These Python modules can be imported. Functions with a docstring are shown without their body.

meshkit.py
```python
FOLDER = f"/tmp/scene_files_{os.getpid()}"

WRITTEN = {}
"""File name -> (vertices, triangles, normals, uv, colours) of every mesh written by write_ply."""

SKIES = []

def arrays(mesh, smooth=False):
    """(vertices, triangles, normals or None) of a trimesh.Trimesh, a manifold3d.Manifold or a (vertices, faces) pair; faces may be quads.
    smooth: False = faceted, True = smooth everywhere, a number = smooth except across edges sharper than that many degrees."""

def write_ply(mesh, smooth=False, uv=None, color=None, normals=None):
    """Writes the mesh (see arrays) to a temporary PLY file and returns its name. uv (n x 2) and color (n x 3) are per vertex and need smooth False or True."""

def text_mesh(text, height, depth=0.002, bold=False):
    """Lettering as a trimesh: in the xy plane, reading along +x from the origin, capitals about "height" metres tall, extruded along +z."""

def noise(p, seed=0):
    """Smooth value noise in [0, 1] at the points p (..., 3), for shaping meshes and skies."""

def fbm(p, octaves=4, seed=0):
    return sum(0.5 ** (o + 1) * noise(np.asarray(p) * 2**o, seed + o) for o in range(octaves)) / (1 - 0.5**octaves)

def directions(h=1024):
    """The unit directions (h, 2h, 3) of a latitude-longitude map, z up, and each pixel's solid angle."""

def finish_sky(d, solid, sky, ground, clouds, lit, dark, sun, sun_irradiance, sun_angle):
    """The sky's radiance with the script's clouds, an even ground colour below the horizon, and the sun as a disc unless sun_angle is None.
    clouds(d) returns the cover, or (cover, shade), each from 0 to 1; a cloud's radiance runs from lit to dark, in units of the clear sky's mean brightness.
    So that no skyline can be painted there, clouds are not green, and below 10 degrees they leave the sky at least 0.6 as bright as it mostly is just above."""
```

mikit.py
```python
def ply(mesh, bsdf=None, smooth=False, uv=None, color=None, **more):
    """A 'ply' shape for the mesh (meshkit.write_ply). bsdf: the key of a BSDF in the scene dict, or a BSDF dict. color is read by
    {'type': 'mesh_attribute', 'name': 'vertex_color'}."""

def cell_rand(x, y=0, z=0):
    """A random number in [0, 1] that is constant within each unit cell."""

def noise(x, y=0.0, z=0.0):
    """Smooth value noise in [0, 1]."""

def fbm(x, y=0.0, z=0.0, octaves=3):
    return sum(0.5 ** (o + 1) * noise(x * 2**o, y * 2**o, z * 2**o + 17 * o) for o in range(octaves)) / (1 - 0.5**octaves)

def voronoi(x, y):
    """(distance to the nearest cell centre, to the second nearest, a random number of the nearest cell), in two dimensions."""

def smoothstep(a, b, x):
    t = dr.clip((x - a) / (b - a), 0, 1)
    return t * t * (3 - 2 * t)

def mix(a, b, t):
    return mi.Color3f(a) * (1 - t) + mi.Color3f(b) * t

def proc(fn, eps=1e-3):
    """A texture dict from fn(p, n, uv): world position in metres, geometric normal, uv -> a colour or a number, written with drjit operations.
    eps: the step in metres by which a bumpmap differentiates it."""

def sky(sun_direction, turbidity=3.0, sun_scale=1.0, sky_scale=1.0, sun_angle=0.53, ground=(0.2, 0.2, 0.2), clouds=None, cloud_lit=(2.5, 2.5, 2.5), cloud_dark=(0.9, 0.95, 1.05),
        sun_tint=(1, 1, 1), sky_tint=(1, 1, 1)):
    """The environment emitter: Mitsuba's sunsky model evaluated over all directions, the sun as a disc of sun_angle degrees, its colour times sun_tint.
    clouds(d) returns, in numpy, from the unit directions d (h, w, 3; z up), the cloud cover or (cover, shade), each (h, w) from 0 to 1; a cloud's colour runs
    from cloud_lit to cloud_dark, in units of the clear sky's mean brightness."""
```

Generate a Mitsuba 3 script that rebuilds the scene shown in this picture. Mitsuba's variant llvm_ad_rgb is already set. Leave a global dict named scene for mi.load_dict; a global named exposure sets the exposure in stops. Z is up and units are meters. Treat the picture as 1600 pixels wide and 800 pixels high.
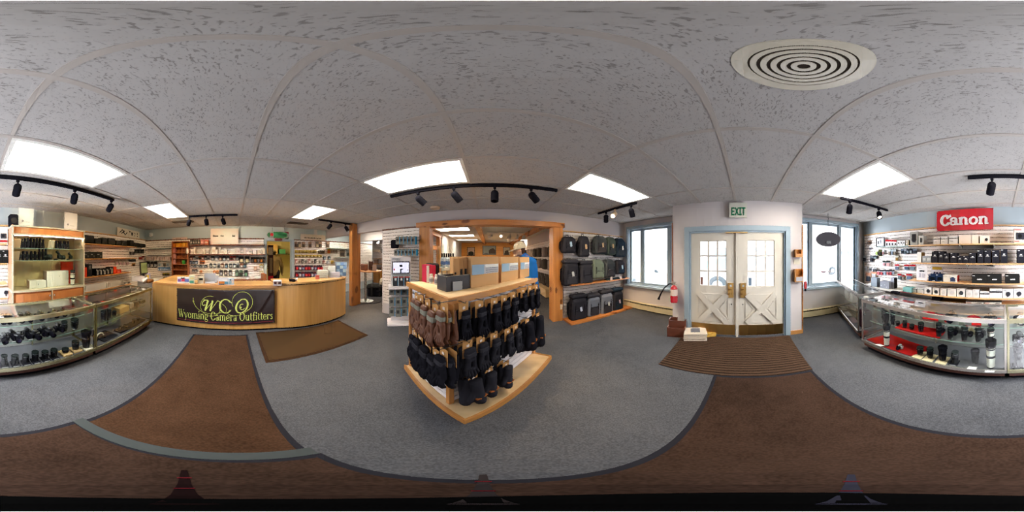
# A camera shop, seen all the way round from a point between its doors and its counter.
# The room was measured in metres from the photograph (u towards the street doors, v towards the back room, z up, floor at 0).
# One perspective lens cannot look in all directions, so the plan of the shop is FANNED OUT like an unrolled cylinder: a point at
# bearing az and distance d of the measured room stands at (D*az, K*D) with D = sqrt(d*d+E*E). Upright lines stay upright,
# heights, depths and thicknesses are kept, and everything is solid geometry standing in that fanned-out room.
import math, random
import numpy as np, trimesh, manifold3d, shapely
import drjit as dr, mitsuba as mi
import mikit, meshkit
from shapely.geometry import Polygon, box as sbox, LineString, Point
from shapely import affinity
from shapely.ops import unary_union
from mikit import noise, fbm, smoothstep, mix

T = mi.ScalarTransform4f
scene, labels = {}, {}
PI = math.pi
EYE, K, E, YAW = 1.55, 1.5, 1.0, math.radians(8.0)

# ---------------------------------------------------------------- camera, sky, lamps, exposure
scene['view_camera'] = dict(type='perspective', fov=math.degrees(2 * math.atan(PI / K)), fov_axis='x', near_clip=0.05, far_clip=500.0,
                       to_world=T().look_at(origin=[0, 0, EYE], target=[0, 1, EYE], up=[0, 0, 1]))
scene['sky'] = mikit.sky([0.2, 0.5, 0.8], turbidity=4.0, sun_scale=0.0, sky_scale=19.0, ground=(0.6, 0.6, 0.62),
                         clouds=lambda d: 0.93 + 0 * d[..., 0], cloud_lit=(2.2, 2.2, 2.25), cloud_dark=(1.6, 1.65, 1.75))
LAMP = (14.0, 12.8, 10.7)          # radiance of the fluorescent diffusers
SPOT = (22.0, 16.0, 9.6)             # intensity of the warm track spots
exposure = 0.12

# ---------------------------------------------------------------- helpers
def lin(c):
    if isinstance(c, str):
        c = [int(c[i:i + 2], 16) for i in (0, 2, 4)]
    c = np.asarray(c, float) / 255
    return [float(x) for x in np.where(c < 0.04045, c / 12.92, ((c + 0.055) / 1.055) ** 2.4)]

_mats = {}
def mat(c, kind='matt', rough=0.5):
    """A plain material of an sRGB colour: matt, gloss (varnish, plastic), metal."""
    if c in scene: return c
    c = ''.join('%02x' % min(255, int(c[i:i + 2], 16) // 6 * 6 + 3) for i in (0, 2, 4)); k = (c, kind, rough)
    if k not in _mats:
        key = 'material_%03d' % len(_mats)
        rgb = {'type': 'rgb', 'value': lin(c)}
        if kind == 'matt':
            b = dict(type='diffuse', reflectance=rgb)
        elif kind == 'metal':
            b = dict(type='roughconductor', alpha=rough, specular_reflectance=rgb)
        else:
            b = dict(type='principled', base_color=rgb, roughness=rough, specular=0.5)
        scene[key] = dict(type='twosided', nested=b)
        _mats[k] = key
    return _mats[k]

def pmat(key, fn, kind='matt', rough=0.5, bump=None, scale=1.0, eps=2e-3):
    """A procedural material under its own name."""
    t = mikit.proc(fn)
    b = dict(type='diffuse', reflectance=t) if kind == 'matt' else dict(type='principled', base_color=t, roughness=rough, specular=0.5)
    if bump is not None:
        b = dict(type='bumpmap', arbitrary=mikit.proc(bump, eps=eps), scale=scale, nested=b)
    scene[key] = dict(type='twosided', nested=b)
    return key

def fan(P, az0=None):
    """Room coordinates (u, v, z) -> the fanned-out shop."""
    P = np.asarray(P, float)
    d = np.hypot(P[:, 0], P[:, 1])
    az = np.arctan2(P[:, 0], P[:, 1]) - YAW
    if az0 is None:
        az0 = math.atan2(np.sin(az).mean(), np.cos(az).mean())
    az = az0 + (az - az0 + PI) % (2 * PI) - PI
    D = np.sqrt(d * d + E * E)
    return np.stack([D * az, K * D, EYE + D * np.arctan2(P[:, 2] - EYE, d)], 1)

def bearing(x):
    return (x - 800) / 800 * PI + YAW
def on_v(x, y, v):
    """Where the line of sight read off the photograph meets the wall v: (u, z)."""
    d = v / math.cos(bearing(x)); return d * math.sin(bearing(x)), EYE + d * math.tan((400 - y) / 800 * PI)
def on_u(x, y, u):
    d = u / math.sin(bearing(x)); return d * math.cos(bearing(x)), EYE + d * math.tan((400 - y) / 800 * PI)
def on_z(x, y, z=0.0):
    d = (z - EYE) / math.tan((400 - y) / 800 * PI); return d * math.sin(bearing(x)), d * math.cos(bearing(x))
def at_d(x, y, d):
    return d * math.sin(bearing(x)), d * math.cos(bearing(x)), EYE + d * math.tan((400 - y) / 800 * PI)

def join(*ms):
    V, F, n = [], [], 0
    for m in ms:
        v, f = (m.vertices, m.faces) if hasattr(m, 'vertices') else m
        V.append(np.asarray(v, float)); F.append(np.asarray(f, int) + n); n += len(v)
    return np.vstack(V), np.vstack(F)

def move(m, at=(0, 0, 0), yaw=0.0, pitch=0.0, roll=0.0, s=1.0):
    """Scale, roll about y, pitch about x, yaw about z (radians), then shift."""
    v, f = (m.vertices, m.faces) if hasattr(m, 'vertices') else m
    v = np.asarray(v, float) * s
    for a, i, j in ((roll, 0, 2), (pitch, 1, 2), (yaw, 0, 1)):
        if a:
            c, q = math.cos(a), math.sin(a); v = v.copy()
            v[:, [i, j]] = v[:, [i, j]] @ np.array([[c, q], [-q, c]])
    return v + np.asarray(at, float), f

def grid_box(a, b, n):
    """An axis-aligned box with n cells along each axis, corners of faces shared only within a face."""
    V, F, k = [], [], 0
    for ax in range(3):
        i, j = [x for x in range(3) if x != ax]
        for side in (0, 1):
            s, t = np.meshgrid(np.linspace(0, 1, n[i] + 1), np.linspace(0, 1, n[j] + 1), indexing='ij')
            P = np.zeros(s.shape + (3,)); P[..., i] = a[i] + s * (b[i] - a[i]); P[..., j] = a[j] + t * (b[j] - a[j]); P[..., ax] = (a, b)[side][ax]
            q = np.arange(s.size).reshape(s.shape) + k; k += s.size
            quad = np.stack([q[:-1, :-1], q[1:, :-1], q[1:, 1:], q[:-1, 1:]], -1).reshape(-1, 4)
            if (side == 1) != (ax != 1):
                quad = quad[:, ::-1]
            V.append(P.reshape(-1, 3)); F += [quad[:, [0, 1, 2]], quad[:, [0, 2, 3]]]
    return np.vstack(V), np.vstack(F)

def bx(u0, u1, v0, v1, z0, z1):
    """A box in room coordinates, cut finely enough to bend with the fan."""
    u0, u1, v0, v1, z0, z1 = min(u0, u1), max(u0, u1), min(v0, v1), max(v0, v1), min(z0, z1), max(z0, z1)
    du, dv = max(u0, -u1, 0), max(v0, -v1, 0)
    d = max(math.hypot(du, dv), 0.5)
    n = [min(80, max(1, math.ceil(w / (0.055 * d)))) for w in (u1 - u0, v1 - v0)]
    return grid_box((u0, v0, z0), (u1, v1, z1), (*n, 1))

def rbox(w, d, h, c=0.0):
    """A box centred on x and y, standing on z = 0, its edges chamfered by c."""
    if c <= 0:
        return grid_box((-w / 2, -d / 2, 0), (w / 2, d / 2, h), (1, 1, 1))
    pts = [(sx * (w / 2 - (k != 0) * c), sy * (d / 2 - (k != 1) * c), h / 2 + sz * (h / 2 - (k != 2) * c)) for sx in (-1, 1) for sy in (-1, 1) for sz in (-1, 1) for k in range(3)]
    m = trimesh.convex.convex_hull(np.array(pts)); return np.array(m.vertices), np.array(m.faces)

def long_box(p, q, w, z0, z1):
    """A box along the plan segment p-q, w thick to both sides."""
    p, q = np.array(p, float), np.array(q, float); L = np.linalg.norm(q - p); a = math.atan2(*(q - p)[::-1])
    n = max(1, math.ceil(L / (0.055 * max(0.6, min(np.linalg.norm(p), np.linalg.norm(q))))))
    return move(grid_box((0, -w / 2, z0), (L, w / 2, z1), (n, 1, 1)), (*p, 0), yaw=a)

def lathe(prof, n=18):
    """Turned about z; each step of the profile has its own vertices, so smooth=True keeps its edges crisp."""
    V, F, k = [], [], 0
    a = np.arange(n) / n * 2 * PI; i = np.arange(n)
    for (r0, z0), (r1, z1) in zip(prof[:-1], prof[1:]):
        for r, z in ((r0, z0), (r1, z1)):
            V.append(np.stack([r * np.cos(a), r * np.sin(a), np.full(n, z)], 1))
        j = (i + 1) % n
        if r0 > 1e-9: F.append(np.stack([i, j, j + n], 1) + k)
        if r1 > 1e-9: F.append(np.stack([i, j + n, i + n], 1) + k)
        k += 2 * n
    return np.vstack(V), np.vstack(F)

def tube(pts, r, n=8):
    p = np.asarray(pts, float); r = np.broadcast_to(r, (len(p),))
    t = np.gradient(p, axis=0); t /= np.linalg.norm(t, axis=1, keepdims=True) + 1e-12
    a = np.cross(t, np.where(np.abs(t[:, 2:]) < 0.9, [0, 0, 1.0], [1.0, 0, 0])); a /= np.linalg.norm(a, axis=1, keepdims=True) + 1e-12
    b = np.cross(t, a); g = np.arange(n) * 2 * PI / n
    V = (p[:, None] + r[:, None, None] * (np.cos(g)[None, :, None] * a[:, None] + np.sin(g)[None, :, None] * b[:, None])).reshape(-1, 3)
    i, j = np.meshgrid(np.arange(len(p) - 1), np.arange(n), indexing='ij')
    q = np.stack([i * n + j, i * n + (j + 1) % n, (i + 1) * n + (j + 1) % n, (i + 1) * n + j], -1).reshape(-1, 4)
    caps = [[k, 0, (k + 1)] for k in range(1, n - 1)] + [[len(V) - n, len(V) - n + k, len(V) - n + k + 1] for k in range(1, n - 1)]
    return V, np.vstack([q[:, [0, 1, 2]], q[:, [0, 2, 3]], np.array(caps)])

def prism(poly, depth):
    """A shapely shape in x, z made solid from y = 0 to y = depth."""
    out = []
    for g in getattr(poly, 'geoms', [poly]):
        if g.geom_type == 'Polygon' and g.area > 1e-8:
            m = trimesh.creation.extrude_polygon(g, depth, engine='earcut'); v = np.array(m.vertices)
            out.append((np.stack([v[:, 0], v[:, 2], v[:, 1]], 1), np.array(m.faces)[:, ::-1]))
    return join(*out)

def cut_fine(m, size):
    v, f = trimesh.remesh.subdivide_to_size(np.asarray(m[0]), np.asarray(m[1]), size, max_iter=8); return v, f

def blob(chains, refine=0.03, smooth=6):
    """One continuous body: hulls of the spheres at both ends of every bone, joined, refined and smoothed."""
    def ball(p, r):
        s = manifold3d.Manifold.sphere(1.0, 16)
        return s.scale([r, r, r] if np.isscalar(r) else list(r)).translate(list(map(float, p)))
    bones = [manifold3d.Manifold.batch_hull([ball(*a), ball(*b)]) for a, b in chains]
    m = manifold3d.Manifold.batch_boolean(bones, manifold3d.OpType.Add).refine_to_length(refine).to_mesh()
    t = trimesh.Trimesh(m.vert_properties[:, :3], m.tri_verts)
    if smooth: trimesh.smoothing.filter_taubin(t, lamb=0.5, nu=0.53, iterations=smooth)
    return np.array(t.vertices), np.array(t.faces)

_used = set()
def number(key):
    k, n = key, 0
    while k in _used:
        n += 1; k = '%s_%03d' % (key, n)
    _used.add(k); return k

def tag(key, label=None, cat=None, group=None, kind=None):
    d = labels.setdefault(key, {})
    for a, b in (('label', label), ('category', cat), ('group', group), ('kind', kind)):
        if b: d[a] = b
    return key

def thing(name, label, cat, group=None):
    return tag(number(name), label, cat, group)

def obj(name, mesh, m, parent=None, smooth=False, edge=0, label=None, cat=None, group=None, kind=None, **more):
    """ONE entry of the scene, fanned out. edge: +1 or -1 for what lies on the seam behind the eye and belongs to that end, 2 for both ends."""
    key = number((parent + '__' if parent else '') + name)
    if isinstance(mesh, list): mesh = join(*mesh)
    v, f = (mesh.vertices, mesh.faces) if hasattr(mesh, 'vertices') else mesh
    v, f = np.asarray(v, float), np.asarray(f, int)
    if edge == 2: w = join((fan(v, PI), f), (fan(v, -PI), f))
    else: w = (fan(v, PI * edge if edge else None), f)
    scene[key] = mikit.ply(w, m, smooth=smooth, **more)
    if label or cat or group or kind: tag(key, label, cat, group, kind)
    return key

WEDGE, FAR = math.radians(3), 0.24
_rings = [0.004, .08, .16, .26, .38, .52, .7, .9, 1.15, 1.5, 1.9, 2.4, 3, 3.8, 4.8, 6, 7.5, 9.5, 12, 16, 22, 30, 45]
_cells, _info = [], []
for _k in range(-71, 71):
    for _r0, _r1 in zip(_rings[:-1], _rings[1:]):
        a0, a1 = _k * WEDGE + YAW, (_k + 1) * WEDGE + YAW
        _cells.append(Polygon([(r * math.sin(a), r * math.cos(a)) for r, a in ((_r0, a0), (_r1, a0), (_r1, a1), (_r0, a1))])); _info.append((_k + 0.5) * WEDGE)
_cells = np.array(_cells)
def sheet(poly, z, lip=0.0, zf=None):
    """A level sheet over a plan polygon, ALREADY FANNED (the seam lies behind the eye); lip: an upright rim of that height under its edge."""
    V, F, UV, n = [], [], [], 0
    def put(p, f, az):
        nonlocal n
        if len(f): V.append(fan(p, az)); UV.append(np.asarray(p)[:, :2]); F.append(np.asarray(f) + n); n += len(p)
    hit = shapely.intersects(_cells, poly)
    for i in np.nonzero(hit)[0]:
        g = _cells[i].intersection(poly)
        for q in getattr(g, 'geoms', [g]):
            if q.geom_type != 'Polygon' or q.area < 1e-7: continue
            c = np.array(q.exterior.coords)[:-1]
            if len(q.interiors) == 0 and abs(q.convex_hull.area - q.area) < 1e-9:
                f = [[0, k, k + 1] for k in range(1, len(c) - 1)]; p = c
            else:
                p, f = trimesh.creation.triangulate_polygon(q, engine='earcut')
            put(np.column_stack([p, np.full(len(p), z)]), f, _info[i])
        if lip:
            e = _cells[i].intersection(poly.boundary)
            for s in getattr(e, 'geoms', [e]):
                if s.geom_type != 'LineString': continue
                c = np.array(s.coords); m = len(c)
                p = np.vstack([np.column_stack([c, np.full(m, z)]), np.column_stack([c, np.full(m, z - lip)])])
                put(p, [x for k in range(m - 1) for x in ([k, k + 1, m + k + 1], [k, m + k + 1, m + k])], _info[i])
    sheet.uv = np.vstack(UV)          # the plan position, for the grain of carpets and tiles
    return np.vstack(V), np.vstack(F)
def lay(name, poly, z, m, parent=None, lip=0.0, label=None, cat=None, kind=None, group=None):
    key = number((parent + '__' if parent else '') + name)
    q = sheet(poly, z, lip); scene[key] = mikit.ply(q, m, uv=sheet.uv)
    if label or cat or kind: tag(key, label, cat, group, kind)
    return key

ORD = ['first', 'second', 'third', 'fourth', 'fifth', 'sixth', 'seventh', 'eighth', 'ninth', 'tenth', 'eleventh', 'twelfth', 'thirteenth', 'fourteenth', 'fifteenth', 'sixteenth',
       'seventeenth', 'eighteenth', 'nineteenth', 'twentieth', 'twenty-first', 'twenty-second', 'twenty-third', 'twenty-fourth', 'twenty-fifth', 'twenty-sixth', 'twenty-seventh', 'twenty-eighth']

# ---------------------------------------------------------------- materials of the room
def _carpet(p, n, uv):
    w = fbm(uv.x * 7, uv.y * 7, 0.0, 3); f = noise(uv.x * 150, uv.y * 150, 3.0); g = fbm(uv.x * 1.3, uv.y * 1.1, 5.0, 3)
    return mix(lin('3d3f43'), lin('6d6e72'), dr.clip(0.1 + 0.2 * w + 0.5 * f + 0.4 * (g - 0.4), 0, 1))
pmat('carpet', _carpet, bump=lambda p, n, uv: noise(uv.x * 150, uv.y * 150, 1.0), scale=0.002)
def _mat(a, b):
    def f(p, n, uv):
        w = fbm(uv.x * 9, uv.y * 9, 2.0, 4); g = fbm(uv.x * 2, uv.y * 2, 9.0, 3); h = noise(uv.x * 120, uv.y * 120, 4.0)
        return mix(lin(a), lin(b), dr.clip(0.05 + 0.35 * w + 0.4 * h + 0.5 * (g - 0.35), 0, 1))
    return f
pmat('mat_dark', _mat('281e19', '533f35'), bump=lambda p, n, uv: noise(uv.x * 120, uv.y * 120, 1.0), scale=0.003)
pmat('mat_red', _mat('34251c', '5f4535'), bump=lambda p, n, uv: noise(uv.x * 120, uv.y * 120, 1.0), scale=0.003)
def _pit(uv):
    x, y = uv.x, uv.y
    a = noise(x * 85 + 2 * noise(x * 40, y * 40, 5.0), y * 190 + 2 * noise(x * 45, y * 45, 6.0), 0.0); b = noise(x * 200, y * 280, 7.0); m = noise(x * 14, y * 14, 3.0)
    return smoothstep(0.74, 0.88, a + 0.18 * (m - 0.5)) * 0.75 + smoothstep(0.82, 0.92, b) * 0.3
def _tile(p, n, uv):
    return mix(mix(lin('b8b6b4'), lin('b0aeac'), noise(uv.x * 0.9, uv.y * 0.9, 2.0)), lin('858280'), dr.clip(_pit(uv), 0, 1))
pmat('ceiling_tile', _tile, bump=lambda p, n, uv: -_pit(uv), scale=0.003)
def wood(key, a, b, across='x', kind='gloss', rough=0.35, knots=False, f=1.0):
    """Grain along z (across x and y) or along the plan (across z)."""
    def fn(p, n, uv):
        if across == 'x': s, t = p.x + 0.7 * p.y, p.z
        else: s, t = p.z * 1.6 + 0.35 * p.y, p.x
        w = fbm(s * 14 * f + 0.6 * noise(s * 3, t * 1.3), t * 0.9 * f, 1.0, 4); q = noise(s * 90 * f, t * 2.5, 4.0)
        c = mix(lin(a), lin(b), dr.clip(w * 0.9 + 0.25 * (q - 0.5), 0, 1))
        if knots:
            k = noise(s * 6, t * 4, 8.0); c = mix(c, lin('6d3a17'), smoothstep(0.86, 0.93, k) * 0.9)
        return c
    return pmat(key, fn, kind, rough)
wood('pine', 'a8672f', 'd6924e', knots=True, rough=0.4); wood('pine_beam', 'b06a31', 'd48d4b', across='z', knots=True, rough=0.4); wood('counter_wood', 'b98545', 'd6a662', rough=0.3); wood('counter_top_wood', 'b88649', 'd9b072', across='z', rough=0.25)
wood('shelf_wood', 'b98d58', 'd9b07a', across='z', rough=0.4); wood('oak', 'a8723a', 'c98f50', across='z', rough=0.35); wood('oak_upright', 'a8723a', 'c98f50', rough=0.35)
wood('cabinet_wood', '9a5a2c', 'bb7a42', rough=0.35); wood('case_wood', '4a2418', '6d3a26', across='z', rough=0.4); wood('cubby_wood', '7a4526', '96592f', rough=0.45); wood('pine_wall', 'cc883c', 'eab060', across='z', rough=0.5)
wood('pale_board', 'c9a878', 'ddc095', across='z', rough=0.5)
PAINT, WARM, TRIM, WHITE = mat('a9b5bc'), mat('c9c5c0'), mat('95a5b2', 'gloss', 0.4), mat('dcdad4')
SLAT, GROOVE_SHADE, SLATBACK = mat('ebe7df', 'gloss', 0.45), mat('5c4a3c'), mat('57483b')  # both browns put the shade between slats into the colour
BLACK, BLACKG, STEEL, BRASS = mat('1c1c1e'), mat('0b0b0c', 'gloss', 0.4), mat('b9b6ae', 'metal', 0.25), mat('a5834a', 'metal', 0.25)
ALU = mat('b5b1a8', 'metal', 0.35)
scene['pane_glass'] = dict(type='thindielectric', int_ior=1.5)
scene['case_glass'] = dict(type='thindielectric', int_ior=1.13, specular_transmittance={'type': 'rgb', 'value': [0.93, 0.97, 0.95]})
GLASS = 'case_glass'

# ---------------------------------------------------------------- the room
US, UW, VS, VN, UB, CZ = 3.65, -5.40, -3.22, 3.40, 2.85, 2.55      # street wall, wall behind the counter, two long walls, doors, ceiling
BV0, BV1 = -1.04, 1.36                                            # the boxed-out doorway
lay('floor', sbox(-9, -4, 3.75, 13.5), 0.0, 'carpet', kind='structure')
g = unary_union([sbox(UW - 0.1, VS, US + .1, VN + .1)]).difference(sbox(UB, BV0, US + 1, BV1))
tag('ceiling', kind='structure'); _used.add('ceiling')
GU, GV = [-0.23 + 1.235 * k for k in range(-5, 5)], [0.17 + 0.6275 * j for j in range(-6, 7)]
LIGHTS = {(-1.465, -1.7125): 1, (-1.465, 1.425): 2, (1.005, 1.425): 3, (1.005, -1.7125): 4, (-3.935, -1.7125): 5, (-3.935, 1.425): 6}
def is_light(u, v):
    return any(abs(u - a) < 0.1 and abs(v - b) < 0.1 for a, b in LIGHTS)
for u in GU[:-1]:
    for v in GV[:-1]:
        q = sbox(u + .011, v + .011, u + 1.224, v + .6165).intersection(g)
        if q.area > 0.004 and not is_light(u, v):
            lay('tile', q, CZ + .004, 'ceiling_tile', 'ceiling')
BAR = mat('aeaaa5')
for u in GU:
    q = sbox(u - .016, -9, u + .016, 9).intersection(g)
    if q.area > 0.004: lay('grid_bar', q, CZ - .004, BAR, 'ceiling', lip=-.012)
for v in GV:
    q = sbox(-9, v - .016, 9, v + .016).intersection(g)
    if q.area > 0.004: lay('grid_bar', q, CZ - .005, BAR, 'ceiling', lip=-.012)
def wall(name, boxes, m, edge=0):
    return obj(name, [bx(*b) for b in boxes], m, edge=edge, kind='structure')
wall('wall_south', [(UW - .2, US + .2, VS - .15, VS, 0, CZ + .1)], PAINT, 2)
wall('wall_west', [(UW - .12, UW, VS, 1.12, 0, CZ + .1), (UW - .12, UW, 1.12, 2.02, 2.06, CZ + .1), (UW - .12, UW, 2.02, 6.2, 0, CZ + .1)], PAINT)
wall('wall_north', [(1.58, US + .2, VN, VN + .15, 0, CZ + .1), (-1.55, 1.62, VN, VN + .15, 2.3, CZ + .1), (-2.62, -1.50, VN, VN + .15, 0, CZ + .1), (UW, -2.6, VN + .05, VN + .2, 2.25, CZ + .1)], WARM)
W1, W2 = (1.42, 3.19, .72, 2.35), (-2.98, -1.10, .79, 2.42)
wb = []
for a, b, c, d in ((W1[1], VN, 0, 3), (W2[1], W1[0], 0, 3), (VS, W2[0], 0, 3), (W1[0], W1[1], 0, W1[2]), (W1[0], W1[1], W1[3], 3), (W2[0], W2[1], 0, W2[2]), (W2[0], W2[1], W2[3], 3)):
    if (a, b) != (W2[1], W1[0]): wb.append((US, US + .16, a, b, c, min(d, CZ + .1)))
DV0, DV1, DZ = -.72, 1.02, 2.0
wb += [(UB, UB + .14, BV0, DV0, 0, CZ + .1), (UB, UB + .14, DV1, BV1, 0, CZ + .1), (UB, UB + .14, DV0, DV1, DZ, CZ + .1), (UB, US + .2, BV0, BV0 + .1, 0, CZ + .1), (UB, US + .2, BV1 - .1, BV1, 0, CZ + .1)]
wall('wall_east', wb, WARM)

def slats(parent, axis, at, a0, a1, z0, z1, out, pitch=0.078, edge=0, gap=0.011, m=None):
    """Grooved display boards on a wall: a backing with the groove shade put into its colour and one part per board. out: +1 or -1, the side the boards face."""
    def b(p0, p1, t0, t1, y0, y1):
        return bx(p0, p1, at + out * t0, at + out * t1, y0, y1) if axis == 'v' else bx(at + out * t0, at + out * t1, p0, p1, y0, y1)
    obj('groove_backing', b(a0, a1, 0.001, .006, z0, z1), GROOVE_SHADE, parent, edge=edge)
    n = max(1, round((z1 - z0) / pitch)); p = (z1 - z0) / n
    for k in range(n):
        obj('slat', b(a0, a1, .006, .018, z0 + k * p, z0 + (k + 1) * p - gap), m or SLAT, parent, True, edge=edge)
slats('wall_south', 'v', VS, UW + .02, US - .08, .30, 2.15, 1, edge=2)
obj('top_rail', bx(UW, US - .05, VS, VS + .03, 2.15, 2.175), 'shelf_wood', 'wall_south', edge=2)
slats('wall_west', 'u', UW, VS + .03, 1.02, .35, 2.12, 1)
obj('top_rail', bx(UW, UW + .03, VS, 1.04, 2.12, 2.145), 'case_wood', 'wall_west')
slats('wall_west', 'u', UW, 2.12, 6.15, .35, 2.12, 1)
obj('top_rail', bx(UW, UW + .03, 2.1, 6.2, 2.12, 2.145), 'case_wood', 'wall_west')
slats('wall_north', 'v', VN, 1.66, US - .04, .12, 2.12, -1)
obj('top_rail', bx(1.62, US - .02, VN - .03, VN, 2.12, 2.145), 'shelf_wood', 'wall_north')
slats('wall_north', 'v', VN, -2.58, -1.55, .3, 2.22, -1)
obj('top_rail', bx(-2.6, -1.55, VN - .03, VN, 2.22, 2.245), 'case_wood', 'wall_north')

# unseen shell added behind the eye and past both ends to bounce light
def plain(name, p, q, z0=-.3, z1=3.6, m=WARM):
    n = np.array([[*p, z0], [*q, z0], [*q, z1], [*p, z1]]); c = np.array([q[1] - p[1], p[0] - q[0]]) / math.hypot(q[0] - p[0], q[1] - p[1]) * .1
    v = np.vstack([n, n + [c[0], c[1], 0]]); f = [[0, 1, 2], [0, 2, 3], [4, 6, 5], [4, 7, 6], [0, 4, 5], [0, 5, 1], [1, 5, 6], [1, 6, 2], [2, 6, 7], [2, 7, 3], [3, 7, 4], [3, 4, 0]]
    scene[name] = mikit.ply((v, np.array(f)), m); tag(name, kind='structure'); _used.add(name)
sl = PI + .56
plain('wall_rear', (-4.2, -2.5), (4.2, -2.5), m=mat('d8d6d2'))
plain('wall_left', (-4.2, -2.5), (-sl * 13, 13 * K), m=mat('8c8c8a')); plain('wall_right', (4.2, -2.5), (sl * 13, 13 * K), m=mat('8c8c8a'))
for nm, z, m in (('floor__added_rear_strip', -.04, 'carpet'), ('ceiling__added_rear_strip', 3.14, mat('c4c2bf'))):
    v = np.array([[-4.4, -2.6, z], [4.4, -2.6, z], [sl * 1.002, K * 1.001, z], [-sl * 1.002, K * 1.001, z]])
    scene[nm] = mikit.ply((v, np.array([[0, 1, 2], [0, 2, 3]])), m); _used.add(nm)

# ---------------------------------------------------------------- ceiling lamps
DIFF = mat('e8e8e4')
names = {1: 'large fluorescent ceiling light above the glass cases beside the tall wooden cabinet', 2: 'large fluorescent ceiling light left of the pine opening, over the glove stand', 3: 'fluorescent ceiling light in front of the backpack wall, nearest the left window', 4: 'fluorescent ceiling light right of the doors, nearest the right window', 5: 'small far fluorescent ceiling light above the left end of the counter', 6: 'small far fluorescent ceiling light above the right end of the counter'}
for (u, v), k in LIGHTS.items():
    t = thing('ceiling_light', names[k], 'ceiling light', 'fluorescent ceiling lights')
    o = sbox(u + .011, v + .011, u + 1.224, v + .6165); i = sbox(u + .045, v + .045, u + 1.19, v + .5825)
    lay('frame', o.difference(i), CZ - .008, WHITE, t, lip=-.03)
    key = t + '__diffuser'
    m = sheet(i, CZ + .004)
    w = np.asarray(m[0]); f = m[1]; nn = np.cross(w[f[:, 1]] - w[f[:, 0]], w[f[:, 2]] - w[f[:, 0]]); f[nn[:, 2] > 0] = f[nn[:, 2] > 0][:, ::-1]
    scene[key] = mikit.ply((w, f), DIFF, emitter=dict(type='area', radiance={'type': 'rgb', 'value': list(LAMP)})); _used.add(key)

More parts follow.
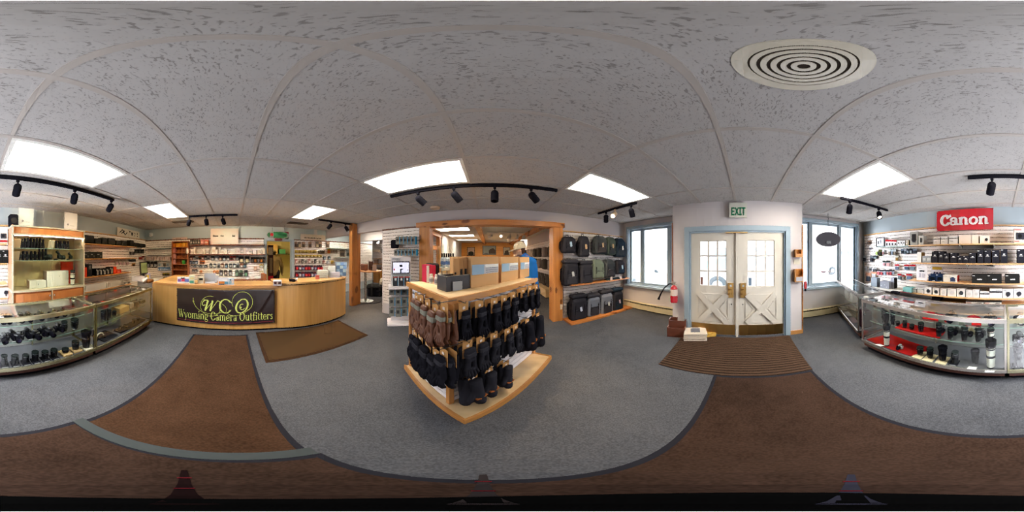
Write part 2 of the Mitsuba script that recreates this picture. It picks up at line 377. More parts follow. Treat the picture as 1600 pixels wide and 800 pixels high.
# ---------------------------------------------------------------- street wall: windows, doors, heaters
def bu(v0, v1, z0, z1, t0, t1, at=US):        # a box on the wall u = at, t metres into the room
    return bx(at - t1, at - t0, v0, v1, z0, z1)
def window(n, W, mullions, sash):
    w = tag(number('window_%d' % n), kind='structure'); a, b, c, d = W; t = .07
    obj('casing', [bu(a - .06, a, c - .06, d + .06, 0, .03), bu(b, b + .06, c - .06, d + .06, 0, .03), bu(a, b, d, d + .06, 0, .03)], TRIM, w)
    obj('jamb', [bu(a, a + .02, c, d, -.14, .0), bu(b - .02, b, c, d, -.14, .0), bu(a, b, d - .02, d, -.14, 0), bu(a, b, c, c + .02, -.14, 0)], TRIM, w)
    obj('sill', bu(a - .08, b + .08, c - .05, c, -.02, .09), TRIM, w)
    e = [a] + mullions + [b]
    for k, (p, q) in enumerate(zip(e[:-1], e[1:])):
        f = obj('sash', [bu(p, p + t, c, d, -.13, -.08), bu(q - t, q, c, d, -.13, -.08), bu(p, q, d - t, d, -.13, -.08), bu(p, q, c, c + t, -.13, -.08)], TRIM, w)
        obj('pane', bu(p + t, q - t, c + t, d - t, -.107, -.106), 'pane_glass', f)
    for m in mullions: obj('mullion', bu(m - .03, m + .03, c, d, -.15, -.06), TRIM, w)
window(1, W1, [1.87, 2.73], .05)
window(2, W2, [-2.42, -1.56], .05)
for a, b in ((1.42, 3.33), (-3.2, -1.10)):
    h = thing('baseboard_heater', 'cream baseboard heater on the carpet under the left window' if a > 0 else 'cream baseboard heater on the carpet under the right window, beside the angled glass case', 'heater', 'baseboard heaters')
    CR = mat('cfc0a0', 'gloss', 0.4)
    obj('cover', [bu(a, b, .03, .17, .0, .07), bu(a, b, .17, .215, .0, .03), bu(a, b, .205, .222, .0, .075)], CR, h)
    obj('vent_slot', bu(a + .05, b - .25, .172, .203, .03, .045), mat('3a3733'), h); obj('end_cap', bu(a, a + .22, .03, .222, .07, .078), CR, h)
obj('trim_1', [bu(DV1, DV1 + .09, 0, 2.06, 0, .02, UB), bu(DV0 - .09, DV0, 0, 2.06, 0, .02, UB), bu(DV0 - .09, DV1 + .09, DZ, 2.09, 0, .02, UB), bu(DV1 - .03, DV1, 0, DZ, -.14, .0, UB), bu(DV0, DV0 + .03, 0, DZ, -.14, 0, UB), bu(DV0, DV1, DZ - .03, DZ, -.14, 0, UB)], TRIM, kind='structure')
obj('trim_2', bx(UB - .012, UB + .02, BV0 - .012, BV0 + .005, 0, 2.13), 'pine', kind='structure')
obj('trim_3', bx(UB - .012, UB + .02, BV1 - .005, BV1 + .012, .9, 2.2), mat('8a5a4a'), kind='structure')
obj('baseboard_east', [bu(BV0, DV0 - .09, 0, .085, 0, .015, UB), bx(UB, US, BV0 - .015, BV0, 0, .085)], 'oak', kind='structure')
obj('baseboard_east', bu(DV1 + .09, BV1, 0, .085, 0, .015, UB), 'case_wood', kind='structure')
DOOR = mat('cbc2b5', 'gloss', 0.45)
def door(n, v0, v1, w0, w1, hinge, glass):
    d = tag(number('door_%d' % n), kind='structure'); z0, z1 = .03, DZ - .03; a, b = 1.0, 1.83; f, bk = -.02, -.065
    obj('leaf', [bu(v0, v1, z0, a, f, bk, UB), bu(v0, w0, a, z1, f, bk, UB), bu(w1, v1, a, z1, f, bk, UB), bu(w0, w1, b, z1, f, bk, UB)], DOOR, d)
    for k in range(3):
        for j in range(3):
            p0, p1 = w0 + (w1 - w0) * k / 3, w0 + (w1 - w0) * (k + 1) / 3; q0, q1 = a + (b - a) * j / 3, a + (b - a) * (j + 1) / 3
            obj('pane', bu(p0 + .012, p1 - .012, q0 + .012, q1 - .012, -.045, -.044, UB), 'pane_glass', d)
    mun = [bu(w0 + (w1 - w0) * k / 3 - .013, w0 + (w1 - w0) * k / 3 + .013, a, b, -.03, -.06, UB) for k in range(4)] + [bu(w0, w1, a + (b - a) * j / 3 - .013, a + (b - a) * j / 3 + .013, -.03, -.06, UB) for j in range(4)]
    for m in mun: obj('muntin', m, DOOR, d)
    c, h0, h1, w = (v0 + v1) / 2 + .0, .30, .86, (v1 - v0) * .31
    # crossbuck: raised cross boards and four moulded panels between them
    for s in (-1, 1):
        L = math.hypot(2 * w, h1 - h0); an = math.atan2(h1 - h0, 2 * w) * s
        m = grid_box((-L / 2, -.012, -.05), (L / 2, .012, .05), (8, 1, 1)); m = move(m, roll=an)
        m = move(m, (UB + .013, c, (h0 + h1) / 2), yaw=PI / 2)
        obj('cross_board', m, DOOR, d)
    mid = (h0 + h1) / 2
    for tri in ([(c - w * .75, h1), (c + w * .75, h1), (c, mid + .1)], [(c - w * .75, h0), (c + w * .75, h0), (c, mid - .1)], [(c - w - .02, mid - .2), (c - w - .02, mid + .2), (c - .13, mid)], [(c + w + .02, mid - .2), (c + w + .02, mid + .2), (c + .13, mid)]):
        p = Polygon(tri); ring = p.buffer(.008, join_style=2).difference(p.buffer(-.008, join_style=2))
        obj('moulding', move(prism(ring, .010), (UB + .022, 0, 0), yaw=PI / 2), DOOR, d)
    kz = obj('kick_plate', bu(v0 + .02, v1 - .02, .035, .255, -.02, -.012, UB), BRASS, d)
    hv = v0 + .09 if hinge > 0 else v1 - .09
    p = obj('handle_plate', bu(hv - .05, hv + .05, .80, 1.07, -.02, -.008, UB), BRASS, d)
    obj('thumb_latch', [bu(hv - .012, hv + .012, .86, .96, .03, .05, UB), bu(hv - .012, hv + .012, .86, .88, -.01, .05, UB), bu(hv - .012, hv + .012, .94, .96, -.01, .05, UB)], BRASS, p)
    obj('lock', move(lathe([(0, 0), (.02, 0), (.02, .015), (0, .015)], 12), (UB + .008, hv, 1.02), roll=-PI / 2), STEEL, p)
    obj('bolt_hole', move(lathe([(0, 0), (.012, 0), (.012, .006), (0, .006)], 10), (UB + .02, hv + (-.01 if hinge > 0 else .01), .67), roll=-PI / 2), BLACK, d)
    obj('sticker', bu(*glass, 1.02, 1.16, -.043, -.041, UB), mat('8a6f62') if n == 1 else mat('6f7f95'), d)
door(1, .165, .99, .33, .83, 1, (.77, .81))
door(2, -.69, .125, -.52, -.03, -1, (-.115, -.055))
obj('trim_4', bu(.125, .165, 0, DZ - .03, -.02, .0, UB), DOOR, kind='structure')
obj('trim_5', bu(-.04, .34, DZ - .045, DZ - .03, -.02, .02, UB), BRASS, kind='structure')

# exit sign
t = thing('exit_sign', 'white exit sign with green letters on the wall above the double doors', 'sign')
v0, z0 = on_u(1140, 341, UB); v1, z1 = on_u(1167, 318, UB)
obj('case', bu(v1, v0, z0, z1, 0, .05, UB), mat('c9c8bf'), t)
def text_u(s, h, v, z, t, at, width=None, bold=True):      # lettering that faces into the room from the street wall; v: its left edge as read
    m = meshkit.text_mesh(s, h, .004, bold); w = np.array(m.vertices)
    if width: w[:, 0] *= width / w[:, 0].max()
    return np.stack([at - t - w[:, 2], v - w[:, 0], z + w[:, 1]], 1), np.array(m.faces)
obj('lettering', text_u('EXIT', (z1 - z0) * .5, v0 - .03, z0 + (z1 - z0) * .16, .05, UB, (v0 - v1) * .82), mat('1d6a4a'), t)

# hanging oval sign in the right window
u, v, z = at_d(1294, 374, 3.7)
t = thing('hanging_sign', 'dark oval sign hanging from the ceiling in front of the right window', 'sign')
s = lathe([(0, -.03), (.24, -.03), (.25, -.02), (.25, .02), (.24, .03), (0, .03)], 40); s = (s[0] * [1.12, 0.66, 1], s[1])
obj('panel', move(move(s, pitch=PI / 2), (u, v, z), yaw=-math.atan2(u, v)), mat('30353c', 'gloss', .4), t)
obj('cord', [tube([(u, v, z + .15), (u, v, CZ)], .006, 5)], BLACK, t)
obj('mounting_plate', move(rbox(.1, .02, .06), (u - .03, v, z - .1), yaw=-math.atan2(u, v)), mat('8a929a'), t)

# wooden pockets, card and switch on the right of the doors
for k, (x0, x1, ya, yb, lab) in enumerate(((1241, 1251, 390, 402, 'small wooden wall pocket right of the doors, upper of the two'), (1240, 1253, 420, 440, 'larger wooden wall pocket holding leaflets right of the doors, lower of the two'))):
    t = thing('wall_pocket', lab, 'wall pocket', 'wooden wall pockets'); p, q = on_u(x0, yb, UB); r, s = on_u(x1, ya, UB)
    obj('box', [bu(r, p, q, q + .015, 0, .09, UB), bu(p - .012, p, q, s, 0, .09, UB), bu(r, r + .012, q, s, 0, .09, UB), bu(r, p, q, s, 0, .01, UB), bu(r, p, q, q + (s - q) * .45, .08, .09, UB)], 'oak_upright', t)
    if k: obj('leaflet', bu(r + .02, p - .02, q + .02, q + (s - q) * .4, .09, .095, UB), mat('a9adb0'), t)
p, q = on_u(1240, 413, UB); r, s = on_u(1250, 405, UB)
tag(obj('card', bu(r, p, q, s, 0, .008, UB), mat('cfc7b4')), 'pale card on the wall between the two wooden pockets', 'card')
u, v, z = at_d(1257, 447, 3.05)
t = thing('red_handset', 'small red and grey gadget hanging at the wall edge under the right window', 'gadget')
obj('body', move(rbox(.05, .05, .14, .012), (u + .03, v - .03, z - .06)), mat('a02a30', 'gloss'), t); obj('tip', move(rbox(.03, .03, .05, .008), (u + .03, v - .03, z - .11)), BLACK, t)

# fire extinguisher
u, v, z = UB - .09, BV1 - .07, 0
t = thing('fire_extinguisher', 'red fire extinguisher with black hose on the wall left of the doors', 'fire extinguisher')
z0 = on_u(1061, 471, UB)[1]; z1 = on_u(1061, 445, UB)[1]
obj('cylinder', move(lathe([(0, 0), (.062, 0), (.068, .02), (.068, (z1 - z0) * .8), (.05, (z1 - z0) * .93), (.02, z1 - z0), (0, z1 - z0)], 20), (u, v, z0)), mat('b3202a', 'gloss', .25), t, True)
obj('label', move(lathe([(.0695, (z1 - z0) * .42), (.0695, (z1 - z0) * .78)], 20), (u, v, z0)), mat('d8c9bd'), t, True)
obj('valve', [move(rbox(.05, .03, .05, .008), (u, v, z1)), move(rbox(.03, .1, .012), (u, v + .01, z1 + .05)), move(rbox(.03, .1, .012), (u, v + .01, z1 + .025), pitch=.3)], mat('b8aaa2', 'metal', .3), t)
obj('hose', tube([(u, v + .02, z1 + .03), (u - .01, v + .10, z1 + .02), (u - .02, v + .19, z1 - .06), (u - .02, v + .26, z1 - .17), (u - .02, v + .30, z1 - .25)], [.011, .011, .012, .013, .018], 8), BLACK, t, True)
obj('nozzle', tube([(u - .02, v + .30, z1 - .25), (u - .02, v + .325, z1 - .31)], [.018, .024], 8), BLACK, t, True)

# brochure rack and newspapers on the floor by the doors
t = thing('wooden_rack', 'dark wooden two-tier brochure rack on the carpet left of the doors', 'rack')
R = 'case_wood'; m = []
for s in (-1, 1): m += [move(grid_box((-.008, 0, 0), (.008, .14, .21), (1, 1, 1)), (s * .15, -.14, 0)), move(grid_box((-.008, 0, 0), (.008, .15, .32), (1, 1, 1)), (s * .15, 0, 0))]
m += [move(rbox(.3, .012, .2), (0, -.13, 0)), move(rbox(.3, .012, .30), (0, .0, 0)), move(rbox(.3, .012, .32), (0, .14, 0)), rbox(.3, .28, .015)]
ru, rv = on_z(1063, 522)
obj('frame', move(join(*m), (ru - .03, rv + .05, 0), yaw=-PI / 2 + .25), R, t)
nu, nv = on_z(1086, 528)
t = thing('newspaper_stack', 'stack of folded newspapers on the floor mat by the doors', 'newspapers')
rng = random.Random(4)
for k in range(11):
    obj('newspaper', move(rbox(.30, .38, .0125), (nu + rng.uniform(-.01, .01), nv + rng.uniform(-.01, .01), .016 + k * .013), yaw=.32 + rng.uniform(-.04, .04)), mat(('cfc4b2', 'd9cfbf', 'c4b8a5')[k % 3]), t)
obj('front_photo', move(rbox(.18, .16, .002), (nu + .02, nv, .160), yaw=.32), mat('6f7077'), t)
tag(obj('yellow_papers', [move(rbox(.30, .36, .03), (nu + .17, nv - .12, .016), yaw=.5), move(rbox(.28, .34, .025), (nu + .18, nv - .13, .047), yaw=.55)], mat('bf9a4a')), 'flat stack of yellow papers behind the newspapers at the door', 'papers')

# ---------------------------------------------------------------- the street outside
SNOW = mat('f2f2f2')
lay('street', sbox(US + .2, -45, 45, 45), -.12, SNOW, kind='structure')
def facade(name, u, v0, v1, h, c, lab, nwin, wz=(.9, 2.4)):
    t = thing(name, lab, 'building', 'buildings across the street')
    obj('front', bx(u, u + 3, v0, v1, -.12, h), mat(c), t)
    w = (v1 - v0) / nwin
    for k in range(nwin):
        f = obj('window', bx(u - .06, u, v0 + k * w + w * .15, v0 + (k + 1) * w - w * .15, *wz), mat('9aa3ab'), t); obj('window_frame', bx(u - .1, u - .06, v0 + k * w + w * .15, v0 + (k + 1) * w - w * .15, wz[1] - .12, wz[1]), SNOW, f)
    obj('cornice', bx(u - .3, u, v0, v1, h - .5, h), SNOW, t)
facade('building', 20, 7.5, 26, 6.5, 'ecebe8', 'pale building seen across the street through the left window', 5)
facade('building', 22, -5, 7, 7, 'f2f1ee', 'white building seen across the street through the door panes', 4)
facade('building', 19, -24, -5.5, 6, 'e4dfd8', 'low pale shop front seen across the street through the right window', 7, (1.6, 2.3))
PARTS = {}
def vehicle(lab, cat, u, v, L, H, c, yaw, pickup=False, wheel=.36, glass='8fa3b5'):
    t = thing(cat, lab, 'vehicle', 'vehicles parked outside'); w = 1.8
    if cat == 'van': out = [(0, .35), (L, .35), (L, 1.05), (L - .55, 1.15), (L - 1.25, H), (.12, H), (0, 1.2)]
    elif pickup: out = [(0, .4), (L, .4), (L, 1.0), (L - 1.2, 1.1), (L - 1.9, H), (L - 3.2, H), (L - 3.4, 1.1), (0, 1.1)]
    else: out = [(0, .35), (L, .35), (L, .85), (L - 1.1, 1.0), (L - 1.7, H), (.7, H), (.15, 1.05), (0, .9)]
    p = Polygon(out).buffer(-.08).buffer(.08)
    M = lambda m: move(cut_fine(m, .5), (u, v, -.12), yaw=yaw)
    obj('body', M(move(prism(p, w), (-L / 2, -w / 2, 0))), mat(c, 'gloss', .2), t)
    g = Polygon([(.35, 1.12), (L - 1.25, 1.12), (L - 1.75, H - .1), (.5, H - .1)]) if not pickup else Polygon([(L - 3.2, 1.12), (L - 1.35, 1.12), (L - 1.95, H - .1), (L - 3.1, H - .1)])
    obj('side_glass', M(move(prism(g, w + .02), (-L / 2, -w / 2 - .01, 0))), mat(glass, 'gloss', .1), t)
    for x in (.85, L - .9):
        for s in (-1, 1):
            k = obj('wheel', M(move(move(lathe([(0, -.11), (wheel * .7, -.11), (wheel, -.08), (wheel, .08), (wheel * .7, .11), (0, .11)], 20), pitch=PI / 2), (x - L / 2, s * (w / 2 - .08), wheel))), mat('56606a'), t)
            obj('hub', M(move(move(lathe([(0, -.12), (wheel * .55, -.12), (wheel * .55, .12), (0, .12)], 14), pitch=PI / 2), (x - L / 2, s * (w / 2 - .07), wheel))), mat('9fb0bd'), k)
    return t
vehicle('white van parked close outside the double doors, its wheel behind the left door', 'van', 7.6, -.45, 4.9, 2.1, 'f4f4f4', -PI / 2, wheel=.42)
vehicle('silver car parked outside the left casement of the left window', 'car', 8.6, 8.1, 4.4, 1.45, 'c9d2d8', -PI / 2)
vehicle('white pickup parked further away behind the left window', 'pickup_truck', 10.5, 4.2, 5.2, 1.75, 'f0f0f0', -PI / 2, True)
vehicle('white estate car with blue windows behind the oval sign of the right window', 'car', 13.5, -6.0, 4.6, 1.75, 'eeeeee', PI / 2, glass='7f98b5')
tag(obj('planter_box', bx(6.3, 6.7, 2.9, 5.0, -.12, .75), mat('c9b4a2')), 'tan concrete planter outside under the left window', 'planter')

# ---------------------------------------------------------------- the pine opening and the rooms behind it
BZ, BN = 2.65, 13.4
def post(name, lab, u0, u1, v0, v1, z0, z1, m='pine'):
    return tag(obj(name, bx(u0, u1, v0, v1, z0, z1), m), lab, 'post')
p = thing('pine_door_frame', 'wide knotty pine frame of the opening into the back room', 'frame')
obj('post', bx(-1.53, -1.28, VN - .06, VN + .18, 0, 2.20), 'pine', p); obj('post', bx(1.38, 1.62, VN - .06, VN + .18, 0, 2.20), 'pine', p)
obj('header', bx(-1.6, 1.66, VN - .08, VN + .2, 2.20, 2.31), 'pine_beam', p)
obj('outlet', bx(1.55, 1.60, VN - .075, VN - .06, .30, .42), mat('d8c9a8'), p)
t = thing('pine_post', 'free-standing square pine post right of the counter', 'post')
obj('front_timber', bx(-3.76, -3.62, 3.24, 3.44, 0, 2.54), 'pine', t); obj('rear_timber', bx(-3.80, -3.66, 3.455, 3.62, 0, 2.245), 'pine', t)
lay('ceiling_rear', sbox(-8, VN + .1, 3.8, BN), BZ, mat('d9d4ca'), kind='structure')
wall('wall_rear_north', [(-2.4, 3.8, BN, BN + .15, 0, BZ + .2)], 'pine_wall'); wall('wall_rear_east', [(US, US + .15, VN + .16, BN, 0, BZ + .2)], WARM)
wall('wall_rear_west', [(-7.6, -7.45, 2.9, 7.9, 0, BZ + .2), (-7.5, UW, 2.9, 3.05, 0, BZ + .2)], WARM); wall('wall_rear_gallery', [(-7.6, -2.4, 7.8, 7.95, 0, BZ + .2)], WARM)
wall('wall_rear_partition', [(-2.45, -2.30, 7.7, BN, 0, BZ)], WARM)
for k in range(12):
    z = 1.0 + k * .135
    obj('plank', bx(-2.3, 2.4, BN - .02, BN, z, z + .127), 'pine_wall', 'wall_rear_north')
slats('wall_rear_gallery', 'v', 7.8, -7.4, -2.5, .4, 2.3, -1, pitch=.11)
wall('wall_rear_display', [(2.42, 2.55, 5.2, BN, 0, BZ)], WARM)
slats('wall_rear_display', 'u', 2.42, 5.3, BN - .1, .9, 2.2, -1, pitch=.11)
for lab, c in (('long pine ceiling beam of the back room, left of the two', -.38), ('long pine ceiling beam of the back room, right of the two', 1.78)):
    tag(obj('ceiling_beam', bx(c - .09, c + .09, 4.6, BN - .03, BZ - .16, BZ - .005), 'pine_beam'), lab, 'beam')
t = thing('pine_partition', 'open pine framework dividing the back room behind the left post of the opening', 'partition')
obj('top_beam', bx(-2.5, -2.3, 4.4, 7.6, 2.45, BZ - .01), 'pine_beam', t); obj('rail', bx(-2.48, -2.34, 4.4, 7.6, 1.82, 2.0), 'pine_beam', t)
for v in (5.2, 6.3, 7.4): obj('post', bx(-2.5, -2.32, v, v + .16, 0, 2.45), 'pine', t)
obj('low_rail', bx(-2.48, -2.34, 4.4, 7.6, .9, 1.02), 'pine_beam', t)
tag(obj('beam_soffit', bx(-7.4, -2.5, 5.15, 5.35, 2.2, BZ - .01), WARM), 'pale boxed ceiling beam in the side room behind the pine post', 'beam')
for u0, v0, lab in ((-2.05, 6.0, 'nearest of the three ceiling lights in a line in the back room'), (-2.05, 8.1, 'middle of the three ceiling lights in a line in the back room'), (-2.05, 10.4, 'farthest of the three ceiling lights in a line in the back room'), (2.0, 10.3, 'ceiling light of the back room behind the right pine beam'), (4.6, 6.2, 'ceiling light of the back room hidden right of the opening'), (-6.0, 6.0, 'ceiling light of the side room behind the soffit'), (-5.0, 3.95, 'unseen ceiling light added to brighten the side room behind the pine post')):  # the last one is an unseen lamp added to brighten the side room
    if u0 > 4 : continue
    t = thing('rear_ceiling_light', lab, 'ceiling light'); u1, v1 = u0 + 1.25, v0 + .7
    obj('housing', bx(u0 - .03, u1 + .03, v0 - .03, v1 + .03, BZ - .03, BZ - .002), WHITE, t)
    key = number(t + '__diffuser'); mm = sheet(sbox(u0, v0, u1, v1), BZ - .034); w = np.asarray(mm[0]); f = mm[1]; nn = np.cross(w[f[:, 1]] - w[f[:, 0]], w[f[:, 2]] - w[f[:, 0]]); f[nn[:, 2] > 0] = f[nn[:, 2] > 0][:, ::-1]
    scene[key] = mikit.ply((w, f), DIFF, emitter=dict(type='area', radiance={'type': 'rgb', 'value': list(LAMP)}))

def can(lab, u, v, aim, z=CZ - .045, r=.05, L=.17, m=None, hang=.09, lit=False, group='black track spotlights', power=1.0):
    """A track spotlight: adapter, stem and a round-backed can turned towards the point aim; lit ones shine."""
    t = thing('track_spotlight', lab, 'spotlight', group); m = m or BLACK
    c = np.array([u, v, z - hang]); a = np.array(aim, float) - c; a /= np.linalg.norm(a)
    obj('adapter', move(rbox(.035, .035, .035), (u, v, z - .035)), m, t); obj('stem', tube([(u, v, z - .03), c], .008, 6), m, t)
    prof = [(0, -.03)] + [(r * math.sin(x), -.03 + (r + .0) * (1 - math.cos(x)) * .9) for x in np.linspace(.3, PI / 2, 5)] + [(r, L - .03), (r * .88, L - .03), (r * .85, L - .07), (0, L - .07)]
    y = np.cross(a, [0, 0, 1.0]); y /= np.linalg.norm(y); x = np.cross(y, a); R = np.stack([x, y, a], 1)
    P, F = lathe(prof, 16); obj('shade', (P @ R.T + c, F), m, t, True)
    if lit:
        P, F = lathe([(0, L - .045), (r * .8, L - .045)], 14); P = P @ R.T + c; q = fan(P); nn = np.cross(q[F[:, 1]] - q[F[:, 0]], q[F[:, 2]] - q[F[:, 0]])
        key = number(t + '__lamp'); s = fan([c + a * L, c + a * (L + .5)]); ax = s[1] - s[0]; fl = nn @ ax < 0; F[fl] = F[fl][:, ::-1]
        scene[key] = mikit.ply((q, F), DIFF, emitter=dict(type='area', radiance={'type': 'rgb', 'value': [26 * power, 22 * power, 15 * power]}))
    if power and lit is not None:
        s = fan([c + a * (L + .02), c + a * (L + 1.0)])
        scene['spot_light_%03d' % len(scene)] = dict(type='spot', to_world=T().look_at(origin=s[0].tolist(), target=s[1].tolist(), up=[.1, .2, 1]), intensity={'type': 'rgb', 'value': [x * power for x in SPOT]}, cutoff_angle=38.0, beam_width=14.0)
    return t
def track(lab, p, q, z=CZ):
    p, q = np.array(p), np.array(q); m = long_box(p, q, .018, z - .045, z - .006)
    return m
TRACKS = []
def rail(lab, p, q, edge=0, m=None):
    tag(obj('lighting_track', long_box(p, q, .034, CZ - .045, CZ - .006), m or BLACK, smooth=True, edge=edge), lab, 'lighting track')
rail('black lighting track along the ceiling above the glass cases, across the panorama seam', (-2.03, -1.83), (.38, -1.83), 2)
rail('long curved black lighting track in front of the pine opening', (-1.45, 2.1), (.93, 2.1))
rail('black lighting track in front of the backpack wall', (2.27, 1.79), (2.27, 2.87)); rail('short black lighting track before the right window', (2.18, -1.45), (2.18, -2.6))
rail('black lighting track above the left end of the counter', (-3.8, -1.06), (-3.8, .1)); rail('black lighting track above the right end of the counter, beside the pine post', (-3.72, 2.15), (-3.72, 3.3))
def head(x, v=None, u=None):
    b = bearing(x); return (v * math.tan(b), v) if v else (u, u / math.tan(b))
for k, (x, y, aim) in enumerate(((28, 293, (-.5, -3.2, 1.5)), (117, 305, (-1.9, -3.2, 1.6)), (174, 322, (-2.6, -3.2, 1.7)), (1550, 290, (.5, -3.2, 1.3)))):
    u, v = head(x, v=-1.83); can('black track spotlight above the %s' % ('tall cabinet, leftmost in the photo', 'tall cabinet, second from the left edge', 'left wall shelves, third on its track', 'black lens boxes, under the right end of its track')[k], u, v, aim, power=(.5, .5, .5, .5)[k])
for k, (x, aim) in enumerate(((653, (-.35, 2.7, 1.7)), (709, (.1, 2.6, 1.7)), (773, (.05, 1.9, 1.0)), (830, (1.5, 2.7, 1.7)))):
    u, v = head(x, v=2.1); can('%s black spotlight from the left on the track before the pine opening' % ORD[k], u, v, aim, power=.45)
for k, (x, aim, lit) in enumerate(((947, (2.9, 3.35, 1.1), False), (961, (1.2, 1.9, 1.6), True), (986, (3.0, 2.0, .9), False))):
    u, v = head(x, u=2.27); can(('black spotlight at the left end of the track before the backpack wall', 'lit spotlight facing the room on the track before the backpack wall', 'black spotlight at the right end of the track before the backpack wall')[k], u, v, aim, lit=lit, m=mat('cdb49a', 'gloss') if lit else None, power=.5)
for k, (x, aim, lit) in enumerate(((1328, (3.0, -2.0, 1.2), False), (1373, (1.6, -2.0, 1.4), True))):
    u, v = head(x, u=2.18); can(('black spotlight nearer the right window on the short track', 'lit black spotlight on the short track beside the red sign wall')[k], u, v, aim, lit=lit, power=.3)
for k, (x, aim) in enumerate(((296, (-4.6, -1.5, 1.8)), (322, (-5.2, -.6, 1.4)), (348, (-5.3, .1, 1.5)))):
    u, v = head(x, u=-3.8); can('%s of the three black spotlights over the left end of the counter' % ORD[k], u, v, aim, power=1.4)
for k, (x, aim, lit) in enumerate(((517, (-5.2, 2.4, 1.5), False), (540, (-3.2, 3.6, 1.2), True))):
    u, v = head(x, u=-3.72); can(('dark spotlight over the right end of the counter', 'lit spotlight beside the pine post')[k], u, v, aim, lit=lit, power=1.3)
# white spots and ceiling fan of the back room
tag(obj('lighting_track', long_box((-.1, 7.3), (1.6, 7.3), .03, BZ - .05, BZ - .005), WHITE), 'white lighting track on the ceiling of the back room', 'lighting track')
for k, (x, aim, lit) in enumerate(((768, (-.8, 8, 1.9), True), (784, (.2, 6, 2.0), True), (797, (.6, 9, 1), False), (809, (1, 9, 1), False), (819, (1.4, 9, 1), False))):
    u, v = head(x, v=7.3); can('%s white spotlight from the left in the back room' % ORD[k], u, v, aim, z=BZ - .05, r=.07, L=.2, m=WHITE, hang=.12, lit=lit, group='white spotlights of the back room', power=1.3)
for k, (x, v, aim) in enumerate(((594, 4.6, (-3, 2.5, 1.6)), (592, 6.6, (-4.6, 3.5, 1.4)))):
    u, v = head(x, v=v); can(('glowing white spotlight under the first soffit of the side room', 'glowing white spotlight deeper in the side room')[k], u, v, aim, z=(BZ - .02, 2.35)[k], m=WHITE, lit=True, r=.06, group='white spotlights of the side room', power=2.6)
u, v = head(793, v=9.0); t = thing('ceiling_fan', 'white ceiling fan in the back room', 'ceiling fan')
obj('motor', move(lathe([(0, 0), (.1, .02), (.14, .08), (.1, .16), (.03, .18), (.03, .3), (0, .3)], 16), (u, v, BZ - .32)), WHITE, t, True)
for k in range(5): obj('blade', move(move(rbox(.6, .13, .012), (.42, 0, 0)), (u, v, BZ - .24), yaw=k * 2 * PI / 5 + .5), WHITE, t)

# pictures and ledge on the far pine wall
def picture(x0, x1, y0, y1, v, lab, frame, paper, shapes, name='framed_picture'):
    t = thing(name, lab, 'picture'); u0, z0 = on_v(x0, y1, v); u1, z1 = on_v(x1, y0, v); w, h = u1 - u0, z1 - z0
    obj('frame', bx(u0, u1, v - .04, v - .01, z0, z1), frame, t); obj('print', bx(u0 + w * .06, u1 - w * .06, v - .046, v - .04, z0 + h * .06, z1 - h * .06), paper, t)
    for k, (pts, c) in enumerate(shapes):
        obj('print_shape', move(prism(Polygon([(u0 + a * w, z0 + b * h) for a, b in pts]).buffer(.02), .006), (0, v - .053, 0)), mat(c), t)
picture(730, 742, 386, 400, BN - .02, 'small framed print on the far pine wall of the back room', mat('6b4a30'), mat('c9a99a'), [([(.15, .1), (.85, .1), (.8, .4), (.55, .5), (.2, .38)], '33302e')])
picture(754, 775, 384, 398, BN - .02, 'grey wide picture on the far pine wall of the back room', mat('6f6f6c'), mat('9b9c9a'), [([(.5, .12), (.92, .12), (.95, .45), (.8, .68), (.6, .62), (.48, .4)], '5c5048'), ([(.1, .08), (.45, .08), (.3, .2)], '77777a')])
picture(786, 797, 386, 399, BN - .02, 'pale print behind the cap of the person in blue', mat('8a6a48'), mat('bcae9f'), [([(.2, .1), (.8, .1), (.7, .6), (.3, .5)], '55504c')])
tag(obj('wall_ledge', bx(-2.2, 2.3, BN - .3, BN - .03, 1.42, 1.47), 'pale_board'), 'long pale ledge under the pictures of the far pine wall', 'ledge')
tag(obj('rear_counter', bx(-1.9, 1.7, 9.3, 10.2, 0, 1.38), 'pale_board'), 'pale wooden counter at the back of the rear room', 'counter')
# goods on the right wall of the back room
rng = random.Random(11)
for k in range(16):
    v = 5.7 + (k % 8) * .7; z = (1.75, 1.25)[k // 8]
    t = tag(obj('hanging_bag', move(rbox(.2, .3, .42, .05), (2.26, v, z - .25)), mat(rng.choice(['1d1d20', '2a2a2d', '3d3a36', '524a44', '8c8279']))), 'dark bag hanging %s in the %s row on the right wall of the back room' % (ORD[k % 8], ('upper', 'lower')[k // 8]), 'bag', 'bags on the right wall of the back room')
t = thing('display_bench', 'pale wooden display bench with framed panels under the bags of the back room', 'bench')
obj('bench_body', bx(1.95, 2.4, 5.4, 10, .05, .35), 'pale_board', t)
for k in range(3): obj('framed_panel', move(rbox(.04, .35, .5), (2.2, 5.8 + k * .5, .36), roll=.15), mat('4c463f'), t)
t = thing('round_mirror_board', 'pale board with an oval mirror leaning by the right post of the opening', 'board')
obj('panel', bx(2.28, 2.33, 4.35, 5.25, .35, 1.25), 'pale_board', t); s = lathe([(0, 0), (.22, 0), (.22, .02), (0, .02)], 24); obj('mirror', move((s[0] * [1, 1.4, 1], s[1]), (2.275, 4.8, .78), roll=-PI / 2), mat('cfc9be', 'gloss', .1), t)

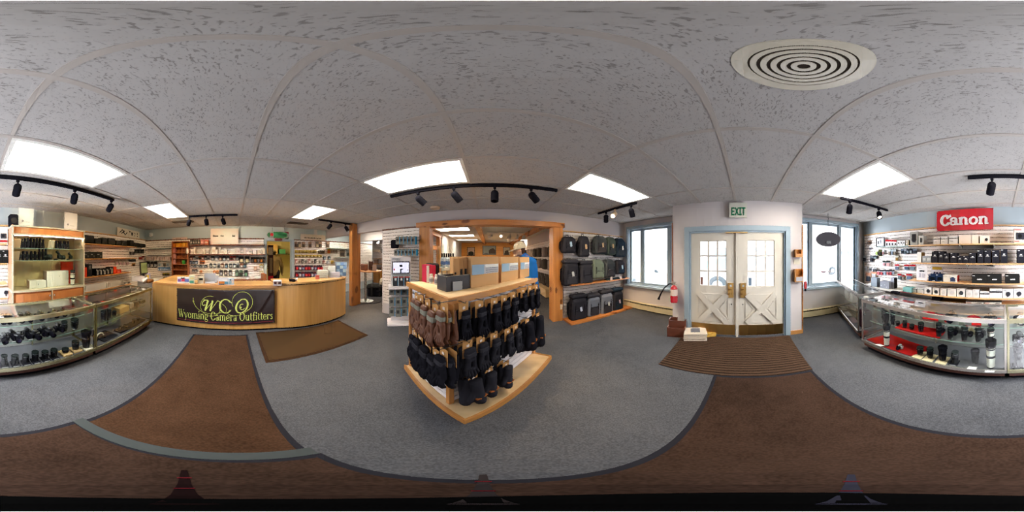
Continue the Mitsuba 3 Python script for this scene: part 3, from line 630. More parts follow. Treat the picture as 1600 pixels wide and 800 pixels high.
# ---------------------------------------------------------------- the side room behind the pine post
t = thing('bar_table', 'round-topped bar table on a steel column beyond the pine post', 'table'); u, v = on_z(571, 470)
obj('base', move(lathe([(0, 0), (.27, 0), (.27, .012), (.06, .03), (0, .03)], 28), (u, v, 0)), STEEL, t, True); obj('column', move(lathe([(.04, .02), (.04, 1.03)], 14), (u, v, 0)), STEEL, t, True)
obj('top', move(lathe([(0, 0), (.42, 0), (.43, .015), (.42, .03), (0, .03)], 32), (u + .08, v + .12, 1.03)), 'oak', t, True)
tag(obj('leather_bag', move(rbox(.26, .16, .22, .03), (u - .1, v + .05, 1.061)), mat('7a4a34', 'gloss')), 'brown leather bag on the bar table', 'bag')
for k, (du, dv, w, h, c) in enumerate(((-.02, .3, .16, .3, '5b4a42'), (.2, .2, .2, .12, '3d3a3a'), (.3, .12, .14, .2, 'a39a90'))):
    tag(obj('display_card', move(rbox(w, .02, h), (u + du, v + dv, 1.061), yaw=.6), mat(c)), ('tall dark card at the back of the bar table', 'low dark card in the middle of the bar table', 'small grey card at the right edge of the bar table')[k], 'card')
tag(obj('power_cable', tube([(u + .05, v - .05, .02), (u + .25, v - .22, .012), (u + .45, v - .1, .012), (u + .5, v + .2, .012)], .008, 6), BLACK), 'black cable on the carpet at the foot of the bar table', 'cable')
t = thing('hard_case', 'black ribbed hard case on the carpet behind the bar table', 'case'); u, v = on_z(589, 462); v += .15
obj('shell', move(rbox(.95, .62, .34, .05), (u, v, 0), yaw=.72), BLACK, t); obj('lid', move(rbox(.98, .65, .1, .04), (u, v, .30), yaw=.72), mat('202021'), t)
for s in (-.3, 0, .3): obj('rib', move(move(rbox(.08, .68, .42, .02), (s, 0, -.0)), (u, v, .003), yaw=.72), mat('2a2a2b'), t)
obj('handle', move(move(rbox(.25, .05, .06, .02), (0, -.36, .2)), (u, v, 0), yaw=.72), BLACK, t)
tag(obj('small_speaker', move(lathe([(0, 0), (.09, 0), (.1, .1), (.06, .22), (0, .25)], 16), (u + .02, v + .12, .425)), mat('b9aa98'), smooth=True), 'beige rounded object standing on the black hard case', 'ornament')
for k, (x0, x1, y0, c) in enumerate(((583, 592, 424, 'a0703c'), (593, 600, 426, '93632f'), (605, 614, 425, '6d4f2c'))):
    u0, _ = on_v(x0, 440, 7.2); u1, _ = on_v(x1, 440, 7.2); h = on_v(x0, y0, 7.2)[1]
    b = tag(obj('cardboard_box', move(rbox(abs(u1 - u0) * .95, .5, h), ((u0 + u1) / 2, 7.45, 0)), mat(c)), '%s brown cardboard box on the floor of the side room from the left' % ORD[k], 'box', 'cardboard boxes in the side room')
for k, (x0, x1, y, dep) in enumerate(((582, 604, 404, .3), (582, 605, 412, .3), (582, 600, 424, .35))):
    u0, z = on_v(x0, y, 7.5); u1, _ = on_v(x1, y, 7.5); tag(obj('gallery_shelf', bx(u0, u1, 7.45, 7.77, z - .03, z), 'oak'), '%s wooden shelf from the top on the far wall of the side room' % ORD[k], 'shelf')
rng = random.Random(5)
for k, (x0, x1, y0, y1, c) in enumerate(((583, 592, 390, 394, 'd8c7ae'), (597, 598, 388.5, 395, '3a2a24'), (599, 600, 388.5, 395, '3a2a24'), (601, 602, 388.5, 395, '3a2a24'), (602.8, 603.8, 388.5, 395, '3a2a24'), (608, 611, 381, 385, '9c5a30'), (599, 603, 399, 404, 'b8a48c'), (585, 590, 406, 412, 'a98a7c'), (600, 604, 406, 411, '8c7a6c'), (588, 594, 418, 422, '7d7168'), (596, 598, 417, 421, '9d9084'), (613, 617, 400, 406, '6d5c4c'), (615, 619, 414, 419, '57483c'))):
    u0, z0 = on_v(x0, y1, 7.7); u1, z1 = on_v(x1, y0, 7.7)
    tag(obj('wall_item', bx(u0, u1, 7.66, 7.77, z0, z1), mat(c)), '%s small print on the far wall of the side room, counted from the upper left' % ORD[k], 'print', 'prints on the far wall of the side room')

# the office behind the counter door
wall('wall_office', [(-7.3, -7.2, -.2, 2.95, 0, 2.6), (-7.3, UW - .12, -.3, -.2, 0, 2.6), (-7.3, UW - .12, 2.75, 2.89, 0, 2.6)], mat('d8c98a'))
lay('ceiling_office', sbox(-7.4, -.4, UW - .02, 2.9), 2.5, mat('d9d4ca'), kind='structure')
key = number('office_lamp'); mm = sheet(sbox(-6.6, .3, -6.0, 1.5), 2.46); w = np.asarray(mm[0]); f = mm[1]; nn = np.cross(w[f[:, 1]] - w[f[:, 0]], w[f[:, 2]] - w[f[:, 0]]); f[nn[:, 2] > 0] = f[nn[:, 2] > 0][:, ::-1]
scene[key] = mikit.ply((w, f), DIFF, emitter=dict(type='area', radiance={'type': 'rgb', 'value': [10, 8.8, 5.5]})); tag(key, 'ceiling lamp of the office behind the counter', 'ceiling light')
t = tag(number('trim_6'), kind='structure')
scene.pop('x', None)
obj('architrave', [bx(UW, UW + .03, 1.03, 1.12, 0, 2.13), bx(UW, UW + .03, 2.02, 2.11, 0, 2.13), bx(UW, UW + .03, 1.12, 2.02, 2.06, 2.13), bx(UW - .12, UW, 1.12, 1.14, 0, 2.06), bx(UW - .12, UW, 2.0, 2.02, 0, 2.06)], TRIM, t)

# ---------------------------------------------------------------- templates: gloves, backpacks
def hull(balls):
    m = manifold3d.Manifold.batch_hull([manifold3d.Manifold.sphere(1.0, 14).scale([r, r, r] if np.isscalar(r) else list(r)).translate(list(map(float, p))) for p, r in balls]).to_mesh()
    return np.array(m.vert_properties[:, :3], float), np.array(m.tri_verts)
def glove_mesh(spread=1.0, curl=.02):
    """A glove hanging by its cuff, fingers down: cuff at z 0, palm towards the wall (+y)."""
    c = [(((-.034, 0, 0), (.016, .016, .012)), ((-.032, 0, -.10), (.016, .016, .014)))]
    c = [(((x, 0, 0), .019), ((x * .9, 0, -.085), .018)) for x in (-.03, -.01, .01, .03)]
    c = [(a, b) for a, b in c] + [(((-.03, 0, 0), .019), ((.03, 0, 0), .019)), (((-.03, 0, -.08), .02), ((.03, 0, -.08), .02))]
    c += [(((-.024, 0, -.08), .022), ((-.034, 0, -.165), .019)), (((.024, 0, -.08), .022), ((.034, 0, -.165), .018)), (((-.034, 0, -.165), .019), ((.034, 0, -.165), .018))]
    for x, L, r in ((-.036, .078, .0115), (-.012, .092, .012), (.013, .086, .012), (.036, .066, .0105)):
        k = (x * (1 + .25 * spread), -curl, -.165 - L * .55); c += [(((x, 0, -.16), r + .003), (k, r)), ((k, r), ((x * (1 + .4 * spread), -curl * .4, -.165 - L), r * .9))]
    c += [(((-.03, 0, -.10), .02), ((-.062, -.012, -.15), .014)), (((-.062, -.012, -.15), .014), ((-.068, -.016, -.195), .0115))]
    return blob(c, .02, 4)
def mitten_mesh():
    c = [(((-.03, 0, 0), .022), ((.03, 0, 0), .022)), (((0, 0, 0), (.05, .028, .01)), ((0, 0, -.10), (.05, .034, .03))), (((0, 0, -.10), (.05, .034, .03)), ((.005, -.01, -.22), (.046, .036, .04))),
         (((-.03, 0, -.10), .025), ((-.075, -.01, -.17), .02))]
    return blob(c, .022, 5)
GLOVE, MITT = glove_mesh(), mitten_mesh()
print('glove', len(GLOVE[1]), len(MITT[1]))
LEATHER, FLEECE, KNIT, KRAFT, GLOVEB, GREYC = mat('633720', 'gloss', .55), mat('2b2c30'), mat('3a3a3e'), mat('c0955f'), mat('1f2024'), mat('8f8b83')
# ---------------------------------------------------------------- the glove stand
C0, E1, E2 = np.array([-.28, 1.14]), np.array([.665, .747]), np.array([-.747, .665]); LR, LL, TOP = 1.30, .78, 1.25
def gp(a, b): return C0 + a * E1 + b * E2
def gpoly(a0, a1, b0, b1): return Polygon([gp(a0, b0), gp(a1, b0), gp(a1, b1), gp(a0, b1)])
def gbox(a0, a1, b0, b1, z0, z1):
    m = grid_box((a0, b0, z0), (a1, b1, z1), (max(1, int(abs(a1 - a0) / .06)), max(1, int(abs(b1 - b0) / .06)), 1)); v = m[0]
    return np.column_stack([C0 + v[:, :1] * E1 + v[:, 1:2] * E2, v[:, 2]]), m[1]
G = thing('glove_stand', 'wooden four-sided slatted floor stand hung with gloves in the middle of the shop', 'display stand')
obj('core', gbox(.03, LR - .03, .03, LL - .03, .08, TOP - .05), SLATBACK, G)
obj('top_board', gbox(-.04, LR + .02, -.04, LL + .02, TOP - .035, TOP - .012), 'oak', G); obj('top_veneer', gbox(-.02, LR, -.02, LL, TOP - .012, TOP), 'pale_board', G)
obj('top_edge', [gbox(-.045, LR + .025, -.055, -.035, TOP - .045, TOP + .004), gbox(-.055, -.035, -.055, LL + .02, TOP - .045, TOP + .004)], 'oak', G)
for a, b in ((0, 0), (LR, 0), (0, LL), (LR, LL)): obj('corner_post', gbox(a - .02, a + .022, b - .02, b + .022, .07, TOP - .035), 'oak_upright', G)
WHITEB = mat('d9dde0', 'gloss', .4)
obj('header_strip', [gbox(.025, LR - .025, .005, .03, TOP - .115, TOP - .045)], WHITEB, G); obj('header_strip', gbox(.005, .03, .025, LL - .025, TOP - .115, TOP - .045), WHITEB, G)
for k in range(14):
    z = .08 + k * .075
    if z < TOP - .13:
        obj('slat', gbox(.022, LR - .022, .008, .03, z, z + .062), WHITEB, G); obj('slat', gbox(.008, .03, .022, LL - .022, z, z + .062), WHITEB, G)
obj('base_board', gbox(-.06, LR + .0, -.24, LL + .02, .02, .065), 'pale_board', G)
obj('base_edge', [gbox(-.075, -.055, -.255, LL + .03, .0, .075), gbox(-.075, LR + .02, -.255, -.235, .0, .075), gbox(LR, LR + .02, -.255, LL + .03, .0, .075)], 'oak', G)
def on_face(x, y, o, dr_):
    """Where the line of sight meets the upright plane through o along dr_: (distance along it, z)."""
    b = bearing(x); q = np.array([math.sin(b), math.cos(b)]); s = np.linalg.solve(np.column_stack([q, -dr_]), o)
    return s[1], EYE + s[0] * math.tan((400 - y) / 800 * PI)
YAW_R = math.atan2(E1[1], E1[0]); YAW_L = math.atan2(E2[1], E2[0]) + PI          # a thing's own x axis runs along the face, its -y faces the room
def hang(lab, x, y0, y1, face, depth, kind, group, col, seed, behind=0):
    n, al, yw = (-E2, E1, YAW_R) if face == 'R' else (-E1, E2, YAW_L)
    rg = random.Random(seed)
    s, z = on_face(x, y0, C0 + n * depth, al); z1 = on_face(x, y1, C0 + n * depth, al)[1]; L = z - z1
    made = []
    for q in range(behind + 1):
        p = C0 + n * (depth - q * .055) + al * (s + rg.uniform(-.01, .01)); t = thing(kind + '_pair', lab if q == 0 else 'pair hanging behind the ' + lab, 'gloves', group); made.append(t)
        put = lambda m, dx=0, dy=0, dz=0, **k: move(move(m, (dx, dy, dz), **k), (*p, z - q * .02), yaw=yw)
        obj('card', put(rbox(.085, .003, min(.16, L * .42)), 0, 0, -min(.16, L * .42)), KRAFT, t)
        if q == 0: obj('price_tag', put(rbox(.022, .003, .02), .0, -.004, -.05), mat('e4ddd0'), t)
        sc = (L - .07) / (.26 if kind != 'mitten' else .255); base = GLOVE if kind != 'mitten' else MITT
        for e, (dx, dy, a) in enumerate(((.0, -.028, rg.uniform(-.12, .12)), (-.012, .02, rg.uniform(-.15, .15)))):
            wx_ = .80 if kind != 'mitten' else .84; m = (base[0] * [(-wx_ if e else wx_), 1.0, 1], base[1] if not e else base[1][:, ::-1])
            g = obj(kind, put(m, dx, dy, -.07, roll=a, s=sc), col, t, True)
            if e == 0 and kind != 'mitten': obj('cuff', put(rbox(.082 * sc, .046 * sc, .05 * sc, .012), dx, dy, -.07 - .06 * sc), GREYC if kind == 'leather_glove' else KNIT, g)
            if e == 0 and kind == 'mitten': obj('chevron', put(join(*[move(rbox(.046 * sc, .02, .014), (q_ * .019 * sc, -.031 * sc, -.165 * sc), roll=q_ * .35) for q_ in (-1, 1)]), dx, dy, -.07, roll=a), mat('a5623a'), g)
    q0 = C0 + al * s; obj('peg', tube([(*q0, z + .004), (*(q0 + n * (depth + .03)), z + .004), (*(q0 + n * (depth + .035)), z + .02)], .003, 5), mat('4a4a4c', 'metal', .4), G)
    return made
R1 = [(723, 473, 529), (750, 469, 527), (771, 465, 519), (788, 461, 513), (802, 456, 505), (816.5, 449, 486), (827, 446, 484), (838, 444.5, 480)]
for k, (x, a, b) in enumerate(R1): hang('%s %s gloves from left in the top row' % (ORD[k], 'thin black' if k < 5 else 'black silver'), x, a, b, 'R', .10, 'glove', 'gloves in the top row of the stand', GLOVEB, k, 1)
R2 = [(729, 533.5, 588, 'glove'), (752, 525, 577, 'glove'), (770.5, 520, 567, 'glove'), (792, 513, 556, 'glove'), (805, 506, 550, 'glove'), (824, 497.5, 548, 'mitten'), (840, 489, 539, 'mitten')]
for k, (x, a, b, kd) in enumerate(R2): hang('%s %s from left in the middle row' % (ORD[k], 'padded black gloves' if kd == 'glove' else 'black padded mitts'), x, a, b, 'R', .15, kd, 'gloves in the middle row of the stand', FLEECE if kd == 'glove' else GLOVEB, 20 + k, 1)
R3 = [(739, 585, 628), (764, 574, 615), (790, 565, 602)]
for k, (x, a, b) in enumerate(R3): hang('%s black mittens with orange chevron in the lowest row' % ORD[k], x, a, b, 'R', .15, 'mitten', 'chevron mittens in the lowest row', FLEECE, 40 + k, 1)
L1 = [(651, 457.5, 510), (658, 461, 518), (669, 467.5, 528), (680, 475, 540), (694, 473, 538)]
for k, (x, a, b) in enumerate(L1): hang('%s brown leather gloves with grey cuffs, left stand face' % ORD[k], x, a, b, 'L', .10, 'leather_glove', 'brown leather gloves on the left face', LEATHER, 60 + k, 1)
L2 = [(648.5, 515, 560), (657, 522, 577), (668, 532, 588), (681, 545, 597), (694, 545, 600)]
for k, (x, a, b) in enumerate(L2): hang('%s black gloves from left, lower left stand face' % ORD[k], x, a, b, 'L', .14, 'glove', 'black gloves on the left face', GLOVEB, 80 + k, 1)

# ---- goods on top of the stand
CART, CARTS = mat('bf9b6c'), mat('a88254')
for k, (x0, x1, yt, dep) in enumerate(((736, 779, 401, .34), (783, 809.5, 401.5, .3), (812.5, 827, 401.5, .25))):
    o = C0 + E2 * .14; s0, _ = on_face(x0, 440, o, E1); s1, _ = on_face(x1, 440, o, E1); h = on_face((x0 + x1) / 2, yt, o, E1)[1] - TOP
    t = thing('carton', '%s tan cardboard carton with printed label on top of the glove stand' % ('widest left', 'middle', 'narrow right')[k], 'box', 'cartons on the glove stand')
    obj('body', gbox(s0, s1, .14, .14 + dep, TOP + .001, TOP + h), CART, t)
    w = s1 - s0; z0 = TOP + h * .42; z1 = TOP + h * .74
    obj('label', gbox(s0 + .01, s1 - .005, .137, .14, z0, z1), mat('b9bcc0'), t); obj('photo_panel', gbox(s0 + .01, s0 + w * .42, .135, .137, z0, z1), mat('8fa8c4'), t); obj('text_panel', gbox(s0 + w * .46, s1 - .01, .135, .137, z0 + (z1 - z0) * .62, z1), mat('dde0e2'), t)
    for j in range(3): obj('rule', gbox(s0 + w * .48, s1 - .02, .133, .135, z0 + .01 + j * .022, z0 + .018 + j * .022), mat('8d949c'), t)
    obj('tape', gbox((s0 + s1) / 2 - .03, (s0 + s1) / 2 + .03, .139, .14 + dep, TOP + h, TOP + h + .001), CARTS, t)
    if k == 0:
        for j in range(2):
            c = thing('carton', '%s narrow tan carton showing its side, left of the widest carton' % ORD[j], 'box', 'cartons on the glove stand'); sa, sb = s0 - .105 + .05 * j, s0 - .058 + .05 * j
            obj('body', gbox(sa, sb, .18, .27, TOP + .001, TOP + h - .008 * (2 - j)), CARTS, c); obj('camera_print', gbox(sa + .012, sb - .012, .177, .18, TOP + h * .3, TOP + h * .62), mat('2d2b2a'), c)
def on_top(x, y):
    u, v = on_z(x, y, TOP); d = np.array([u, v]) - C0; return d @ E1, d @ E2
def gput(m, a, b, z=TOP, yaw=0): return move(m, (*gp(a, b), z), yaw=YAW_R + yaw)
a, b = on_top(718, 453); t = thing('mesh_basket', 'black wire mesh basket of small goods on the near corner of the glove stand', 'basket')
w = .27; mm = [gput(rbox(w, .004, .13), a, b), gput(rbox(w, .004, .13), a, b + .15), gput(rbox(w, .15, .006), a, b + .075)]
for s in (-1, 1): mm.append(gput(rbox(.004, .15, .13), a + s * w / 2, b + .075))
obj('basket', mm, mat('2c2e31', 'gloss', .5), t); obj('rim', gput(tube([(-w / 2, 0, .13), (w / 2, 0, .13), (w / 2, .15, .13), (-w / 2, .15, .13), (-w / 2, 0, .13)], .004, 5), a, b), STEEL, t)
tag(obj('packet', gput(rbox(.10, .006, .08), a - .03, b - .012, TOP + .002), mat('9aa0a4')), 'grey packet leaning on the front of the black mesh basket', 'packet')
tag(obj('camera_strap', [gput(tube([(-.06, 0, .0), (-.02, .03, .05), (.05, .0, .055), (.08, .04, .0)], .016, 6), a + .08, b + .08, TOP + .13)], BLACK), 'black strap lying over the mesh basket on the stand', 'strap')
for k, (x, y) in enumerate(((674, 443), (682, 444.5), (691, 447), (678, 440), (687, 441))):
    a1, b1 = on_top(x, y); t = thing('jar', '%s small white jar on the left edge of the glove stand' % ORD[k], 'jar', 'white jars on the glove stand')
    obj('bottle', gput(lathe([(0, 0), (.023, 0), (.024, .01), (.024, .075), (.015, .085), (0, .085)], 14), a1, b1, TOP + .001), mat('ddd6ca', 'gloss', .3), t, True); obj('cap', gput(lathe([(0, .085), (.018, .085), (.018, .105), (0, .105)], 14), a1, b1, TOP + .001), mat('cfc7ba'), t, True); obj('label', gput(lathe([(.0245, .02), (.0245, .055)], 14), a1, b1, TOP + .001), mat('8f8e94'), t, True)
t = thing('pink_box', 'pink and white upright box at the left rear corner of the glove stand', 'box'); a1, b1 = on_top(669, 441)
obj('body', gput(rbox(.07, .12, .20), a1, b1 + .03, TOP + .001), mat('c23a50'), t); obj('panel', gput(rbox(.03, .004, .19), a1 - .02, b1 - .032, TOP + .004), mat('e3dfe0'), t)
tag(obj('pink_bag', gput(rbox(.05, .09, .19), a1 + .06, b1 + .02, TOP + .001), mat('b83048')), 'narrow pink packet beside the pink and white box on the stand', 'packet')
t = thing('acrylic_display', 'clear acrylic display with shelves of spray bottles on the glove stand', 'display'); a2, b2 = on_top(707, 440)
for s in (-1, 1): obj('side_panel', gput(rbox(.003, .16, .42), a2 + s * .09, b2 + .12, TOP + .001), GLASS, t)
obj('back_panel', gput(rbox(.18, .003, .44), a2, b2 + .2, TOP + .001), GLASS, t); obj('shelf', gput(rbox(.18, .16, .006), a2, b2 + .12, TOP + .16), mat('c9c6be', 'gloss', .2), t); obj('base', gput(rbox(.19, .17, .012), a2, b2 + .12, TOP + .001), mat('c9c6be', 'gloss', .2), t)
for k in range(6):
    x = a2 - .07 + (k % 3) * .065 + (k // 3) * .02; y = b2 + .07 + (k // 3) * .08
    c = thing('spray_bottle', '%s small spray bottle with black cap in the acrylic display' % ORD[k], 'bottle', 'spray bottles in the acrylic display')
    obj('bottle', gput(lathe([(0, 0), (.017, 0), (.017, .10), (.009, .118), (0, .118)], 12), x, y, TOP + .167), mat('bfc4cb', 'gloss', .2), c, True); obj('cap', gput(lathe([(0, .118), (.010, .118), (.010, .165), (0, .165)], 12), x, y, TOP + .167), BLACK, c, True); obj('label', gput(lathe([(.0176, .03), (.0176, .07)], 12), x, y, TOP + .167), mat('56719f'), c, True)
for k in range(4): tag(obj('packet', gput(rbox(.05, .02, .11), a2 - .06 + k * .04, b2 + .09 + .02 * (k % 2), TOP + .014), mat(('c9b59a', '8c8f95', 'b5a58c', 'd1ccc2')[k])), '%s packet from the left on the floor of the acrylic display' % ORD[k], 'packet', 'packets in the acrylic display')
tag(obj('black_camera_bag', gput(rbox(.15, .12, .21, .02), a2 - .16, b2 + .20, TOP + .001), mat('2a2826')), 'dark bag standing left of the acrylic display', 'bag')

# ---------------------------------------------------------------- backpacks
BPW = mat('2a2c30'), mat('3a3b3d'), mat('33393d'), mat('4c5550'), mat('29323c')
def backpack(lab, x0, x1, y0, y1, v, body, pocket, tagc=None, orange=False, group=None, roll=False):
    u0, z1 = on_v(x0, (y0), v); u1, z0 = on_v(x1, y1, v); u, w, h = (u0 + u1) / 2, (u1 - u0) * .94, z1 - z0; d = min(.2, w * .55)
    t = thing('backpack', lab, 'backpack', group); at = (u, v + .05, z0)
    hw = w / 2
    ball = lambda x, y, z, r: ((x, y, z), r)
    B = hull([ball(s * (hw - .055), y, z, .055) for s in (-1, 1) for y in (-d / 2 + .05, d / 2 - .05) for z in (.06, h * .42)] + [ball(s * (hw - .075), y, h * .74, .06) for s in (-1, 1) for y in (-d * .28, d / 2 - .06)] + [ball(s * (hw * .42), y, h - .075, .07) for s in (-1, 1) for y in (-.0, d / 2 - .06)])
    obj('body', move(B, at), body, t, 40)
    P = hull([ball(s * (hw * .70 - .03), -d / 2 + .01, z, .03) for s in (-1, 1) for z in (.07, h * .42)]); p = obj('front_pocket', move(P, at), pocket, t, 40)
    obj('zip', move(tube([(-hw * .62, -d / 2 - .018, h * .40), (0, -d / 2 - .024, h * .43), (hw * .62, -d / 2 - .018, h * .40)], .005, 5), at), BLACK, p)
    P = hull([ball(s * (hw * .62 - .03), -d / 2 + .025, z, .03) for s in (-1, 1) for z in (h * .56, h * .74)]); obj('upper_pocket', move(P, at), pocket, t, 40)
    for s in (-1, 1): obj('front_strap', move(tube([(s * hw * .52, -d * .30, h * .80), (s * hw * .56, -d / 2 - .012, h * .60), (s * hw * .58, -d / 2 - .016, h * .30), (s * hw * .5, -d * .4, .05)], .009, 5), at), BLACK, t)
    obj('main_zip', move(tube([(-hw * .86, -d * .2, h * .40), (-hw * .74, -d * .25, h * .70), (-hw * .4, -d * .12, h * .93), (hw * .4, -d * .12, h * .93), (hw * .74, -d * .25, h * .70), (hw * .86, -d * .2, h * .40)], .007, 5), at), mat('55565a'), t)
    if roll: obj('top_lid', move(hull([ball(s * (hw * .75), y, h - .04, .05) for s in (-1, 1) for y in (-d * .3, d * .2)]), at), pocket, t, 40)
    obj('handle', move(tube([(-.035, d / 2 - .03, h - .02), (-.03, d / 2 - .04, h + .035), (.03, d / 2 - .04, h + .035), (.035, d / 2 - .03, h - .02)], .008, 6), at), BLACK, t, True)
    for s in (-1, 1):
        obj('shoulder_strap', move(tube([(s * hw * .5, d / 2 - .01, h * .9), (s * hw * .98, d / 2, h * .62), (s * hw * 1.04, d / 2 - .02, h * .25), (s * hw * .9, d / 2 - .02, .06)], [.018, .02, .014, .01], 6), at), BLACK, t, True)
        obj('side_strap', move(tube([(s * (hw - .01), -d * .25, h * .7), (s * (hw + .004), -d * .2, h * .45), (s * (hw - .005), -d * .25, h * .2)], .007, 5), at), BLACK, t)
    if orange:
        for s in (1,): obj('orange_panel', move(hull([ball(s * (hw - .03), -d * .28, .08, .03), ball(s * (hw - .03), -d * .28, h * .5, .02), ball(s * (hw - .1), -d * .42, .06, .02)]), at), mat('b5562f'), t, 40)
    if tagc: obj('hang_tag', move(move(rbox(.055, .004, .11), (0, 0, 0), roll=.15), (u + hw * .12, v + .05 - d / 2 - .03, z0 + h * .38)), mat(tagc), t)
    return t
GB = 'backpacks hanging on the slatted wall'
rows = [(878, 900, 368, 396, 0, 0, 'a9c4d6', 'small black backpack with blue print, first in the top row'), (904.7, 921.5, 367.5, 402, 1, 1, 'c9a987', 'charcoal backpack with two tan tags, second in the top row'), (928.5, 948, 367, 398, 2, 0, 'c4a57e', 'dark grey-green backpack, third in the top row'),
        (948, 962, 369, 399, 3, 2, 'c4ab88', 'dark olive backpack, fourth in the top row'), (961.5, 977, 371, 402, 4, 2, 'd3d0c8', 'blue-black backpack beside the left window, last in the top row')]
for x0, x1, y0, y1, a, b, c, l in rows: backpack(l + ' on the backpack wall', x0, x1, y0, y1, VN - .2, BPW[a], BPW[b], c, group=GB)
rows = [(879.5, 904, 406, 445.6, 0, 1, 'c9c9c6', 'large black hiking backpack with a lid, first in the middle row', True), (904.7, 926, 408, 443, 1, 1, None, 'large charcoal backpack with hanging strap, second in the middle row', True), (925, 944, 405, 435, 5, 5, None, 'sage green backpack in the middle row', False),
        (944, 961, 405, 433, 2, 1, None, 'smooth slate grey backpack right of the sage green one', False), (962, 976, 406, 428, 0, 4, '9fb6c6', 'small dark backpack with a pale tag, last in the middle row', False)]
BPC = BPW + (mat('6d786c'), mat('6f7780'))
for x0, x1, y0, y1, a, b, c, l, r in rows: backpack(l + ' on the backpack wall', x0, x1, y0, y1, VN - .2, BPC[a], BPC[b], c, group=GB, roll=r)
tag(obj('wall_shelf', bx(1.70, 3.62, VN - .30, VN - .02, .885, .91), 'pine_beam'), 'long pine shelf under the hanging backpacks', 'shelf')
for k, (x0, x1, y0) in enumerate(((948, 963, 438), (964, 978, 436))):
    u0, z1 = on_v(x0, y0, VN - .22); u1, _ = on_v(x1, y0, VN - .22); t = thing('camera_pouch', ('dark blue pouch with a white card, left on the pine shelf', 'dark blue pouch with a tilted card, right on the pine shelf')[k], 'bag', 'pouches on the pine shelf')
    obj('body', move(rbox(abs(u1 - u0) * .95, .16, z1 - .912, .03), ((u0 + u1) / 2, VN - .17, .911)), BPW[4], t); obj('card', move(rbox(.08, .004, .09), (u0 + .12, VN - .275, .913), roll=.1 + .5 * k), mat('d8d0c8'), t)
tag(obj('floor_platform', bx(1.64, 3.62, VN - .42, VN - .02, 0, .045), 'pine_beam'), 'low pine platform on the carpet along the backpack wall', 'platform')
for x0, x1, y0, y1, a, b, c, l, o in ((891, 917, 462, 497, 0, 0, 'b9bfd0', 'black hiking backpack standing on the platform, leftmost', False), (916.5, 937.5, 461, 491, 6, 1, None, 'grey backpack with orange side standing second on the platform', True), (937.5, 957, 455, 488, 6, 1, 'c9c6c2', 'taller grey backpack with orange side standing third on the platform', True), (956, 973, 452, 484, 0, 4, 'c7b5c9', 'black rolling backpack with a pink tag, last on the platform', False)):
    u0, z1 = on_v(x0, y0, VN - .22); t = backpack(l, x0, x1, y0, y1, VN - .24, BPC[a], BPC[b], c, o, 'backpacks standing on the platform', True)

# ---------------------------------------------------------------- white camera tower before the slatted pier
u, v = -1.84, 3.06; yw = math.atan2(v, u) - PI / 2 + .1
t = thing('display_tower', 'tall white electronics display tower with a lit screen left of the pine opening', 'display stand')
pt = lambda m, x=0, y=0, z=0, **k: move(move(m, (x, y, z), **k), (u, v, 0), yaw=yw)
WP = mat('e4e2e0', 'gloss', .3)
obj('base', pt(rbox(.60, .42, .05, .01)), WP, t); obj('column', pt(rbox(.44, .12, 1.48), 0, .1, .05), WP, t); obj('shelf', pt(rbox(.56, .36, .06, .01), 0, -.06, .85), WP, t)
obj('canopy', pt(rbox(.42, .26, .02), 0, -.06, 1.13), GLASS, t)
for s in (-1, 1): obj('canopy_side', pt(rbox(.008, .26, .22), s * .21, -.06, .91), GLASS, t)
sx = obj('screen', pt(rbox(.38, .03, .27, .006), 0, .03, 1.16), BLACKG, t)
key = number(sx + '__picture'); q = rbox(.345, .004, .23); scene[key] = mikit.ply((fan(pt(q, 0, .012, 1.18)[0]), q[1]), DIFF, emitter=dict(type='area', radiance={'type': 'rgb', 'value': [.40, .42, .66]}))
obj('screen_motif', [pt(rbox(.06, .004, .045), .0, .008, 1.31), pt(rbox(.025, .004, .085), -.005, .008, 1.18), pt(rbox(.05, .004, .018), .02, .008, 1.25), pt(rbox(.03, .004, .010), .15, .008, 1.235)], mat('22242a'), sx); obj('screen_mark', pt(rbox(.03, .004, .035), -.15, .008, 1.235), mat('c04040'), sx)
obj('logo_bar', [pt(rbox(.18, .004, .022), -.1, .036, 1.475), pt(rbox(.09, .004, .012), -.06, .036, 1.45)], mat('8f9296'), t)
GO, BLU = mat('7c7a76'), mat('2f8fc4')
def gopack(lab, x, y, z, w=.11, h=.17, dpt=.05, group=None):
    c = thing('camera_pack', lab, 'package', group); obj('carton', pt(rbox(w, dpt, h), x, y, z), GO, c); obj('blue_side', pt(rbox(.012, dpt + .002, h), x + w / 2, y, z), BLU, c); obj('window', pt(rbox(w * .45, .004, h * .35), x - .01, y - dpt / 2 - .002, z + h * .4), mat('3c3c3c'), c)
for k in range(3):
    c = thing('boxed_camera', '%s black boxed camera from the left on the shelf of the white tower' % ORD[k], 'package', 'boxed cameras on the tower shelf')
    obj('carton', pt(rbox(.10, .07, .20), -.13 + k * .125, -.1, .911), BLACKG, c); obj('badge', pt(rbox(.04, .004, .05), -.13 + k * .125, -.138, 1.03), mat('cfd3d6'), c); obj('stripe', pt(rbox(.1, .004, .02), -.13 + k * .125, -.138, 1.09), mat('c2504a'), c); obj('blue_side', pt(rbox(.008, .07, .18), -.08 + k * .125, -.1, .915), BLU, c)
n = 0
for z, h, row in ((.70, .14, 4), (.44, .2, 4), (.20, .2, 3)):
    for k in range(row): gopack('%s grey and blue package below the white tower shelf, from upper left' % ORD[n], -.2 + k * .135, -.06 - .03 * (k % 2), z, .12, h, .05, 'grey and blue packages on the tower'); n += 1
gopack('tall grey and blue package at the lower right of the white tower', .22, -.08, .10, .10, .42, .06)
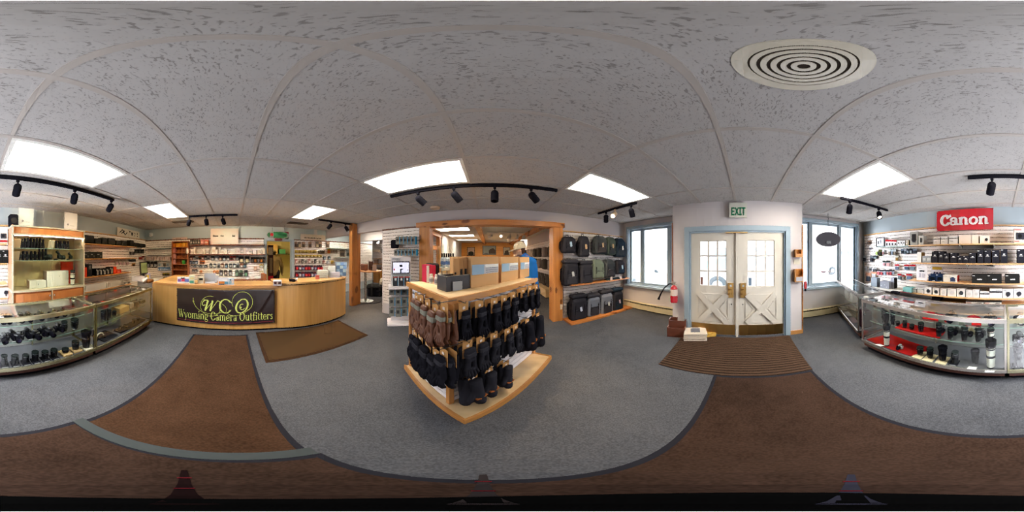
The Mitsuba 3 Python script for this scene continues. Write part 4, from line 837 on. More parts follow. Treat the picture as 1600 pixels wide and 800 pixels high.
# the same goods hang on the pier above the tower
n = 0
for y0, y1, xs in ((370, 382, (622.5, 628.5, 634.5, 640.5, 646.5)), (390, 399.5, (620, 625.5, 631, 636.5, 642, 648))):
    for x in xs:
        uu, z0 = on_v(x, y1, 3.2); _, z1 = on_v(x, y0, 3.2); c = thing('camera_pack', '%s grey and blue package on the pier above the white tower, from upper left' % ORD[n], 'package', 'packages on the pier'); n += 1
        obj('carton', move(rbox(.115, .06, z1 - z0), (uu, 3.2, z0)), GO, c); obj('blue_side', move(rbox(.014, .062, z1 - z0), (uu + .055, 3.2, z0)), BLU, c); obj('window', move(rbox(.05, .004, .06), (uu - .01, 3.168, (z0 + z1) / 2 - .02)), mat('3f3f3f'), c); obj('hook', tube([(uu, 3.16, z1 + .01), (uu, VN - .02, z1 + .01)], .004, 5), STEEL, c)
uu, z0 = on_v(617, 388, 3.25); tag(obj('black_speaker', move(rbox(.16, .14, .2, .02), (uu, 3.25, z0)), BLACK), 'small black speaker on the left edge of the pier above the tower', 'speaker')

# ---------------------------------------------------------------- people
def person(name, lab, at, yaw, J, clothes, hair, skin, parts):
    """J: joints in the figure's own frame, x forward, y left, z up."""
    t = thing(name, lab, 'person'); P = lambda m: move(m, at, yaw=yaw); b = lambda *q: [((J[a], ra), (J[c], rc)) for a, ra, c, rc in q]
    body = b(('hipL', .105, 'kneeL', .07), ('hipR', .105, 'kneeR', .07), ('kneeL', .07, 'ankL', .045), ('kneeR', .07, 'ankR', .045), ('hipL', .11, 'hipR', .11), ('pelvis', .13, 'waist', (.12, .16, .12)), ('waist', (.12, .16, .12), 'chest', (.135, .18, .13)), ('chest', (.13, .17, .12), 'neck', .07), ('shL', .075, 'shR', .075), ('chest', .13, 'shL', .07), ('chest', .13, 'shR', .07),
             ('shL', .072, 'elL', .05), ('shR', .072, 'elR', .05), ('elL', .048, 'wrL', .032), ('elR', .048, 'wrR', .032), ('neck', .058, 'skull', .05), ('skull', (.095, .076, .10), 'crown', (.09, .074, .085)), ('skull', .07, 'jaw', .045))
    body += b(('jaw', .042, 'chin', .03))
    for s in 'LR':
        w, e = np.array(J['wr' + s]), np.array(J['el' + s]); f = (w - e) / np.linalg.norm(w - e); side = np.cross(f, [1, 0, 0.2]); side /= np.linalg.norm(side); up = np.cross(f, side)
        pm = w + f * .085
        body.append(((w, .03), (pm, (.034, .034, .02))))
        for k, (o, L) in enumerate(((-.03, .065), (-.01, .078), (.01, .073), (.03, .055))):
            a0 = pm + up * o; a1 = a0 + f * L * .55 + side * .008; a2 = a1 + f * L * .4 + side * .02; body += [((a0, .0105), (a1, .0095)), ((a1, .0095), (a2, .008))]
        body += [((w + f * .03 - up * .02, .014), (w + f * .07 - up * .05, .011)), ((w + f * .07 - up * .05, .011), (w + f * .10 - up * .058, .009))]
        a = np.array(J['ank' + s]); body += [((a, .045), (a + [.02, 0, -.045], .04)), ((a + [-.03, 0, -.05], .035), (a + [.17, 0, -.055], .03))]
    key = obj('body', P(blob(body, .035, 6)), skin, t, True)
    for nm, bones, m in parts: obj(nm, P(blob(b(*bones), .035, 6)), m, t, True)
    return t, P
skin = mat('b98a70', 'gloss', .5)
J = dict(pelvis=(0, 0, .95), hipL=(0, .1, .93), hipR=(0, -.1, .93), kneeL=(.03, .11, .5), kneeR=(.03, -.11, .5), ankL=(0, .12, .085), ankR=(0, -.12, .085), waist=(.02, 0, 1.12), chest=(.05, 0, 1.36), neck=(.13, 0, 1.53), shL=(.07, .19, 1.44), shR=(.07, -.19, 1.44), elL=(.10, .24, 1.16), elR=(.10, -.24, 1.16), wrL=(.30, .16, 1.08), wrR=(.30, -.14, 1.08), skull=(.22, 0, 1.645), crown=(.205, 0, 1.69), jaw=(.275, 0, 1.575), chin=(.295, 0, 1.555))
BLUE = mat('1f5f9f'); u, v, _ = at_d(829, 400, 2.95)
t, P = person('person', 'person in a blue jacket and beige cap behind the glove stand, looking down', (u, v, 0), PI + .15, J, None, None, skin, [
    ('jacket', [('pelvis', .16, 'waist', (.15, .19, .14)), ('waist', (.15, .19, .14), 'chest', (.165, .21, .15)), ('chest', (.16, .2, .15), 'neck', .085), ('shL', .095, 'shR', .095), ('chest', .15, 'shL', .09), ('chest', .15, 'shR', .09), ('shL', .09, 'elL', .07), ('shR', .09, 'elR', .07), ('elL', .068, 'wrL', .05), ('elR', .068, 'wrR', .05)], BLUE),
    ('trousers', [('hipL', .125, 'kneeL', .09), ('hipR', .125, 'kneeR', .09), ('kneeL', .09, 'ankL', .07), ('kneeR', .09, 'ankR', .07), ('hipL', .13, 'hipR', .13)], mat('3a3f4a'))])
def head_bits(t, P, J, hairc, capc, tilt, beard=False, band=None):
    sk, cr = np.array(J['skull']), np.array(J['crown'])
    cap = lathe([(.112, 0), (.112, .03), (.105, .07), (.08, .105), (.045, .122), (0, .128)], 20); cap = (cap[0] * [1.0, .86, 1], cap[1])
    k = obj('cap', P(move(cap, cr + [-.005, 0, -.01], roll=-tilt)), capc, t, True)
    br = hull([((.09, s * .06, 0), (.02, .02, .006)) for s in (-1, 1)] + [((.19, s * .035, -.012), (.02, .02, .006)) for s in (-1, 1)]); obj('brim', P(move(br, cr + [0, 0, .0], roll=-tilt)), capc, k)
    if band: obj('band', P(move(lathe([(.1135, .0), (.1135, .028)], 20), cr + [-.005, 0, -.01], roll=-tilt)), band, k)
    obj('hair', P(blob([((sk + [-.035, 0, .02], (.075, .083, .07)), (sk + [-.04, 0, -.03], (.06, .074, .05)))], .03, 3)), hairc, t, True)
    for s in (-1, 1):
        obj('ear', P(move(hull([((0, 0, .012), (.014, .006, .018)), ((-.004, 0, -.015), (.009, .005, .012))]), sk + [-.0, s * .082, -.01])), skin, t, True)
        e = obj('eye', P(move(lathe([(0, -.011), (.008, -.008), (.011, 0), (.008, .008), (0, .011)], 10), sk + [.083, s * .033, .01])), mat('e2ddd8', 'gloss', .2), t, True); obj('pupil', P(move(rbox(.006, .008, .008), sk + [.094, s * .033, .006])), mat('2b211c'), e)
    obj('nose', P(move(hull([((.085, 0, .012), .009), ((.112, 0, -.025), .013), ((.09, 0, -.03), .014)]), sk)), skin, t, True)
    obj('mouth', P(move(rbox(.012, .045, .008, .002), sk + [.088, 0, -.062])), mat('8a5248'), t)
head_bits(t, P, J, mat('4a3527'), mat('b9ad94'), .25)
obj('cap_badge', P(move(rbox(.004, .04, .03), np.array(J['crown']) + [.10, 0, .03])), mat('6d7260'), t)
obj('collar', P(move(move(lathe([(.078, 0), (.085, .05), (.075, .055)], 16), (0, 0, 0), roll=.5), np.array(J['neck']) + [-.01, 0, -.02])), mat('b0494f'), t, True)
J = dict(pelvis=(0, 0, .95), hipL=(0, .1, .93), hipR=(0, -.1, .93), kneeL=(.02, .11, .5), kneeR=(.03, -.11, .5), ankL=(0, .12, .085), ankR=(0, -.12, .085), waist=(.0, 0, 1.12), chest=(.02, 0, 1.36), neck=(.04, 0, 1.52), shL=(.02, .21, 1.43), shR=(.02, -.21, 1.43), elL=(.02, .31, 1.16), elR=(.02, -.31, 1.16), wrL=(.10, .33, .92), wrR=(.10, -.33, .92), skull=(.08, 0, 1.63), crown=(.07, 0, 1.68), jaw=(.12, 0, 1.56), chin=(.15, 0, 1.535))
TAN = mat('9b8358'); u, v, _ = at_d(428, 400, 6.15)
t, P = person('person', 'person in a tan hooded sweatshirt seen from behind in the office doorway', (u, v, 0), PI - .08, J, None, None, skin, [
    ('sweatshirt', [('pelvis', .17, 'waist', (.15, .2, .14)), ('waist', (.15, .2, .14), 'chest', (.165, .22, .15)), ('chest', (.16, .2, .15), 'neck', .085), ('shL', .1, 'shR', .1), ('chest', .15, 'shL', .095), ('chest', .15, 'shR', .095), ('shL', .095, 'elL', .078), ('shR', .095, 'elR', .078), ('elL', .075, 'wrL', .055), ('elR', .075, 'wrR', .055)], TAN),
    ('trousers', [('hipL', .13, 'kneeL', .09), ('hipR', .13, 'kneeR', .09), ('kneeL', .09, 'ankL', .07), ('kneeR', .09, 'ankR', .07), ('hipL', .14, 'hipR', .14)], mat('1f1f22')),
    ('hood', [('chest', (.10, .13, .06), 'neck', (.10, .12, .07))], mat('8f774d'))])
head_bits(t, P, J, mat('3a2c20'), mat('a58a5a'), .05, band=mat('2a2622'))

# ---------------------------------------------------------------- the wooden counter with its banner
def dense(pts, step=.12):
    out = []
    for p, q in zip(pts, list(pts[1:]) + [pts[0]]):
        n = max(1, math.ceil(math.dist(p, q) / step)); out += [(p[0] + (q[0] - p[0]) * k / n, p[1] + (q[1] - p[1]) * k / n) for k in range(n)]
    return out
def slab(pts, z0, z1):
    """A plan polygon made solid between two heights."""
    c = np.array(dense(pts)); q = Polygon(c); p, f = trimesh.creation.triangulate_polygon(q, engine='earcut'); n = len(p)
    V = [np.column_stack([p, np.full(n, z)]) for z in (z0, z1)] + [np.column_stack([c, np.full(len(c), z)]) for z in (z0, z1)]
    m = len(c); i = np.arange(m); j = (i + 1) % m; o = 2 * n
    return np.vstack(V), np.vstack([f, np.asarray(f)[:, ::-1] + n, np.stack([i + o, j + o, j + o + m], 1), np.stack([i + o, j + o + m, i + o + m], 1)])
def spline(pts, n=8):
    from scipy.interpolate import CubicSpline
    p = np.array(pts, float); t = np.r_[0, np.cumsum(np.linalg.norm(np.diff(p, axis=0), axis=1))]; return [tuple(x) for x in CubicSpline(t, p)(np.linspace(0, t[-1], n * (len(p) - 1) + 1))]
FR1 = spline([(-3.18, -1.70), (-3.15, -.8), (-3.12, .3), (-3.10, .86)]); FR2 = spline([(-3.09, .86), (-3.00, 1.3), (-2.98, 1.7), (-3.03, 2.2), (-3.16, 2.6)])
back = lambda fr, d: [(u - d, v) for u, v in fr[::-1]]
ct = thing('sales_counter', 'long curved light wooden sales counter behind the shop banner', 'counter')
obj('front_panel', slab(FR1 + back(FR1, .04), .04, .93), 'counter_wood', ct, 30); obj('front_panel', slab(FR2 + back(FR2, .04), .04, .965), 'counter_wood', ct, 30)
obj('plinth', slab([(u - .03, v) for u, v in FR1] + back(FR1, .1), 0, .04), BLACK, ct); obj('plinth', slab([(u - .03, v) for u, v in FR2] + back(FR2, .1), 0, .04), BLACK, ct)
obj('top', slab([(u + .02, v) for u, v in FR1] + back(FR1, .62), .93, .97), 'counter_top_wood', ct); obj('top', slab([(u + .03, v) for u, v in FR2] + back(FR2, .6), .985, 1.02), 'counter_top_wood', ct)
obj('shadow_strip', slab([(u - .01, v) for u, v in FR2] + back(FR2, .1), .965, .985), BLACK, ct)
obj('end_panel', bx(-3.75, -3.16, 2.57, 2.605, .04, .965), 'counter_wood', ct); obj('end_panel', bx(-4.0, -3.18, -1.72, -1.69, .04, .95), 'counter_wood', ct); obj('return_top', bx(-4.7, -3.6, -1.75, -1.2, .93, .97), 'counter_top_wood', ct)
obj('edge_strip', slab([(u + .03, v) for u, v in FR1] + back(FR1, -.015), .925, .972), 'oak', ct)
fr = np.array(FR1)
def on_front(v, off):
    return np.interp(v, fr[:, 1], fr[:, 0]) + off
bv0, bv1, bz0, bz1 = -1.13, .80, .17, .885
nx, nz = 64, 26
s, q = np.meshgrid(np.linspace(0, 1, nx), np.linspace(0, 1, nz), indexing='ij')
def banner_at(a, b, off=0.0):
    """a along the banner from left to right, b up; the cloth sags between its eyelets and folds diagonally."""
    v = bv0 + a * (bv1 - bv0); z = bz0 + b * (bz1 - bz0) - .018 * (np.sin(PI * a) ** 2) * (1 - b) + .010 * np.sin(2 * PI * a) ** 2 * b
    fold = .010 * np.exp(-((a - .86 - (b - .5) * .22) / .02) ** 2) * (b > 0) + .008 * np.exp(-((a - .42 + (b - .6) * .25) / .025) ** 2) + .006 * np.sin(a * 9) * np.sin(b * 3)
    return np.stack([on_front(v, .022) + np.abs(fold) + off, v, z], -1)
P0, P1 = banner_at(s, q).reshape(-1, 3), banner_at(s, q, -.006).reshape(-1, 3)
i = np.arange(nx * nz).reshape(nx, nz); qd = np.stack([i[:-1, :-1], i[1:, :-1], i[1:, 1:], i[:-1, 1:]], -1).reshape(-1, 4); F = np.vstack([qd[:, [0, 1, 2]], qd[:, [0, 2, 3]]])
ring = np.r_[i[:, 0], i[-1, 1:], i[-2::-1, -1], i[0, -2:0:-1]]; rn = np.roll(ring, -1); N = nx * nz
F = np.vstack([F, F[:, ::-1] + N, np.stack([ring, ring + N, rn + N], 1), np.stack([ring, rn + N, rn], 1)])
bn = thing('shop_banner', 'dark brown vinyl shop banner with yellow lettering hung on the counter front', 'banner')
obj('cloth', (np.vstack([P0, P1]), F), mat('2c2022', 'gloss', .3), bn, True)
# lettering: a small serif alphabet of thick and thin strokes, cap height 1
def ell(cx, cy, rx, ry, a0=0, a1=360, n=28): return [(cx + rx * math.cos(math.radians(a)), cy + ry * math.sin(math.radians(a))) for a in np.linspace(a0, a1, n)]
def st(pts, w): return LineString(pts).buffer(w / 2, cap_style=2, join_style=1)
def ov(cx, cy, rx, ry, t=.15, th=.05): return Polygon(ell(cx, cy, rx, ry)).difference(Polygon(ell(cx, cy, rx - t, ry - th)))
def serif(x, y, w=.2): return st([(x - w / 2, y), (x + w / 2, y)], .05)
K_, k_ = .14, .05
X = .64
def stem(x, y0, y1, w=K_): return st([(x, y0), (x, y1)], w)
ARCH = lambda x0, x1: st(ell((x0 + x1) / 2, X - .2, (x1 - x0) / 2, .18, 180, 20), .07)
GL = {
 'W': (1.05, [st([(.1, 1), (.34, 0)], K_), st([(.34, 0), (.55, .9)], k_), st([(.5, 1), (.74, 0)], K_), st([(.74, 0), (.98, 1)], k_), serif(.1, .98, .26), serif(.5, .98, .24), serif(.97, .98, .22)]),
 'C': (.82, [ov(.45, .5, .42, .52, .16).difference(sbox(.62, .25, 1, .75)), st([(.74, .68), (.74, .97)], .05)]),
 'O': (.95, [ov(.47, .5, .44, .52, .17)]),
 'y': (.66, [st([(.08, X), (.34, 0)], K_), st([(.58, X), (.26, -.28), (.12, -.30)], .06), serif(.08, X - .02), serif(.58, X - .02)]),
 'o': (.68, [ov(.33, .32, .30, .34, .13)]), 'e': (.62, [ov(.31, .32, .28, .34, .13).difference(sbox(.38, .14, .8, .3)), st([(.12, .33), (.56, .33)], .05)]),
 'm': (1.08, [stem(.16, 0, X), stem(.53, 0, .5), stem(.9, 0, .5), ARCH(.16, .55), ARCH(.53, .92), serif(.16, .02, .26), serif(.53, .02, .24), serif(.9, .02, .26), serif(.1, X - .02, .14)]),
 'n': (.74, [stem(.16, 0, X), stem(.56, 0, .5), ARCH(.16, .58), serif(.16, .02, .26), serif(.56, .02, .26), serif(.1, X - .02, .14)]),
 'i': (.36, [stem(.17, 0, X), Point(.17, .88).buffer(.09), serif(.17, .02, .28), serif(.11, X - .02, .14)]),
 'g': (.66, [ov(.3, .42, .24, .23, .11), ov(.31, -.1, .28, .17, .08), st([(.16, .2), (.12, .1), (.45, .04)], .08), st([(.45, .58), (.62, .62)], .07)]),
 'a': (.64, [stem(.46, .06, .44), st(ell(.28, .44, .2, .19, 0, 150), .07), ov(.26, .18, .2, .2, .11), serif(.53, .03, .14)]),
 'r': (.54, [stem(.17, 0, X), st(ell(.36, .42, .18, .2, 170, 60), .07), Point(.46, .54).buffer(.07), serif(.17, .02, .28), serif(.1, X - .02, .14)]),
 'u': (.74, [stem(.16, .14, X), stem(.56, 0, X), st(ell(.33, .2, .17, .17, 180, 340), .07), serif(.1, X - .02, .16), serif(.5, X - .02, .16), serif(.62, .02, .14)]),
 't': (.44, [stem(.2, .08, .86), st([(.04, X - .02), (.4, X - .02)], .06), st(ell(.31, .12, .11, .1, 180, 320), .06)]),
 'f': (.46, [stem(.2, 0, .8), st(ell(.34, .82, .15, .17, 180, 40), .07), st([(.04, X - .02), (.42, X - .02)], .06), serif(.2, .02, .28)]),
 's': (.52, [st([(.42, .52), (.3, .61), (.15, .55), (.14, .42), (.3, .33), (.42, .22), (.36, .06), (.2, .03), (.08, .12)], .09)]), ' ': (.34, [])}
def serif_text(s_, size):
    out, x = [], 0
    for ch in s_:
        w, parts = GL[ch]; g = unary_union(parts) if parts else None
        if g is not None: out.append(affinity.scale(affinity.translate(g, x, 0), size, size, origin=(0, 0)))
        x += w
    return out, x * size
LIME, LIMED = mat('cfd272'), mat('b9bb62')
def on_banner(shape, a0, b0, asp, key, m):
    """shape drawn in units of the banner's height, its origin at (a0, b0)."""
    shape = shape.simplify(.002)
    for g in getattr(shape, 'geoms', [shape]):
        if g.area < 1e-6: continue
        v, f = prism(g, 1.0); v, f = cut_fine((v, f), .16); a = a0 + v[:, 0] / asp; b = b0 + v[:, 2]
        obj(key, (banner_at(a, b, .004 - .003 * v[:, 1]), f), m, bn)
asp = (bv1 - bv0) / (bz1 - bz0)
gl, W_ = serif_text('Wyoming Camera Outfitters', .25)
k = asp * .965 / W_
for g in gl: on_banner(affinity.scale(g, k, 1, origin=(0, 0)), .017, .125, asp, 'letter', LIME)
Wm = unary_union([st([(.30, .36), (.22, .30), (.18, .2), (.25, .16), (.30, .2)], .03), st([(.24, .37), (.42, .36)], .03), st([(.42, .36), (.30, -.02)], .07), st([(.30, -.02), (.62, .36)], .022), st([(.60, .36), (.50, -.02)], .07), st([(.50, -.02), (.80, .38), (.92, .30)], .022)])
Cm = unary_union([ov(1.10, .18, .26, .26, .075, .03).difference(sbox(1.2, .05, 1.5, .32)), st([(1.24, .36), (1.33, .30)], .03)])
Om = unary_union([affinity.skew(ov(1.72, .18, .25, .26, .07, .03), 14), st(ell(1.73, .15, .10, .10, 60, 330), .025), Point(1.68, .13).buffer(.035)])
A_ = lambda pts: spline([(a * asp, b) for a, b in pts], 8)
sw = [st(ell(.675 * asp, .665, .275, .285, -75, 205, 40), .014), st(ell(.36 * asp, .53, .28, .29, 75, 395, 44), .012), st(A_([(.18, .74), (.185, .62), (.215, .47), (.27, .36), (.35, .315), (.44, .34), (.49, .42)]), .013), st(A_([(.475, .62), (.505, .55), (.52, .45), (.50, .36)]), .012), st(A_([(.53, .33), (.58, .285), (.64, .29), (.70, .36), (.735, .46)]), .012), st([(.176 * asp, .66), (.19 * asp, .62)], .03)]
for g in (Wm, Cm, Om): on_banner(affinity.scale(g, .70, .80, origin=(0, 0)), .225, .41, asp, 'monogram', LIME)
for g in sw: on_banner(g, 0, 0, asp, 'flourish', LIMED)
obj('red_line', (lambda a: (np.vstack([banner_at(a, .045 + 0 * a, .003), banner_at(a, .065 + 0 * a, .003)]), np.vstack([[[k, k + 1, k + 41], [k, k + 41, k + 40]] for k in range(39)])))(np.linspace(.01, .99, 40)), mat('7c2b38'), bn)
for a in (.012, .5, .988):
    for b in (.03, .97): obj('eyelet', move(move(lathe([(.004, 0), (.010, 0), (.010, .006), (.004, .006)], 10), roll=PI / 2), banner_at(np.array(a), np.array(b), .0)), STEEL, bn)

# ---------------------------------------------------------------- goods on the counter
def facing(x, y0, y1, x0, x1, u, dpt=.12, z=None):
    """A stand-up thing on the counter: (place, width, height), turned to the middle of the room."""
    p = u / math.tan(bearing(x)); zb = z if z is not None else .971; d = math.hypot(u, p); w = d * (x1 - x0) / 800 * PI; h = EYE + d * math.tan((400 - y0) / 800 * PI) - zb
    return (u, p, zb), w, h, math.atan2(p, u) - PI / 2
def put_at(at, yaw): return lambda m, x=0, y=0, z=0, **k: move(move(m, (x, y, z), **k), at, yaw=yaw)
def carton(name, lab, x0, x1, y0, u, c, marks=(), dpt=.1, z=None, cat='box', group=None):
    at, w, h, yw = facing((x0 + x1) / 2, y0, 0, x0, x1, u, z=z); t = thing(name, lab, cat, group); P = put_at(at, yw)
    obj('body', P(rbox(w, dpt, h)), mat(c), t)
    for a0, a1, b0, b1, cc in marks: obj('print', P(rbox((a1 - a0) * w, .004, (b1 - b0) * h), ((a0 + a1) / 2 - .5) * w, -dpt / 2 - .002, b0 * h), mat(cc), t)
    return t, P, w, h
carton('card_display', 'white card display with purple and red print on the left of the counter', 277, 296, 433, -3.35, 'd5d2d6', ((.05, .3, .25, .7, '7a5a9c'), (.35, .6, .3, .75, 'b5445e'), (.62, .95, .2, .7, '5d6fae'), (.3, .6, .78, .98, '3a3230')))
carton('leaflet_holder', 'white and green leaflet box beside the purple card display on the counter', 295.5, 304, 430, -3.32, 'd3d2b8', ((.1, .8, .1, .4, '4a8a78'), (.2, .8, .6, .8, 'd9cf8a')), dpt=.16)
t, P, w, h = carton('card_terminal', 'cream card terminal with a black screen on the counter', 309, 318, 433, -3.4, 'cfcbb8', ((.25, .85, .55, .85, '22211f'),), cat='terminal')
t, P, w, h = carton('monitor_back', 'grey back of a flat monitor on the counter over the banner', 319.5, 337, 427, -3.55, 'aeb2b8', (), dpt=.04, cat='monitor')
obj('stand_leg', P(rbox(.05, .05, h * .8), .12, -.05, .0, roll=-.3), mat('b5b8bd', 'gloss'), t); obj('foot', P(rbox(w * .9, .22, .015), 0, -.05, 0), mat('b5b8bd', 'gloss'), t)
carton('postcard_rack', 'wide rack of white and orange postcards on the counter', 341, 357, 434, -3.3, 'c9cace', ((.05, .6, .15, .5, 'c9793f'), (.1, .9, .55, .9, 'dcdad8'), (.62, .95, .1, .45, '5f8ea3'), (.05, .6, .02, .13, '3e5a6a')), cat='rack')
carton('leaflet_holder', 'pale blue leaflet box at the right of the orange postcard rack', 357, 365.5, 435, -3.3, 'b9c8d2', ((.1, .5, .1, .6, '8fb2bd'), (.55, .9, .3, .8, 'd8cfc2'), (.2, .5, .7, .9, '3f3e44')))
carton('card_display', 'small white tray of photo cards where the counter steps up', 427, 440, 438, -3.12, 'cfcac6', ((.1, .45, .3, .85, '4a2f2c'), (.55, .9, .3, .85, '55403a'), (.4, .6, .3, .8, 'b5a69a')), dpt=.2)
Z2 = 1.021
tag(obj('stapler', move(rbox(.14, .07, .05, .01), (-3.15, 1.19, Z2), yaw=.3), BLACK), 'black stapler on the higher counter top', 'stapler')
tag(obj('tissue', move(hull([((0, 0, 0), .02), ((.04, .03, .05), .012), ((.08, 0, .02), .02)]), (-3.2, 1.28, Z2 + .015)), mat('d9d6d2')), 'crumpled white tissue beside the black stapler', 'tissue')
carton('pen_cup', 'pink cup of pens on the higher counter', 493, 499, 430, -3.25, 'b5685c', ((.2, .8, .6, .95, '9c4a44'),), dpt=.1, z=Z2, cat='cup')
carton('wire_basket', 'pale woven basket on the higher counter right of the pink cup', 496, 512, 422, -3.4, 'c3c6bd', ((.06, .94, .1, .14, 'a2a59c'), (.06, .94, .35, .39, 'a2a59c'), (.06, .94, .6, .64, 'a2a59c')), dpt=.22, z=Z2, cat='basket')
carton('paper_tray', 'tall stack of white paper trays at the right end of the counter', 513, 524, 416, -3.5, 'd6d3ce', ((.1, .9, .3, .32, 'b5b2ae'), (.1, .9, .6, .62, 'b5b2ae')), dpt=.3, z=Z2, cat='tray')
carton('paper_tray', 'lower pale box before the paper trays at the right end of the counter', 516, 531, 425, -3.3, 'c9cbd6', ((.05, .95, .4, .43, 'a9abb6'),), dpt=.2, z=Z2, cat='tray')
t, P, w, h = carton('brochure_rack', 'tiered rack of blue brochures at the right end of the counter', 524, 541, 409, -3.45, '7f8f9c', (), dpt=.08, z=Z2, cat='rack')
for r in range(4):
    for c in range(3): obj('brochure', P(rbox(w * .3, .012, h * .22), (c - 1) * w * .31 + r * .01, -.05 - .035 * (3 - r), h * (.05 + .235 * r), pitch=-.25), mat(('6d8fb8', '8aa3bd', '5c7391', 'a3b4bf')[(r + c) % 4]), t)
# desk behind the left end, with the old monitor
tag(obj('low_desk', bx(-4.6, -3.75, -2.5, -1.8, 0, .86), mat('cfcdc8')), 'pale low desk behind the left end of the counter', 'desk')
at, w, h, yw = facing(225, 410, 0, 219, 231, -4.2, z=.90); P = put_at(at, yw + .5)
t = thing('computer_monitor', 'black flat monitor tilted on the desk behind the left end of the counter', 'monitor'); obj('bezel', P(rbox(w * 1.1, .05, h * .85, .01), 0, 0, .09, roll=.08), BLACKG, t); obj('screen', P(rbox(w * .9, .004, h * .68), 0, -.028, .14, roll=.08), mat('5f6a45', 'gloss', .1), t); obj('foot', P(rbox(.28, .18, .03, .008), 0, 0, -.035), BLACK, t); obj('neck', P(rbox(.06, .04, .12), 0, .02, -.02), BLACK, t)
carton('computer_case', 'white box at the left end of the counter before the old monitor', 206, 226, 432, -3.75, 'cfd0d4', (), dpt=.3, z=.87)
carton('card_display', 'small colourful parcel between the white box and the counter', 229, 235, 427, -3.9, '8c8fa8', ((.1, .6, .3, .8, 'b5a03f'),), dpt=.1, z=.87)
tag(obj('crumpled_paper', move(hull([((0, 0, 0), .06), ((.12, .05, .03), .05), ((.05, .12, .09), .03)]), (-3.3, -2.02, .94)), mat('cfcbc4')), 'crumpled white paper on the glass case beside the counter', 'paper')
tag(obj('wicker_tray', move(rbox(.3, .2, .07, .02), (-3.55, -2.05, .88)), mat('9a6a3c')), 'brown tray between the glass case and the counter', 'tray')

# ---------------------------------------------------------------- the wall behind the counter
def wx(x, y, t=0.0): v, z = on_u(x, y, UW + t); return v, z
def hung(x0, x1, y0, y1, c1, c2, lab, group, t0=.03, th=.035, name='blister_pack', wallf=None, hook=True):
    """A pack hanging on the wall behind the counter: card and product."""
    v0, z0 = wx(x0, y1, t0); v1, z1 = wx(x1, y0, t0); k = thing(name, lab, 'package', group); va, vb = min(v0, v1), max(v0, v1)
    obj('card', bx(UW + t0, UW + t0 + .012, va, vb, z0, z1), mat(c1), k); obj('product', bx(UW + t0 + .012, UW + t0 + th, va + (vb - va) * .15, vb - (vb - va) * .15, z0 + (z1 - z0) * .12, z0 + (z1 - z0) * .6), mat(c2), k)
    if hook: obj('hook', bx(UW + .02, UW + t0 + .07, (va + vb) / 2 - .004, (va + vb) / 2 + .004, z1 - .005, z1 + .004), STEEL, k)
def row(xs, w, y0, y1, cols, what, where, name='blister_pack', th=.035, t0=.03):
    for k, x in enumerate(xs):
        c1, c2 = cols[k % len(cols)]; hung(x, x + w, y0, y1, c1, c2, '%s %s' % (what, where) + (', %s from left' % ORD[k] if len(xs) > 1 else ''), what + 's ' + where, t0, th, name)
DK = [('2e3036', '8f949b'), ('3b3f48', 'c2c6c9'), ('6b7078', '2f3238'), ('55382f', 'c9c3bd'), ('2b2d33', '6f93ad')]
row([297, 301.5, 306, 310.5, 315, 319.5, 324], 3.8, 400, 406, [('8c4a44', 'd8d0c8'), ('2c2e33', 'b5b5b5'), ('c5c5c8', '3d3f45'), ('9a5a3c', '2c2c2e')], 'small pack', 'in the top row right of the cubby shelf')
row([330, 336, 342, 348, 354], 4.8, 400, 407.5, [('3a3d44', 'aeb7bf'), ('7a8896', 'd9dce0'), ('55474a', 'a39a94'), ('2d2f36', '9fb4c4')], 'pack', 'in the top row over the monitor')
row([359.5, 364, 368.5], 4.2, 400, 407, [('a33b3b', '2b2b2b'), ('6d2f2f', 'c9bdb5'), ('4a4d55', 'b3b3b3')], 'red pack', 'in the top row')
row([374, 383], 6.3, 400.5, 411, [('2b2a2a', 'bda68a')], 'large pack', 'with a pale window in the top row')
row([392, 396.5, 401, 405.5, 410.3], 4.3, 402, 410.5, [('1f2022', '3a3a3c'), ('262729', 'a3703c')], 'dark pouch', 'at the right end of the top row', th=.07)
row([296, 300.5, 305], 4, 407.5, 412.5, [('33405a', '9fb0c0'), ('2b2d33', '7c95a8')], 'blue pack', 'below the top row by the cubby shelf')
row([312, 316], 3.8, 407, 412, [('b5622f', '3d3230')], 'orange pack', 'beside the blue packs')
row([298, 302.5, 307, 311.5, 316, 320], 3.9, 414, 418.2, [('5d6570', 'c9cdd2'), ('2e3138', '8fa0b0')], 'grey pack', 'in the third row right of the cubby shelf')
row([327.5, 333.5, 339.5, 345.5, 351.5, 358, 364, 369.5, 375, 380.5], 4.4, 411.5, 418.5, DK, 'dark pack', 'in the middle row over the counter')
row([300, 304.5], 3.9, 421, 425, [('2c2f36', 'b9bdc4')], 'dark pack', 'in the low row right of the cubby shelf'); row([312, 333, 338], 3.6, 422.5, 427, [('b5672f', 'd3b79a')], 'small orange pack', 'in the low row')
row([343, 350, 357.5], 5, 422, 430.5, [('303237', '98a1aa'), ('3b3134', 'b9adaa')], 'square dark pack', 'in the low row'); row([367.5, 374, 381.5], 5.3, 422, 432, [('3d4a48', '6f8a80'), ('4a6254', '2b2c2e'), ('26282b', '5f8a76')], 'green pack', 'in the low row')
row([384], 5.5, 431, 437, [('aeb5bd', 'dfe3e6')], 'silver ring light pack', 'under the green packs'); row([396.5], 4.5, 416, 423, [('b08a7c', 'c4a597')], 'pinkish card', 'hanging right of the dark packs')
row([405.5, ], 5.5, 412.5, 418.5, [('9c8a5c', 'cfd3d6')], 'yellow topped pack', 'hanging near the office door'); row([405.5], 5.5, 423, 429.5, [('b3a58c', 'd3cfc8')], 'beige pack', 'hanging low near the office door')
